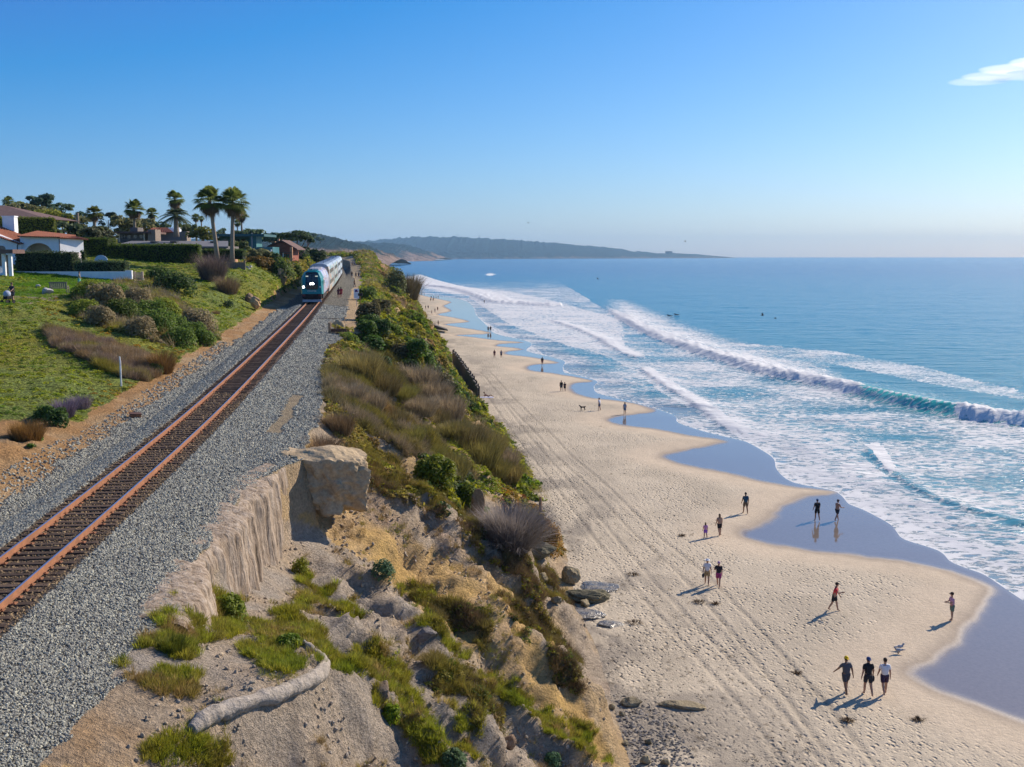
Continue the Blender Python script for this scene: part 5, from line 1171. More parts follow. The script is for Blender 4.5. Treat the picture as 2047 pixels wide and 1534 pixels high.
# trees on the slope behind the houses
DK, DB, OL, YG = (.12, .18, .08), (.09, .16, .10), (.25, .25, .10), (.32, .33, .05)
TR = [(82, 383, 74, 52, 260, DB, 'big dark pine crowning the hill above the tiled roof', 21, .4), (122, 402, 50, 40, 270, DK, 'lower dark pine at the right shoulder of the big hill pine', 22, .45),
      (60, 410, 90, 34, 215, OL, 'olive tree mass behind the dark tiled roof', 23, .6), (100, 420, 90, 40, 195, YG, 'yellow green tree right of the dark tiled roof', 24, .6), (30, 405, 60, 30, 240, YG, 'pale green tree on the hill at the left edge', 25, .6),
      (150, 425, 60, 40, 230, OL, 'grey green tree with bare twigs beside the pole', 26, .6), (160, 418, 40, 34, 280, DB, 'round blue green tree on the skyline', 27, .6), (215, 422, 34, 40, 240, (.035, .075, .045), 'dark domed cypress on the skyline', 28, .9),
      (245, 430, 70, 40, 230, OL, 'brownish tree left of the dark fan palm', 29, .6), (285, 436, 60, 34, 240, OL, 'olive tree behind the brown low roofed house', 30, .6), (320, 444, 50, 26, 260, DK, 'low dark tree behind the red tiled roof', 31, .6),
      (150, 448, 110, 34, 165, (.10, .14, .06), 'wide flat topped shrubby tree above the long hedge', 32, .5), (200, 452, 80, 34, 160, (.12, .13, .06), 'spreading grey green tree left of the brown low roofed house', 33, .5),
      (375, 448, 46, 26, 250, (.12, .16, .05), 'light green tree right of the round white wall', 34, .6), (405, 455, 60, 26, 200, (.19, .20, .04), 'yellow green bush behind the long grey roof', 35, .6), (440, 452, 40, 34, 260, DK, 'grey green tree between the two tall palm trunks', 36, .6),
      (500, 458, 70, 24, 300, DK, 'dark flat topped tree behind the teal house', 37, .45), (545, 464, 60, 22, 330, DB, 'row of small blue green trees above the red brick house', 38, .5), (470, 480, 60, 26, 185, (.14, .17, .05), 'rounded green shrubby tree in front of the teal house', 39, .6),
      (600, 487, 70, 40, 250, (.05, .09, .03), 'dense dark tree right of the red brick house', 40, .6), (632, 500, 44, 26, 260, (.06, .10, .03), 'dark low tree behind the locomotive', 41, .6), (615, 466, 36, 12, 900, DB, 'distant trees on the ridge above the train', 42, .5), (640, 474, 24, 8, 1200, DB, 'farther small trees on the ridge above the train', 43, .5),
      (515, 498, 60, 22, 190, OL, 'low olive shrubby tree below the teal house', 44, .5)]
for (px, py, w, h, D, tn, lb, sd, fl) in TR: tree(px, py, w, h, D, tn, lb, sd, flat_=fl, nl=18, per=90)
# wind-shaped pine by the brick house
e = empty('wind_bent_pine', Vector((*PD(582, 500, 240)[:2], gz(*PD(582, 500, 240)[:2]) - .3)), label='wind bent pine with flat dark crowns leaning over the red brick house', cat='tree')
b0 = e.location; tp_ = []
for (px, py, w, h) in ((570, 472, 34, 14), (596, 468, 44, 14), (585, 478, 50, 16), (612, 476, 30, 10), (622, 482, 14, 8)):
    c = base_at(px, py, 240) - b0; s = 240 / FOC; v, f, sh = leaves(420, dome(w * s / 2, h * s / 2, .5, -.6), .26, px, .7); tp_.append((v + np.array(c), f, sh))
o = link(bpy.data.objects.new('crown', leafmesh(tp_, M_LO)), e); o.color = (.09, .14, .05, 1)
mb = MB()
for (px, py) in ((572, 476), (598, 470), (612, 478), (622, 484)):
    c = base_at(px, py, 240) - b0; mb.tube([(0, 0, 0), c * .5 + Vector((0, 0, -.5)), c], [.28, .18, .07], 6)
mb.build('trunk', M_BARK, e, True)
pl = base_at(155, 440, 205); mb = MB(); mb.tube([pl + Vector((0, 0, -4)), pl, pl + Vector((0, 0, 1.4))], [.35, .33, .3], 8); tag(mb.build('cut_trunk', M_PTR), 'pale cut tree trunk standing among the skyline trees', 'tree trunk')

# hedges
def G(px, D, z): x, y, _ = PD(px, 512, D); return (x, y, z)
def zpx(py, D): return CAM_H - (py - YH) * D / FOC * .999
hedge([G(215, 150, zpx(533, 150)), G(398, 152, zpx(533, 150))], 3.0, (533 - 490) * 150 / FOC, 'long tall dark clipped hedge above the bright green slope', 61, (.10, .15, .02))
hedge([G(160, 150, zpx(533, 150)), G(217, 150, zpx(533, 150))], 3.4, (533 - 478) * 150 / FOC, 'taller dark hedge block at the left end of the long hedge', 62, (.10, .15, .02))
hedge([G(30, 127, zpx(545, 127)), G(147, 127, zpx(545, 127))], 1.6, (545 - 505) * 127 / FOC, 'square dark hedge in front of the white house arch', 63, (.085, .12, .045))
hedge([G(148, 126, zpx(549, 126)), G(250, 126, zpx(549, 126))], 1.4, (549 - 523) * 126 / FOC, 'low clipped hedge on top of the white garden wall', 64, (.10, .15, .06))
hedge([G(30, 145, zpx(470, 145)), G(112, 147, zpx(472, 145))], 2.5, (470 - 437) * 145 / FOC, 'clipped hedge above the white house roof behind the chimney', 65, (.16, .19, .03))
hedge([G(0, 145, zpx(462, 145)), G(7, 145, zpx(462, 145))], 2.5, (462 - 437) * 145 / FOC, 'hedge piece at the left edge beside the chimney', 66, (.16, .19, .03))
hedge([G(162, 131, zpx(526, 131)), G(169, 131, zpx(526, 131))], .6, 24 * 131 / FOC, 'slim upright hedge at the right corner of the white house', 67, (.09, .13, .03))
hedge([G(405, 158, zpx(512, 158)), G(486, 158, zpx(512, 158))], 2.0, 12 * 158 / FOC, 'low hedge behind the base of the two tall palms', 68, (.09, .14, .03))
# individual shrubs
shrub(425, 560, 56, 56, (.20, .15, .13), 'purplish brown bare shrub at the end of the long hedge', 101, kind='twig', per=1300)
shrub(455, 588, 46, 40, (.24, .17, .10), 'brown dry brush hanging over the sandstone outcrop', 102, kind='twig', per=900)
shrub(350, 585, 90, 50, (.08, .13, .03), 'dark green shrub mound below the white gate', 103, per=1600, ls=.16)
shrub(318, 560, 60, 30, (.09, .15, .03), 'round green shrub mound right of the white gate', 104, per=1200, ls=.14)
shrub(458, 616, 26, 18, (.04, .08, .03), 'small dark round shrub on the green slope', 105, per=500)
shrub(432, 628, 20, 10, (.30, .20, .10), 'small tan dry bush on the green slope', 106, kind='twig', per=300)
shrub(448, 545, 16, 16, (.12, .22, .20), 'blue green agave below the two palms', 107, kind='twig', per=90, cat='agave')
shrub(560, 560, 60, 50, (.10, .15, .03), 'bushy green shrub at the top of the cut beside the train', 108, per=1500, ls=.2)
shrub(520, 535, 56, 26, (.22, .14, .03), 'orange brown shrub in front of the teal house', 109, per=900, ls=.2)
shrub(545, 525, 40, 24, (.08, .13, .03), 'dark green shrub below the red brick house', 110, per=900, ls=.2)
shrub(594, 556, 26, 30, (.12, .17, .03), 'upright green shrub above the shadow beside the locomotive', 111, per=700, ls=.2)
shrub(618, 524, 40, 12, (.40, .44, .02), 'patch of bright yellow green bush beside the first coaches', 112, per=700, ls=.18)
shrub(55, 880, 70, 44, (.30, .17, .05), 'brown dry bush at the foot of the sandy bank at left', 113, kind='twig', per=1400)
shrub(75, 880, 24, 18, (.10, .2, .03), 'small bright green plant on the dirt beside the brown bush', 114, per=260, ls=.06)
shrub(62, 893, 20, 10, (.10, .2, .03), 'tiny green plant on the dirt under the brown bush', 115, per=200, ls=.05)
shrub(112, 850, 52, 40, (.08, .14, .03), 'dark green shrub with purple flower heads beside the dirt strip', 116, per=900, ls=.08)
shrub(130, 832, 44, 40, (.20, .16, .22), 'purple flowering sea lavender at the edge of the ice plant', 117, kind='twig', per=800)
shrub(160, 815, 50, 30, (.24, .19, .23), 'pale purple flowering clump above the sea lavender', 118, kind='twig', per=700)
shrub(90, 835, 50, 30, (.10, .17, .03), 'green leafy clump left of the purple flowers', 119, per=700, ls=.08)
shrub(325, 745, 50, 50, (.26, .15, .05), 'rusty brown bush at the end of the bare brush band', 120, kind='twig', per=1200)
shrub(312, 748, 30, 26, (.15, .18, .03), 'yellow green bush beside the rusty brown bush', 121, per=600, ls=.08)
shrub(645, 930, 84, 62, (.24, .16, .09), 'round dry brown bush on the brink behind the sandstone block', 122, kind='twig', per=2200)
shrub(676, 868, 66, 48, (.25, .17, .09), 'dry brown bush on the gravel edge above the round brown bush', 123, kind='twig', per=1800)
shrub(460, 1240, 74, 66, (.22, .27, .03), 'bright leafy shrub at the foot of the concrete wall', 124, per=1300, ls=.055)
shrub(600, 1145, 42, 40, (.26, .27, .02), 'small yellow green shrub on the crest of the grey spur', 125, per=700, ls=.045)
shrub(765, 1152, 50, 44, (.11, .20, .10), 'blue green saltbush clump on the sandy slope', 126, per=900, ls=.05)
shrub(1022, 1100, 92, 100, (.30, .26, .23), 'big round grey brown bush near the bluff foot', 127, kind='ball', per=4200)
shrub(1093, 1100, 66, 72, (.36, .20, .03), 'orange mound of ice plant overhanging the beach', 128, per=2200, ls=.09)
shrub(780, 1435, 46, 36, (.24, .32, .02), 'lime green leafy clump among the grey clods', 129, per=700, ls=.045)
shrub(1105, 1530, 40, 36, (.11, .21, .10), 'grey green clump at the bottom edge of the bluff', 130, per=700, ls=.045)
shrub(905, 1530, 60, 44, (.12, .19, .08), 'green clump on the slope near the bottom edge', 131, per=900, ls=.05)
shrub(880, 740, 40, 34, (.25, .20, .03), 'bush hanging off the bluff edge above the far sunbathers', 132, per=700, ls=.16)
shrub(812, 600, 60, 56, (.18, .14, .07), 'tall brown bush leaning out above the far beach', 133, kind='twig', per=1600)
shrub(790, 585, 50, 56, (.14, .16, .06), 'green brown bush below the sandstone point', 134, per=1300, ls=.24)
shrub(815, 770, 30, 34, (.12, .22, .05), 'light green fennel like bush behind the sandstone face', 135, per=700, ls=.12)
shrub(742, 650, 50, 26, (.10, .16, .03), 'dark green bush beside the sandy pad', 136, per=900, ls=.14)
shrub(735, 600, 44, 30, (.12, .18, .03), 'green bush behind the notice board', 137, per=900, ls=.16)
shrub(870, 960, 90, 60, (.20, .23, .02), 'broad yellow green bush in the middle of the bluff', 138, per=2600, ls=.10)
shrub(935, 1010, 60, 50, (.16, .20, .02), 'yellow green bush hanging beside the dark hollow', 139, per=1500, ls=.09)
shrub(345, 1300, 60, 34, (.15, .17, .02), 'olive grass clump in front of the bright leafy shrub', 140, kind='twig', per=900)
shrub(575, 1290, 60, 30, (.15, .22, .02), 'leafy green clump right of the olive grass', 141, per=900, ls=.05)

g5 = random.Random(5)
ORD = ['second', 'third', 'fourth', 'fifth', 'sixth', 'seventh', 'eighth', 'ninth', 'tenth', 'eleventh', 'twelfth', 'thirteenth', 'fourteenth', 'fifteenth', 'sixteenth', 'seventeenth', 'eighteenth', 'nineteenth', 'twentieth', 'twenty first']
def shrub_copy(src, px, py, k, tn):
    p = hit(px, py); o = src.copy(); COL.objects.link(o); o.location = (p.x, p.y, p.z - .05); s = k * p.y / 100.0; o.scale = (s, s, s * g5.uniform(.8, 1.15)); o.rotation_euler = (0, 0, g5.uniform(0, 6)); o.color = (*tn, 1); return o
s0_ = shrub(760, 665, 44, 32, (.07, .13, .03), 'dark green rounded shrub in the middle of the packed mass beside the path', 150, per=1100, ls=.13, group='dark round shrubs on the bluff'); D0 = s0_.location.y
for i_, (px, py) in enumerate(sorted(((735, 668), (790, 672), (812, 690), (775, 700), (745, 700), (800, 715), (830, 708), (845, 735), (820, 740), (868, 752), (850, 765), (885, 775), (905, 790), (925, 805), (700, 690), (765, 735), (792, 745), (735, 640), (760, 625)), key=lambda a: a[1])):
    shrub_copy(s0_, px, py, g5.uniform(.75, 1.25) * 100 / D0, g5.choice([(.08, .16, .03), (.12, .2, .03), (.07, .12, .03), (.18, .25, .03), (.28, .27, .03), (.16, .14, .06)]))['label'] = 'dark rounded shrub, %s from the far end of the packed mass beside the path' % ORD[i_]
s1_ = shrub(760, 790, 90, 50, (.24, .19, .08), 'feathery olive brown bush in the tall brush covering the bluff', 151, kind='twig', per=1500, group='feathery bushes on the bluff'); D1 = s1_.location.y
for i_, (px, py) in enumerate(sorted(((720, 760), (800, 800), (840, 830), (870, 850), (900, 880), (930, 900), (955, 930), (985, 950), (1000, 935), (830, 780), (860, 800), (890, 840), (740, 820), (780, 850), (700, 800), (820, 880), (860, 920), (900, 950), (970, 905), (1010, 960)), key=lambda a: a[1])):
    shrub_copy(s1_, px, py, g5.uniform(.7, 1.15) * 100 / D1, g5.choice([(.36, .29, .10), (.30, .26, .08), (.38, .30, .19), (.34, .31, .08), (.26, .21, .09)]))['label'] = 'feathery brown bush, %s down the brush slope from the gravel edge' % ORD[i_]
s2_ = shrub(250, 640, 74, 50, (.12, .17, .03), 'leafy green bush in the middle of the tall scrub below the lawn', 152, per=2200, ls=.10, group='bushes in the tall scrub below the lawn'); D2 = s2_.location.y
for i_, (px, py) in enumerate(sorted(((180, 605), (210, 620), (235, 600), (275, 610), (300, 640), (330, 640), (320, 670), (350, 660), (380, 680), (405, 690), (360, 690), (280, 670), (200, 650), (170, 635), (400, 665)), key=lambda a: a[0])):
    shrub_copy(s2_, px, py, g5.uniform(.7, 1.1) * 100 / D2, g5.choice([(.18, .27, .04), (.28, .29, .07), (.34, .28, .15), (.16, .24, .04), (.28, .33, .04)]))['label'] = 'bush in the tall scrub below the lawn, %s from its left end' % ORD[i_]

# ------------------------------------------------------------------ houses
M_STU = flat('white_stucco', (.85, .86, .86), .85, .06, 1.5); M_CRM = flat('cream_wall', (.78, .62, .42), .85, .08, 1.5); M_TILE = flat('roof_tile', (.25, .085, .045), .8, .3, 3); M_BRT = flat('brown_shingle', (.16, .10, .085), .9, .25, 2); M_GRR = flat('grey_roof', (.17, .165, .17), .9, .12, 1)
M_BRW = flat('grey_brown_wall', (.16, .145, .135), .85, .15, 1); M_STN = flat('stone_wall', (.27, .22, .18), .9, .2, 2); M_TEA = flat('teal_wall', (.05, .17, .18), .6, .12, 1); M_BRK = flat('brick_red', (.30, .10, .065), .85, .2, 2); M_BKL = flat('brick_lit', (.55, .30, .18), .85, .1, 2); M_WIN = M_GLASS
def lbox(par, name, px0, px1, py0, py1, D, dep, mat, o0=None, lab=None):
    """box whose front face spans photo px0..px1, py0..py1 at distance D, reaching dep metres back"""
    org = Vector(o0 if o0 is not None else (0, 0, 0)); a = base_at(px0, py1, D); b = base_at(px1, py0, D); mb = MB(); mb.box(a.x - org.x, b.x - org.x, a.y - org.y, a.y - org.y + dep, a.z - org.z, b.z - org.z)
    o = mb.build(name, mat, par); 
    if lab: o['label'] = lab
    return o
# white house
O1 = base_at(60, 548, 133); h1 = empty('white_house', O1, label='white stucco house with red tiled roof, chimney and arched porch behind the hedge', cat='house')
def L1(px, py, D=133): return base_at(px, py, D) - O1
def arch_wall(par, x0, x1, z0, z1, ax0, ax1, az0, az1, y0, y1, mat, name='wall'):
    n = 14; arc = [((ax0 + ax1) / 2 - (ax1 - ax0) / 2 * math.cos(math.pi * i / n), az0 + (az1 - az0) * math.sin(math.pi * i / n) ** .75) for i in range(n + 1)]
    mb = MB(); mb.box(x0, ax0, y0, y1, z0, z1); mb.box(ax1, x1, y0, y1, z0, z1)
    for (p, q) in zip(arc[:-1], arc[1:]): mb.prism([(p[0], p[1]), (q[0], q[1]), (q[0], z1), (p[0], z1)], y0, y1)
    return mb.build(name, mat, par)
A = L1(44, 545); B_ = L1(118, 474); a0_, a1_ = L1(47, 520), L1(108, 486)
arch_wall(h1, A.x, B_.x, A.z, B_.z, a0_.x, a1_.x, a0_.z - .4, a1_.z, 0, .4, M_STU)
mb = MB(); mb.box(a0_.x - .2, a1_.x + .2, 2.2, 2.4, A.z, B_.z); mb.build('porch_back_wall', M_CRM, h1)
for k in range(4):
    cx = a0_.x + .5 + k * .92; mb = MB(); n = 8; w_ = .22; mb.prism([(cx - w_, .3), (cx + w_, .3)] + [(cx + w_ * math.cos(math.pi * i / n), 1.95 + w_ * math.sin(math.pi * i / n)) for i in range(n + 1)], 2.17, 2.2); mb.build('arched_window', M_WIN, h1)
A2 = L1(-60, 545); B2 = L1(44, 484); mb = MB(); mb.prism([(A2.x, A2.z), (B2.x, A2.z), (B2.x, L1(44, 486).z), (A2.x, L1(-60, 445).z)], -.5, 6); mb.build('gable_wall', M_STU, h1)
q = L1(7, 497); mb = MB(); n = 10; mb.prism([(q.x - .5, q.z - .9), (q.x + .5, q.z - .9)] + [(q.x + .5 * math.cos(math.pi * i / n), q.z + .35 * math.sin(math.pi * i / n)) for i in range(n + 1)], -.53, -.5); mb.build('arched_window', M_WIN, h1)
q = L1(0, 520)
mb = MB(); mb.box(B_.x, B_.x + 2.9, -.02, .3, L1(0, 545).z, B_.z - .1)
sx = B_.x
mb = MB(); Rm = Matrix.Translation((B_.x, 0, 0)) @ Matrix.Rotation(R(60), 4, 'Z'); mb.box(0, 3.6, 0, .3, A.z, B_.z - .25, Rm); mb.build('side_wall', M_STU, h1)
for k in range(4):
    x = .42 + k * .72; mb = MB(); mb.box(x, x + .48, -.03, 0, .35, 2.3, Rm); mb.build('side_window', M_WIN, h1)
    mb = MB(); mb.add([Rm @ Vector(v) for v in ((x - .1, -.02, 2.75), (x + .58, -.02, 2.75), (x + .58, -.65, 2.05), (x - .1, -.65, 2.05), (x - .1, -.02, 2.65), (x + .58, -.02, 2.65), (x + .58, -.65, 1.95), (x - .1, -.65, 1.95))], [(3, 2, 1, 0), (4, 5, 6, 7), (0, 1, 5, 4), (1, 2, 6, 5), (2, 3, 7, 6), (3, 0, 4, 7)]); mb.build('awning', flat('awning_cloth', (.68, .58, .52), .9, .1), h1)
def tiled(par, c4, name='roof', mat=M_TILE, rib=.26, th=.12, r=.07):
    a, b, c, d = [Vector(v) for v in c4]; nrm = (b - a).cross(d - a).normalized(); nrm = nrm if nrm.z > 0 else -nrm; mb = MB()
    lo = [a, b, c, d]; mb.add(lo + [v + nrm * th for v in lo], [(3, 2, 1, 0), (4, 5, 6, 7), (0, 1, 5, 4), (1, 2, 6, 5), (2, 3, 7, 6), (3, 0, 4, 7)]); o = mb.build(name, mat, par)
    n = max(2, int((b - a).length / rib)); mb = MB()
    for k in range(n + 1):
        t = k / n; p = a.lerp(b, t) + nrm * th; q = d.lerp(c, t) + nrm * th; mb.tube([p, q], r, 5, False)
    s = mb.build('ridge_tiles', mat, o); tag(s, kind='stuff'); return o
tiled(h1, (L1(40, 474) + Vector((0, -.6, 0)), L1(124, 476) + Vector((0, -.6, 0)), L1(118, 471) + Vector((0, 5, 0)), L1(40, 462) + Vector((0, 5, 0))))
tiled(h1, (L1(122, 477) + Vector((-.3, -.5, 0)), Rm @ Vector((4.0, -.5, B_.z - .35)), Rm @ Vector((4.0, 3, B_.z + .1)), L1(118, 472) + Vector((-.3, 4, 0))))
tiled(h1, (L1(-62, 452) + Vector((0, -.9, -.1)), L1(46, 488) + Vector((0, -.9, -.1)), L1(46, 483) + Vector((0, 4, 0)), L1(-62, 440) + Vector((0, 4, 0))))
ch = base_at(18, 470, 137) - O1; mb = MB(); mb.box(ch.x - .78, ch.x + .78, ch.y, ch.y + 1.0, ch.z - 2, ch.z + 2.35); mb.box(ch.x - .85, ch.x + .85, ch.y - .06, ch.y + 1.06, ch.z + 2.35, ch.z + 2.5); mb.build('chimney', M_STU, h1)
mb = MB(); mb.tube([L1(42, 487) + Vector((-.05, -.6, 0)), L1(39, 492) + Vector((0, -.6, 0)), L1(39, 540) + Vector((0, -.6, 0))], .05, 6); mb.tube([Vector((B_.x + .05, -.1, B_.z - .3)), Vector((B_.x + .05, -.1, A.z))], .05, 6); mb.build('drain_pipe', M_UND, h1)
# porch hut at the left edge
O = base_at(8, 553, 120); e = empty('porch_hut', O, label='small white porch with brown roof and railing at the left edge of the lawn', cat='porch')
for px in (-20, 7, 20): lbox(e, 'column', px - 2, px + 2, 508, 552, 120, .3, M_STU, O)
lbox(e, 'back_wall', -40, 18, 510, 552, 121.5, .2, M_BRW, O); lbox(e, 'roof', -50, 25, 499, 507, 119.5, 3, M_BRT, O); lbox(e, 'base', -40, 10, 546, 553, 120.1, .3, M_STU, O)
for k in range(6): lbox(e, 'baluster', -6 + k * 2.2, -5.2 + k * 2.2, 535, 546, 120.2, .05, M_STU, O)
lbox(e, 'handrail', -8, 7, 533, 535, 120.15, .1, M_STU, O)
# dark tiled house above
O = base_at(20, 445, 175); e = empty('tiled_house', O, label='house with wide dark brown hipped roof above the white house', cat='house')
lbox(e, 'wall', -80, 60, 430, 446, 176, 10, M_CRM, O); lbox(e, 'window', 20, 32, 431, 436, 175.9, .1, M_WIN, O)
a, b, c, d = [v - O for v in (base_at(-120, 430, 174), base_at(96, 438, 174), base_at(10, 411, 181), base_at(-100, 409, 181))]; mb = MB(); bk = Vector((0, 14, 0)); mb.add([a, b, c, d, b + bk, a + bk], [(0, 1, 2, 3), (1, 4, 2), (4, 5, 3, 2), (5, 0, 3), (0, 5, 4, 1)]); mb.build('roof', M_BRT, e)
# brown low house
O = base_at(270, 492, 195); e = empty('low_brown_house', O, label='low brown house with flat shaded porch above the long hedge', cat='house')
lbox(e, 'wall', 235, 290, 466, 486, 196, 6, M_BRW, O); lbox(e, 'roof', 226, 300, 463, 467, 194.5, 9, M_BRT, O); lbox(e, 'stone_pier', 296, 310, 459, 484, 195, 3, M_STN, O); lbox(e, 'roof_box', 260, 275, 455, 463, 197, 3, M_BRW, O)
for px in (246, 258, 270, 282): lbox(e, 'window', px - 3, px + 3, 470, 477, 195.9, .15, M_WIN, O)
for px in (238, 288): lbox(e, 'porch_post', px - .7, px + .7, 467, 484, 194.8, .2, M_CRM, O)
# red-roof house
O = base_at(330, 486, 205); e = empty('red_roof_house', O, label='house with small red tiled roof, round white wall and grey walls', cat='house')
lbox(e, 'wall', 308, 362, 464, 484, 206, 6, flat('grey_stucco', (.26, .27, .29), .85, .08), O); lbox(e, 'stone_pier', 362, 373, 463, 484, 205, 2.5, M_STN, O)
a, b, c, d = [v - O for v in (base_at(292, 466, 204.5), base_at(346, 466, 204.5), base_at(334, 457, 208), base_at(306, 457, 208))]; tiled(e, (a, b, c, d), r=.09, rib=.4)
q = base_at(349, 467, 211) - O; mb = MB(); mb.tube([q + Vector((0, 0, -.5)), q + Vector((0, 0, 1.15))], 1.35, 20); mb.build('round_wall', M_STU, e)
lbox(e, 'parapet', 322, 348, 458, 467, 209, .5, M_STU, O)
# long grey roof
O = base_at(340, 494, 172); e = empty('flat_roof_house', O, label='long low house with pale grey flat roof behind the long hedge', cat='house')
a, b, c, d = [v - O for v in (base_at(222, 492, 172), base_at(456, 493, 172), base_at(456, 482, 182), base_at(262, 482, 182))]; mb = MB(); dn_ = Vector((0, 0, -.25)); mb.add([a, b, c, d, a + dn_, b + dn_, c + dn_, d + dn_], [(0, 1, 2, 3), (7, 6, 5, 4), (4, 5, 1, 0), (5, 6, 2, 1), (6, 7, 3, 2), (7, 4, 0, 3)]); mb.build('roof', M_GRR, e)
lbox(e, 'wall', 230, 452, 492.5, 506, 172.6, 8, M_BRW, O)
for px in (300, 340, 420): lbox(e, 'skylight', px, px + 12, 482.5, 485, 178, 1.5, M_WIN, O)
# teal modern house
O = base_at(480, 520, 215); e = empty('teal_house', O, label='dark teal modern house with flat overhanging roof and glass balcony', cat='house')
lbox(e, 'wall', 440, 500, 474, 500, 217, 8, M_TEA, O); lbox(e, 'roof', 418, 528, 468, 473, 214, 11, flat('teal_roof', (.04, .12, .13), .6, .1), O); lbox(e, 'tower_wall', 500, 512, 473, 506, 214.5, 5, M_TEA, O); lbox(e, 'lower_wall', 512, 545, 494, 516, 214.8, 6, flat('glass_balcony', (.08, .22, .24), .2, .1), O)
for px in (450, 462, 474, 486, 516, 528): lbox(e, 'window', px - 4, px + 4, 478 if px < 500 else 498, 488 if px < 500 else 508, 216.9 if px < 500 else 214.7, .12, M_WIN, O)
lbox(e, 'mast', 503, 504, 466, 500, 214.2, .15, M_GRYM, O); lbox(e, 'column', 541, 543, 499, 518, 214.4, .2, M_STU, O)
# brick house
O = base_at(560, 522, 225); e = empty('brick_house', O, label='red brick house with gabled roof and wooden balcony posts beside the dark trees', cat='house')
a, b, c, d = [v - O for v in (base_at(540, 522, 226), base_at(582, 522, 226), base_at(582, 492, 226), base_at(562, 484, 226))]; f_ = base_at(540, 492, 226) - O
mb = MB(); mb.prism([(a.x, a.z), (b.x, b.z), (c.x, c.z), (d.x, d.z), (f_.x, f_.z)], 1, 9); mb.build('wall', M_BRK, e)
for (p0, p1) in (((534, 494), (563, 482)), ((562, 482), (594, 500))):
    p, q = base_at(*p0, 225.5) - O, base_at(*p1, 225.5) - O; mb = MB(); mb.add([p, q, q + Vector((0, 9, 0)), p + Vector((0, 9, 0))] + [v + Vector((0, 0, .25)) for v in (p, q, q + Vector((0, 9, 0)), p + Vector((0, 9, 0)))], [(3, 2, 1, 0), (4, 5, 6, 7), (0, 1, 5, 4), (1, 2, 6, 5), (2, 3, 7, 6), (3, 0, 4, 7)]); mb.build('roof', M_BRT, e)
lbox(e, 'chimney', 555, 558, 478, 487, 228, .6, M_BKL, O); lbox(e, 'balcony', 546, 582, 504, 506, 224, 1.5, M_BRT, O); lbox(e, 'corner_pier', 580, 584, 494, 522, 224.2, .5, M_BKL, O); lbox(e, 'porch_rail', 584, 590, 516, 517, 224.5, .3, M_BKL, O)
for px in (550, 560, 570, 576): lbox(e, 'window', px - 2.2, px + 2.2, 508, 518, 225.9, .12, M_WIN, O)
for px in (548, 566): lbox(e, 'balcony_post', px - .5, px + .5, 505, 522, 224.1, .15, M_STU, O)
lbox(e, 'roof_hatch', 541, 550, 483, 485, 225.6, .6, M_BKL, O)
# walls and gate
O = base_at(250, 572, 126); e = empty('garden_wall', O, label='white garden wall under the low hedge beside the lawn', cat='wall')
mb = MB(); a, b = base_at(30, 543, 126.5) - O, base_at(252, 543, 124) - O; w1_ = Vector((0, .25, 0)); b2, a2 = b + Vector((0, 0, -1.9)), a + Vector((0, 0, -2.2)); mb.add([a2, b2, b2 + w1_, a2 + w1_, a, b, b + w1_, a + w1_], [(3, 2, 1, 0), (4, 5, 6, 7), (0, 1, 5, 4), (1, 2, 6, 5), (2, 3, 7, 6), (3, 0, 4, 7)]); mb.build('wall', M_STU, e)
mb = MB(); a, b = base_at(250, 541, 123.8) - O, base_at(268, 541, 124.6) - O; mb.box(a.x, b.x, a.y, a.y + .3, a.z - 1.95, a.z); mb.build('corner_pillar', M_STU, e)
O = base_at(276, 573, 125); e = empty('garden_gate', O, label='tan slatted gate at the right end of the white garden wall', cat='gate')
M_GT = flat('gate_tan', (.42, .33, .26), .85, .12)
for px in (268.5, 284): lbox(e, 'post', px - 1, px + 1.4, 543, 573, 125, .2, M_GT, O)
for k in range(9): lbox(e, 'slat', 270.2, 282.8, 545 + k * 3, 547.2 + k * 3, 125.05, .06, M_GT, O)
lbox(e, 'newel', 284, 287, 556, 572, 124.6, .25, flat('pale_post', (.6, .55, .42), .8), O)
q = base_at(202, 524, 128.8); mb = MB(); mb.tube([q, q + Vector((0, .08, 0))], .86, 28); ds = mb.build('dish', flat('pale_disc', (.45, .58, .66), .4, .04), None); tag(ds, 'round pale blue disc standing behind the low clipped hedge', 'satellite dish')
O = base_at(440, 525, 160); e = empty('patio_wall', O, label='grey patio wall between and behind the two palm trunks', cat='wall'); lbox(e, 'wall', 414, 466, 506, 524, 160, .4, flat('wall_grey', (.25, .25, .26), .9), O); lbox(e, 'wall_end', 466, 470, 504, 524, 160, 1.5, M_BKL, O)
O = base_at(470, 540, 150); e = empty('wooden_fence', O, label='short grey brown wooden fence right of the palm trunks', cat='fence')
for k in range(9): lbox(e, 'board', 455 + k * 3.6, 458.2 + k * 3.6, 524 + (k % 3) * .5, 541, 149 + k * .1, .08, flat('fence_wood', (.24, .18, .13), .9, .2), O)
lbox(e, 'fence_post', 487.5, 490, 521, 541, 149.9, .15, flat('fence_wood', (.24, .18, .13), .9, .2), O)
for i, (px, py, w, lb) in enumerate(((494, 537, 10, 'white rock at the end of the wooden fence'), (501, 536, 8, 'small white rock right of the fence end'), (498, 541, 7, 'lowest of the white rocks by the wooden fence'))): rock('rock', px, py, w, 6, .8, lb, M_RKW, 300 + i, 'g')
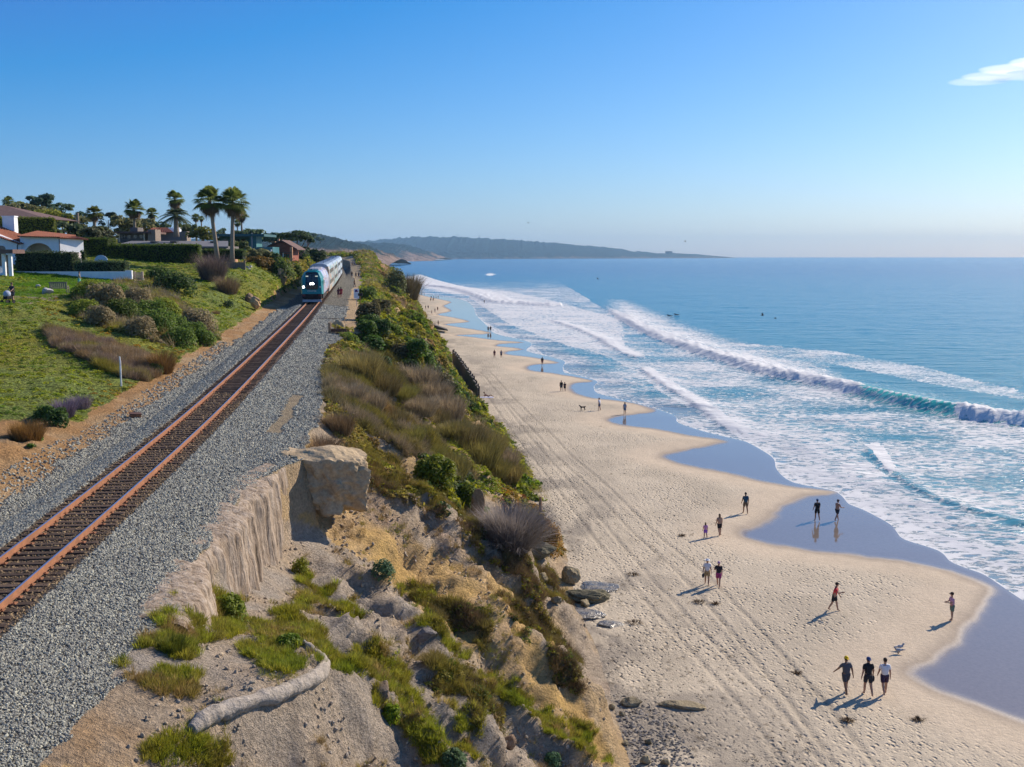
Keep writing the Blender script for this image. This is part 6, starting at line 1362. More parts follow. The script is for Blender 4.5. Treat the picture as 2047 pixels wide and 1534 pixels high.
# sandstone outcrop in the left bank
rock('rock_outcrop', 508, 620, 24, 26, .9, 'tan eroded sandstone outcrop in the green bank left of the train', m_rock('gold_sandstone', (.40, .25, .11), (.52, .36, .19), 1.5, 7), 210, 'g', 'rock outcrop', -.05, .5, sub=4)
rock('rock_outcrop', 496, 604, 24, 20, .8, 'brown shaded rock above the tan eroded outcrop', m_rock('brown_sandstone', (.20, .13, .08), (.34, .24, .15), 1.5, 7), 214, 'g', 'rock outcrop', .2, 1.5, sub=4)
rock('rock_outcrop', 560, 565, 26, 34, .7, 'small sandstone outcrop above the train shadow', m_rock('gold_sandstone2', (.36, .23, .12), (.48, .33, .18), 1.5, 7), 211, 'g', 'rock outcrop', .35, .5)
rock('rock_outcrop', 870, 778, 24, 44, .7, 'pale yellow sandstone face showing in the middle of the bluff', m_rock('pale_sandstone', (.45, .33, .16), (.58, .45, .25), 1.2, 7), 212, 'g', 'rock outcrop', .3, .4)
rock('rock_outcrop', 955, 1040, 30, 80, .7, 'brown hollowed rock face beside the yellow green bush', m_rock('brown_face', (.17, .11, .06), (.32, .22, .12), 1.2, 7), 213, 'g', 'rock outcrop', .3, .4)
# bench, garden rocks
bp = hit(119, 586); bn = empty('park_bench', bp, .05, 'grey wooden bench with slatted back beside the lawn path', 'bench'); M_BN = flat('bench_wood', (.22, .19, .16), .85, .2, 5)
for k in range(9): mb = MB(); x = -.78 + k * .18; mb.box(x, x + .12, -.30, -.26, .5, .98); mb.build('back_slat', M_BN, bn)
mb = MB(); mb.box(-.85, .85, -.31, -.25, .95, 1.05); mb.build('top_rail', M_BN, bn); mb = MB(); mb.box(-.85, .85, -.28, .25, .43, .48); mb.build('seat', M_BN, bn)
for sx in (-.8, .74):
    for sy in (-.29, .18): mb = MB(); mb.box(sx, sx + .07, sy, sy + .07, -.1, .62 if sy > 0 else 1.0); mb.build('leg', M_BN, bn)
    mb = MB(); mb.box(sx, sx + .07, -.28, .28, .62, .67); mb.build('armrest', M_BN, bn)
rock('garden_rock', 92, 588, 26, 16, .8, 'long pale rock lying on the lawn left of the bench', M_RKW, 220, 'g', 'rock', .25, .3)
rock('garden_rock', 76, 575, 12, 7, .8, 'small pale rock behind the long pale rock', M_RKW, 221, 'g', 'rock', .25, .3)
# radio masts and coastal tower on the headland
for px, hh, lb in ((914, 7, 'taller radio mast on the far headland'), (958, 5, 'shorter radio mast on the far headland')):
    b = base_at(px, 475, 9500); mb = MB(); mb.tube([b + Vector((0, 0, -10)), b + Vector((0, 0, hh * 4.6))], 2.2, 5); tag(mb.build('radio_mast', M_GRYM), lb, 'mast')
O = base_at(1338, 510, 11000); e = empty('tower_block', O, label='lone dark tower block near the tip of the far headland', cat='building'); lbox(e, 'wall', 1331.5, 1344, 503, 512, 11000, 60, M_BRW, O); lbox(e, 'roof', 1331, 1344.5, 502.4, 503.2, 10998, 64, M_GRR, O)
# thin cloud, far above and beyond the air of the bay
t = NT('cloud_vapour'); pv = t.n('VolumeScatter'); pv.inputs['Density'].default_value = .0013; pv.inputs['Anisotropy'].default_value = .6; pv.inputs['Color'].default_value = (1, 1, 1, 1); t.t.links.new(pv.outputs[0], t.out.inputs['Volume'])
ob = MB()
for (dx, dz, w, h) in ((-100, -40, 1200, 70), (300, 60, 1500, 110), (800, 170, 1600, 150), (1300, 300, 1700, 190), (1500, 180, 1700, 150), (-450, -120, 900, 40), (500, -20, 1500, 90), (1900, 380, 1500, 200)): ob.ball((dx, dx * .1, dz), (w / 2, 420, h / 2), 32, 20)
o = ob.build('cloud', t.m, None, True); o.location = base_at(2022, 146, 15000); tag(o, kind='structure')
# ------------------------------------------------------------------ people
def skin_mesh(name, verts, rad, edges, root=0, sub=2, mat=None):
    me = bpy.data.meshes.new(name); me.from_pydata([tuple(v) for v in verts], edges, []); o = bpy.data.objects.new(name, me); COL.objects.link(o)
    m = o.modifiers.new('s', 'SKIN'); m.use_smooth_shade = True
    for i, r in enumerate(rad):
        sv = me.skin_vertices[0].data[i]; sv.radius = (r, r) if not isinstance(r, tuple) else r; sv.use_root = (i == root)
    if sub: ss = o.modifiers.new('u', 'SUBSURF'); ss.levels = ss.render_levels = sub
    bpy.context.view_layer.update(); dg = bpy.context.evaluated_depsgraph_get(); out = bpy.data.meshes.new_from_object(o.evaluated_get(dg)); bpy.data.objects.remove(o); out.name = name
    out.materials.clear()
    if mat: out.materials.append(mat)
    out.polygons.foreach_set('use_smooth', [True] * len(out.polygons)); return out
def cloth(c): return flat('cloth_%02d_%02d_%02d' % tuple(int(x * 99) for x in c), c, .9, .1, 8)
SKN = flat('skin', (.42, .24, .16), .6, .06, 6); SKD = flat('skin_tan', (.28, .15, .09), .6, .06, 6); HAIRD = flat('hair_dark', (.03, .018, .012), .7, .2, 30); HAIRL = flat('hair_brown', (.12, .07, .035), .7, .2, 30)
def person(px, py, hpx, face, label, shirt=None, short=None, hat=None, hair='d', legs=(.32, -.28), arms=(-.25, .3), elbow=(.3, .3), out=(.16, .16), lean=.04, height=None, which='gb', skin=None, longhair=False, dress=None, hold=None, leggings=None, group=None, detail=True, knee=(.1, .25), cross=False, brim=True, longsl=False):
    p = hit(px, py, which); D = p.y; hm = height or max(1.0, min(1.95, hpx * D / FOC * 1.03)); k = hm / 1.75; skin = skin or SKN
    e = empty('person', p, face, label, 'person', group); e.scale = (k, k, k)
    v = []; r = []; ed = []
    def add(co, rad, par=None):
        v.append(Vector(co)); r.append(rad); i = len(v) - 1
        if par is not None: ed.append((par, i))
        return i
    ln = lambda z: lean * (z - .9) * 1.3
    pel = add((0, 0, .95), (.155, .125)); bel = add((0, ln(1.1), 1.10), (.150, .12), pel); che = add((0, ln(1.3), 1.30), (.175, .14), bel); nb = add((0, ln(1.44), 1.43), .075, che); nk = add((0, ln(1.5) + .01, 1.52), .052, nb)
    hd = add((0, ln(1.6) + .02, 1.615), .082, nk); ht = add((0, ln(1.68) + .015, 1.69), .072, hd); no = add((0, ln(1.6) + .115, 1.61), .014, hd)
    for s in (-1, 1): add((s * .086, ln(1.6) + .01, 1.62), .013, hd)
    hip = []; kn = []; an = []
    mnz = 9
    for i, s in enumerate((-1, 1)):
        a = legs[i]; b = knee[i]; h = add((s * .095, 0, .88), .108, pel); kx = Vector((s * .10, math.sin(a) * .43, .88 - math.cos(a) * .43)); K = add(kx, .066, h); a2 = a - b
        ax = kx + Vector((0, math.sin(a2) * .41, -math.cos(a2) * .41)); A = add((kx + ax) / 2 + Vector((0, -.012, 0)), .062, K); A = add(ax, .034, A); f = add(ax + Vector((s * .02, .13, -.045)), .032, A); hl = add(ax + Vector((0, -.04, -.04)), .03, A); hip.append(h); kn.append(K); an.append(A); mnz = min(mnz, ax.z - .075)
    sh = []; el = []; wr = []
    for i, s in enumerate((-1, 1)):
        a = arms[i]; o_ = out[i]; S = add((s * .185, ln(1.4), 1.40), .070, nb if False else che)
        d = Vector((s * math.sin(o_), math.sin(a), -math.cos(a) * math.cos(o_))).normalized(); E = add(v[S] + d * .28, .050, S); a2 = a + elbow[i]; d2 = Vector((s * math.sin(o_) * .7 - (s * .75 if cross else 0), math.sin(a2), -math.cos(a2))).normalized(); Wv = v[E] + d2 * .25; w = add(Wv, .028, E)
        pm = add(Wv + d2 * .07, .034, w); sd = Vector((0, 1, 0)) if abs(d2.y) < .7 else Vector((0, 0, 1))
        if detail:
            for q, L in ((-.024, .062), (-.008, .075), (.008, .07), (.024, .055)):
                f1 = add(v[pm] + d2 * .03 + sd * q, .0095, pm); f2 = add(v[f1] + d2 * L * .6 - Vector((s * .006, 0, 0)), .0085, f1); add(v[f2] + d2 * L * .4 - Vector((s * .016, 0, 0)), .0075, f2)
            t1 = add(v[w] + d2 * .03 + sd * .032, .011, w); add(v[t1] + d2 * .045 + sd * .012, .009, t1)
        sh.append(S); el.append(E); wr.append(w)
    dz = -mnz; v = [q + Vector((0, 0, dz)) for q in v]
    body = skin_mesh('body', v, r, ed, 0, 1, skin); link(bpy.data.objects.new('body', body), e)
    def garment(name, idx, scale, mat, pairs, rootk=0, ends={}):
        m = {i: j for j, i in enumerate(idx)}; vv = [v[i].copy() for i in idx]; rr = [(r[i][0] * scale, r[i][1] * scale) if isinstance(r[i], tuple) else r[i] * scale for i in idx]
        for i, (c, q) in ends.items(): vv[m[i]] = c; rr[m[i]] = q
        return link(bpy.data.objects.new(name, skin_mesh(name, vv, rr, [(m[a], m[b]) for a, b in pairs], rootk, 1, mat)), e)
    if shirt:
        ends = {}
        if not longsl:
            for i in (0, 1): ends[el[i]] = (v[sh[i]].lerp(v[el[i]], .75), .072)
        ends[pel] = (v[pel] + Vector((0, 0, -.07)), (.205, .165)); ends[nb] = (v[nb] - Vector((0, 0, .01)), .075)
        ix = [pel, bel, che, nb, sh[0], el[0], sh[1], el[1]] + (wr if longsl else []); pr = [(pel, bel), (bel, che), (che, nb), (che, sh[0]), (sh[0], el[0]), (che, sh[1]), (sh[1], el[1])] + ([(el[0], wr[0]), (el[1], wr[1])] if longsl else [])
        garment('shirt', ix, 1.18, cloth(shirt), pr, 0, ends)
    if short:
        ends = {kn[i]: (v[hip[i]].lerp(v[kn[i]], .78 if not dress else .5), .108) for i in (0, 1)}; ends[bel] = (v[pel].lerp(v[bel], .75), (.185, .15))
        garment('shorts' if not dress else 'skirt', [bel, pel, hip[0], kn[0], hip[1], kn[1]], 1.22, cloth(short), [(bel, pel), (pel, hip[0]), (hip[0], kn[0]), (pel, hip[1]), (hip[1], kn[1])], 1, ends)
    if leggings:
        for i in (0, 1):
            m_ = skin_mesh('legging', [v[hip[i]], v[kn[i]], v[an[i]]], [.10, .064, .045], [(0, 1), (1, 2)], 0, 1, cloth(leggings)); link(bpy.data.objects.new('legging', m_), e)
    hc = (v[hd] + v[ht]) / 2 + Vector((0, -.012, .012)); hm_ = HAIRD if hair == 'd' else HAIRL
    if hair:
        mb = MB(); mb.ball(hc, (.094, .108, .108), 14, 9)
        o = mb.build('hair', hm_, None, True); V = o.data.vertices
        for q in V:
            if q.co.y > hc.y + .05 and q.co.z < hc.z + .04: q.co.y = hc.y + .045
        if longhair:
            for q in V:
                if q.co.z < hc.z - .02 and q.co.y < hc.y + .02: q.co.z -= .17; q.co.y -= .02
        o.parent = e
    if hat:
        mb = MB(); mb.ball(hc + Vector((0, 0, .022)), (.102, .116, .10), 14, 8); o = mb.build('hat', cloth(hat), None, True)
        for q in o.data.vertices: q.co.z = max(q.co.z, hc.z + .015)
        mb2 = MB()
        if brim == 'full': mb2.tube([hc + Vector((0, 0, .012)), hc + Vector((0, 0, .024))], .19, 16)
        else:
            sgn = -1 if brim == 'back' else 1; mb2.prism([(hc.x - .07, hc.y + sgn * .08), (hc.x + .07, hc.y + sgn * .08), (hc.x + .055, hc.y + sgn * .19), (hc.x - .055, hc.y + sgn * .19)], hc.z + .015, hc.z + .027, 'z')
        b = mb2.build('brim', cloth(hat), o); o.parent = e
    if detail:
        mb = MB()
        for s in (-1, 1): mb.ball((s * .03, v[hd].y + .076, v[hd].z + .018), .009, 6, 4)
        mb.build('eyes', M_DARK, e)
    if hold:
        i, kind, col = hold; w = v[wr[i]] + Vector((0, .01, -.12)); mb = MB()
        if kind == 'shoes':
            for q in (-.035, .035): mb.ball(w + Vector((q, 0, -.10)), (.045, .06, .15), 8, 6)
            mb.tube([w + Vector((0, 0, .03)), w + Vector((0, 0, -.05))], .012, 5)
        elif kind == 'bag': mb.ball(w + Vector((0, 0, -.12)), (.08, .15, .15), 10, 7); mb.tube([w + Vector((0, -.08, -.03)), w + Vector((0, 0, .05)), w + Vector((0, .08, -.03))], .012, 5)
        elif kind == 'phone': mb.box(w.x - .04, w.x + .04, w.y + .02, w.y + .035, w.z + .06, w.z + .20)
        elif kind == 'toy': mb.ball(w + Vector((0, .05, -.05)), (.05, .12, .10), 8, 6); mb.tube([w + Vector((0, -.05, .02)), w + Vector((0, .15, .05))], .012, 5)
        W_ = e.matrix_world if False else (Matrix.Translation(p) @ Matrix.Rotation(face, 4, 'Z') @ Matrix.Scale(k, 4)); o = mb.build({'shoes': 'sandals', 'bag': 'dark_bag', 'phone': 'phone', 'toy': 'beach_toy'}[kind], cloth(col)); o.matrix_world = W_
        tag(o, {'shoes': 'pair of dark sandals held by the man in black', 'bag': 'dark bag carried by the person in the white hat', 'phone': 'phone held by the man in red', 'toy': 'pink beach toy in the hand of the long haired woman'}[kind], {'shoes': 'sandals', 'bag': 'bag', 'phone': 'phone', 'toy': 'toy'}[kind])
    return e
NAVY, BLK, GRY, WHT = (.02, .03, .06), (.02, .02, .022), (.09, .095, .11), (.72, .72, .74)
person(1690, 1387, 77, R(12), 'man in dark grey shirt and yellow cap, arms swinging, left of the three walking away', GRY, (.07, .07, .08), (.75, .50, .02), arms=(.45, -.35), out=(.45, .25), brim='back', legs=(-.30, .28), skin=SKD)
person(1734, 1390, 78, R(4), 'man in black shirt and blue cap, middle of the three walking away', BLK, (.03, .03, .035), (.03, .07, .2), arms=(-.2, .12), out=(.25, .25), hold=(1, 'shoes', (.05, .05, .055)), legs=(.22, -.25), brim='back')
person(1767, 1389, 82, R(-6), 'bareheaded man in white shirt and dark trunks, right of the three walking away', WHT, (.05, .03, .06), None, 'd', arms=(.2, -.15), legs=(-.42, .2), height=1.86, knee=(.35, .05))
person(1667, 1221, 54, R(-120), 'man in red shirt, black shorts and dark cap looking at his phone', (.60, .05, .06), BLK, (.03, .02, .02), arms=(.2, .7), elbow=(.3, 1.2), legs=(.3, -.25), lean=.12, hold=(1, 'phone', BLK), height=1.78)
person(1902, 1241, 60, R(85), 'person in pink and white top with folded arms beside the wet sand', (.62, .33, .42), (.14, .20, .15), (.05, .035, .03), arms=(.35, .35), elbow=(1.2, 1.2), legs=(.03, -.05), knee=(0, .02), cross=True, height=1.72)
person(1413, 1170, 50, R(170), 'person in white shirt, white sun hat and tan shorts carrying a bag', WHT, (.40, .28, .14), (.75, .75, .75), arms=(.15, .1), legs=(.15, -.15), hold=(1, 'bag', (.02, .03, .05)), brim='full', height=1.75)
person(1436, 1173, 50, R(160), 'woman in black top, magenta shorts and pink cap raising a hand to her face', (.025, .022, .03), (.32, .05, .18), (.45, .25, .38), arms=(.2, .6), elbow=(.3, 1.9), legs=(.35, -.25), height=1.70, hair='l')
person(1438, 1071, 44, R(10), 'long haired woman in tan top and black shorts walking with the girl in pink', (.40, .26, .18), BLK, None, 'l', arms=(.1, .2), legs=(-.3, .2), leggings=(.04, .035, .045), longhair=True, hold=(1, 'toy', (.6, .15, .2)), height=1.70)
person(1410, 1077, 34, R(5), 'small girl in pink top and purple shorts beside the long haired woman', (.55, .25, .45), (.25, .10, .45), None, 'l', arms=(.1, -.1), legs=(.2, -.25), height=1.25, longhair=True)
person(1490, 1027, 39, R(8), 'man in dark blue shirt and brown shorts walking towards the water', (.02, .07, .12), (.12, .085, .06), None, arms=(.2, -.1), legs=(.3, -.2), height=1.82, skin=SKD)
person(1633, 1041, 44, R(5), 'man in black shirt and blue cap on the wet sand, left of the pair', BLK, BLK, (.10, .20, .35), arms=(.1, .15), out=(.2, .12), legs=(.2, -.25), height=1.80)
person(1673, 1041, 42, R(-60), 'bare chested man in dark shorts on the wet sand, right of the pair', None, (.03, .035, .05), (.08, .05, .06), arms=(.5, .4), elbow=(1.2, 1.0), legs=(.35, -.3), height=1.78)
person(1249, 829, 28, R(5), 'woman in pale blue top walking on the wet sand', (.30, .36, .45), (.14, .20, .28), None, 'd', longhair=True, legs=(.1, -.1), detail=False, height=1.68)
person(1198, 821, 27, R(60), 'man in pale shirt and navy shorts facing the black dog', (.50, .56, .70), (.05, .08, .16), None, legs=(.08, -.08), detail=False, height=1.78)
person(1122, 783, 22, R(5), 'taller of two dark figures on the sand near the curve of the shore', BLK, NAVY, None, leggings=NAVY, detail=False, height=1.8, longsl=True)
person(1129, 783, 18, R(5), 'shorter of two dark figures on the sand near the curve of the shore', (.06, .03, .04), BLK, None, leggings=BLK, detail=False, height=1.55)
person(1084, 731, 18, R(0), 'lone person in black top and reddish trousers at the edge of the wet sand', BLK, (.30, .12, .10), None, detail=False, leggings=(.3, .12, .1), height=1.75, longsl=True)
person(988.5, 716, 17, R(5), 'left of two walkers, in maroon top, on the upper beach', (.10, .02, .04), (.25, .14, .12), None, detail=False, height=1.75)
person(1002, 716, 16, R(5), 'right of two walkers, in grey blue top, on the upper beach', (.12, .13, .2), NAVY, None, detail=False, leggings=NAVY, height=1.7)
person(976, 664, 11, R(5), 'left of two figures mirrored in the wet sand', NAVY, BLK, None, detail=False, leggings=BLK, height=1.7)
person(980.7, 664, 12, R(5), 'right of two figures mirrored in the wet sand', BLK, BLK, None, detail=False, leggings=BLK, height=1.8)
person(677, 597, 21, R(10), 'left of two joggers on the ballast, in dark maroon top', (.09, .02, .04), (.12, .03, .05), None, detail=False, longhair=True, height=1.65)
person(682, 596, 21, R(10), 'right of two joggers on the ballast, in red top', (.30, .03, .05), (.25, .03, .05), None, detail=False, longhair=True, height=1.68)
person(703.5, 556, 13, R(10), 'person in black shirt walking on the ballast beyond the two joggers', BLK, GRY, None, detail=False)
person(709, 575, 17, R(100), 'person in dark brown clothes standing behind the notice board', (.05, .035, .03), (.07, .05, .04), None, detail=False, leggings=(.05, .04, .035))
person(711.5, 556, 11, R(10), 'small dark figure on the path above the bluff', BLK, NAVY, None, detail=False)
person(717, 556, 11, R(10), 'figure in blue trousers on the path above the bluff', BLK, (.05, .08, .2), None, detail=False, leggings=(.05, .08, .2))
person(704, 532, 9, R(0), 'left of two far figures near the sandstone point', (.3, .25, .25), BLK, None, detail=False); person(708.5, 532, 9, R(0), 'right of two far figures near the sandstone point', (.4, .3, .3), GRY, None, detail=False)
person(26, 606, 42, R(160), 'woman in black top pushing a stroller on the lawn path', (.03, .03, .045), NAVY, None, 'l', arms=(.5, .5), elbow=(.6, .6), legs=(.2, -.2), leggings=NAVY, height=1.68)
person(159, 574, 29, R(-70), 'person in yellow and turquoise clothes walking behind the scrub', (.45, .38, .25), (.20, .55, .45), None, detail=False, height=1.68)
# stroller
q = hit(17, 607); st = empty('stroller', q, R(160), 'black stroller with grey hood pushed along the lawn path', 'stroller')
mb = MB(); mb.ball((0, .1, .78), (.26, .34, .30), 12, 8); mb.build('hood', cloth((.35, .4, .5)), st, True); mb = MB(); mb.box(-.24, .24, -.2, .35, .35, .62); bevel(mb.build('seat', cloth(BLK), st), .05)
mb = MB(); mb.tube([(-.25, -.5, 1.0), (-.25, .4, .2)], .02, 6); mb.tube([(.25, -.5, 1.0), (.25, .4, .2)], .02, 6); mb.tube([(-.25, -.5, 1.0), (.25, -.5, 1.0)], .022, 6); mb.build('frame', M_UND, st)
for sx in (-.28, .28):
    for sy in (-.3, .4): mb = MB(); mb.tube([(sx - .02, sy, .15), (sx + .02, sy, .15)], .15, 12); mb.build('wheel', M_UND, st)
# dog
q = hit(1165, 821, 'b'); dv = [(0, .0, .52), (0, .28, .54), (0, -.28, .52), (0, .42, .68), (0, .52, .78), (0, .66, .74), (0, -.5, .66)]; dr_ = [.11, .13, .10, .07, .075, .04, .02]; de = [(0, 1), (0, 2), (1, 3), (3, 4), (4, 5), (2, 6)]
for (sx, sy, par) in ((-.09, .28, 1), (.09, .28, 1)): k = len(dv); dv += [(sx, sy, .4), (sx, sy - .02, .22), (sx, sy + .02, .03)]; dr_ += [.05, .03, .03]; de += [(par, k), (k, k + 1), (k + 1, k + 2)]
for (sx, sy, par) in ((-.09, -.28, 2), (.09, -.28, 2)): k = len(dv); dv += [(sx, sy + .06, .38), (sx, sy - .08, .2), (sx, sy, .03)]; dr_ += [.065, .032, .03]; de += [(par, k), (k, k + 1), (k + 1, k + 2)]
for s in (-1, 1): k = len(dv); dv += [(s * .07, .50, .84)]; dr_ += [.025]; de += [(4, k)]
dg_ = link(bpy.data.objects.new('dog', skin_mesh('dog', dv, dr_, de, 0, 1, flat('black_fur', (.02, .016, .014), .8, .2)))); dg_.location = q; dg_.rotation_euler = (0, 0, R(110)); dg_.scale = (.95,) * 3; tag(dg_, 'black dog standing on the sand facing the man in the pale shirt', 'dog')
# reclining and sitting people
def sitter(px, py, face, label, mat_top, recline=.9, sc=1.0, skin=None, group=None):
    p = hit(px, py, 'b'); v = [(0, 0, .12), (0, -.22 * recline, .28), (0, -.42 * recline, .30 + .25 * (1.2 - recline)), (0, -.52 * recline, .5 + .2 * (1.2 - recline)), (0, -.55 * recline, .66 + .2 * (1.2 - recline))]; r_ = [.13, .12, .13, .06, .10]; ed = [(0, 1), (1, 2), (2, 3), (3, 4)]
    for s in (-1, 1):
        k = len(v); v += [(s * .1, .08, .13), (s * .12, .42, .34), (s * .12, .78, .08), (s * .12, .92, .12)]; r_ += [.09, .06, .04, .03]; ed += [(0, k), (k, k + 1), (k + 1, k + 2), (k + 2, k + 3)]
        k = len(v); v += [(s * .2, v[2][1], v[2][2] + .06), (s * .26, v[2][1] - .18, .22), (s * .24, v[2][1] - .1, .05)]; r_ += [.055, .04, .03]; ed += [(2, k), (k, k + 1), (k + 1, k + 2)]
    e = empty('person', p, face, label, 'person', group); e.scale = (sc,) * 3; link(bpy.data.objects.new('body', skin_mesh('body', v, r_, ed, 0, 1, skin or SKN)), e)
    mb = MB(); mb.ball(Vector(v[2]) + Vector((0, .02, -.03)), (.16, .13, .15), 10, 7); mb.build('top', mat_top, e, True); mb = MB(); mb.ball(v[0], (.16, .16, .13), 10, 7); mb.build('bottoms', mat_top, e, True)
    mb = MB(); mb.ball(Vector(v[4]) + Vector((0, -.03, .02)), (.11, .11, .12), 10, 7); mb.build('hair', HAIRD, e, True); return e
sitter(976, 794, R(-100), 'tanned sunbather reclining on a towel near the seawall', cloth((.35, .04, .05)), 1.1, skin=SKD)
q = hit(972, 795, 'b'); mb = MB(); mb.box(q.x - 1.1, q.x + 1.1, q.y - .4, q.y + .6, q.z + .01, q.z + .05); tag(mb.build('towel', cloth((.55, .55, .7))), 'pale towel under the tanned sunbather', 'towel')
q = hit(949, 793, 'b'); mb = MB(); mb.ball(q + Vector((0, 0, .12)), (.28, .2, .18), 10, 7); tag(mb.build('beach_bag', cloth((.4, .15, .15)), None, True), 'reddish beach bag on the sand beside the seawall', 'bag')
sitter(914.5, 734, R(-90), 'seated person, left of two on the sand at the far end of the seawall', cloth(BLK), .6); sitter(923, 735, R(-90), 'person lying back, right of two on the sand at the far end of the seawall', cloth(NAVY), 1.2)
sitter(851, 640, R(-90), 'person on the sand before the tall pale seawall, lying', cloth(BLK), 1.1); sitter(858.5, 646, R(-60), 'person sitting on the sand just above the dark groyne', cloth((.2, .05, .05)), .6)
# far walkers: one figure each, own clothing tone
FARP = [(814, 585), (817.5, 585), (820, 585), (843.5, 591), (848, 590.5), (862, 598), (867, 598), (871.7, 598), (876, 597.5), (861, 603), (866, 603), (842, 620), (842.3, 624), (851, 619), (856, 618.5), (875, 622), (869.5, 625.5), (863, 629), (876, 652)]
FLAB = ['first', 'second', 'third']
fl = ['leftmost tiny figure at the far turn of the beach', 'second tiny figure at the far turn of the beach', 'third tiny figure at the far turn of the beach', 'left one of the far pair by the shoreline', 'right one of the far pair by the shoreline',
      'leftmost of the four far walkers in a row', 'second of the four far walkers in a row', 'third of the four far walkers in a row', 'rightmost of the four far walkers in a row', 'left of two far figures just below the row of four', 'right of two far figures just below the row of four',
      'upper far figure close to the tall pale seawall', 'lower far figure close to the tall pale seawall', 'far walker in blue, left of two by the first puddle', 'far walker in black, right of two by the first puddle', 'far walker standing at the puddle edge', 'far walker in a pale top below the puddle edge', 'far figure bending with a dog sized bundle', 'lone far person standing above the dark groyne']
tone = [BLK, NAVY, (.2, .05, .05), (.1, .1, .14), (.05, .05, .08)]
proto = None
for i, ((px, py), lb) in enumerate(zip(FARP, fl)):
    if i < 5: 
        o = person(px, py, 9, R(20 * i), lb, tone[i % 5], tone[(i + 2) % 5], None, detail=False, group='walkers on the far beach', height=1.72, leggings=tone[(i + 1) % 5] if i % 2 else None, which='b')
        if proto is None: proto = []
        proto.append(o)
    else:
        s = proto[i % 5]; o = s.copy(); COL.objects.link(o); o.location = hit(px, py, 'b'); o.rotation_euler = (0, 0, R(37 * i)); o['label'] = lb
        for c in s.children: d = c.copy(); COL.objects.link(d); d.parent = o
def seap(px, py, z=.1): return Vector(P(px, py, z))
s0 = person(968, 607, 9, R(0), 'surfer wading in the white water with a board', BLK, BLK, None, detail=False, leggings=BLK, height=1.75); s0.location = seap(968, 607, -.2)
def surfer(px, py, face, label):
    e = empty('surfer', seap(px, py, .25), face, label, 'surfer'); mb = MB(); mb.ball((0, 0, 0), (.27, 1.2, .05), 14, 6); mb.build('surfboard', M_WHT, e, True)
    v = [(0, 0, .15), (0, .35, .22), (0, .6, .38), (0, .68, .46), (-.1, -.4, .12), (-.12, -.9, .1), (.1, -.4, .12), (.12, -.9, .1), (-.3, .45, .1), (.3, .45, .1)]; link(bpy.data.objects.new('body', skin_mesh('body', v, [.13, .15, .07, .1, .08, .04, .08, .04, .05, .05], [(0, 1), (1, 2), (2, 3), (0, 4), (4, 5), (0, 6), (6, 7), (1, 8), (1, 9)], 0, 1, cloth(BLK))), e); e.scale = (1.3,) * 3; return e
surfer(1338, 632, R(70), 'surfer paddling outside the breaking wave, left one'); surfer(1352, 630, R(80), 'surfer paddling outside the breaking wave, right one')
# birds
M_BRD = flat('dark_feather', (.05, .045, .045), .8, .2, 12)
def bird(pos, face, span, label, flap=.3, mat=None, group=None):
    e = bpy.data.objects.new('bird', None); L = span / 2; V = [(0, .22 * L, 0), (0, -.28 * L, 0), (.07 * L, 0, 0), (-.07 * L, 0, 0), (0, 0, .07 * L), (0, 0, -.07 * L), (0, .42 * L, .02 * L)]; mb = MB()
    mb.ball((0, 0, 0), (.10 * L, .32 * L, .10 * L), 10, 7); mb.ball((0, .36 * L, .04 * L), .07 * L, 8, 5); mb.tube([(0, .38 * L, .04 * L), (0, .6 * L, 0)], [.03 * L, .008 * L], 5); mb.add([(-.05 * L, -.25 * L, 0), (.05 * L, -.25 * L, 0), (.1 * L, -.5 * L, 0), (-.1 * L, -.5 * L, 0)], [(0, 1, 2, 3)])
    o = mb.build('bird', mat or M_BRD, None, True)
    for s in (-1, 1):
        w = MB(); w.add([(s * .05 * L, .14 * L, .02), (s * .5 * L, .18 * L, flap * .5 * L), (s * L, -.02 * L, flap * .35 * L), (s * .5 * L, -.14 * L, flap * .46 * L), (s * .05 * L, -.16 * L, .01), (s * .05 * L, .12 * L, -.02), (s * .5 * L, .16 * L, flap * .46 * L - .02)], [(0, 1, 3, 4), (1, 2, 3), (5, 6, 3, 4)] if s > 0 else [(4, 3, 1, 0), (3, 2, 1), (4, 3, 6, 5)]); w.build('wing', mat or M_BRD, o)
    o.location = pos; o.rotation_euler = (0, R(15), face); return tag(o, label, 'bird', group)
bird(Vector(PD(1524, 631, 260)), R(60), 2.0, 'dark bird with raised wings, left of two over the waves', 1.2); bird(Vector(PD(1550, 637, 265)), R(80), 1.7, 'dark bird gliding, right of two over the waves', .5)
bird(Vector(PD(1195, 558, 400)), R(70), 2.4, 'lone dark bird low over the blue sea', .6); bird(Vector(PD(1056, 446, 600)), R(60), 2.4, 'tiny bird in the sky above the headland', .5); bird(Vector(PD(1370, 483, 600)), R(60), 2.6, 'tiny bird in the sky above the tip of the headland', .7)
M_GUL = flat('gull_grey', (.35, .36, .38), .8, .2, 12)
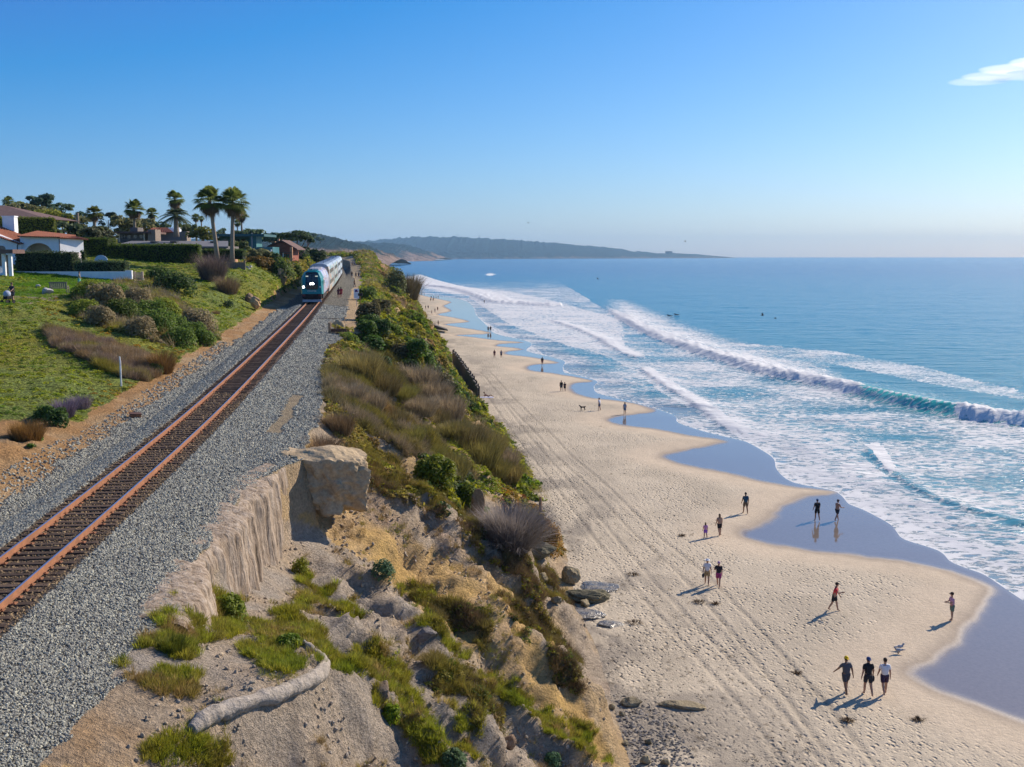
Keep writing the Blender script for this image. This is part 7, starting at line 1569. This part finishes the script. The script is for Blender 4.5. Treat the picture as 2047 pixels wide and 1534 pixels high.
def gull(px, py, face, label):
    p = hit(px, py, 'b'); e = empty('gull', p, face, label, 'gull'); mb = MB(); mb.ball((0, 0, .22), (.09, .20, .09), 10, 7); mb.ball((0, .20, .34), .06, 8, 6); mb.tube([(0, .24, .34), (0, .33, .33)], [.015, .005], 5); mb.tube([(0, .12, .25), (0, .19, .33)], .05, 7); mb.tube([(0, -.15, .22), (0, -.38, .22)], [.06, .02], 6); mb.build('body', M_GUL, e, True)
    for s in (-1, 1): mb = MB(); mb.tube([(s * .04, 0, 0), (s * .04, 0, .16)], .012, 5); mb.build('leg', flat('gull_leg', (.5, .3, .1), .7), e)
gull(1799, 1300, R(-80), 'gull standing on the sand, upper of the pair'); gull(1796, 1307, R(90), 'gull standing on the sand, lower of the pair')
# kelp heaps worth picking out
M_KLP = flat('kelp_brown', (.045, .03, .015), .6, .3, 9)
for i, (px, py, w, lb) in enumerate(((1397, 1205, 24, 'dried kelp heap on the sand below the couple with the white hat'), (1430, 1208, 12, 'small kelp clump right of the kelp heap'), (1363, 1072, 14, 'short dark stick of kelp left of the small girl'), (1695, 1442, 20, 'kelp strand on the sand below the three walking men'), (1593, 1347, 12, 'dark kelp clump left of the man in the yellow cap'), (1835, 1440, 14, 'kelp scrap near the bottom right wet sand'), (1265, 1150, 26, 'dark kelp heap right of the wet rock shelf'), (1268, 1246, 34, 'kelp strand beside the shiny wet rock slab'))):
    p = hit(px, py, 'b'); s = p.y / FOC; v, f, q = blades(70, w * s * .4, .22, .018, 700 + i, 1.6, curve=.8); o = link(bpy.data.objects.new('kelp', tri_fix('kelp', v, f, q, M_TWO))); o.location = p; o.color = (.10, .06, .03, 1); tag(o, lb, 'kelp')
# ------------------------------------------------------------------ air
mb = MB(); mb.box(-7500, 11500, -40, 16900, -9, 330)
t = NT('air'); pv = t.n('VolumePrincipled'); pv.inputs['Density'].default_value = 0.000055; pv.inputs['Color'].default_value = (.45, .74, 1.0, 1); pv.inputs['Anisotropy'].default_value = .1
t.t.links.new(pv.outputs[0], t.out.inputs['Volume'])
hz = mb.build('haze', t.m); tag(hz, kind='stuff')
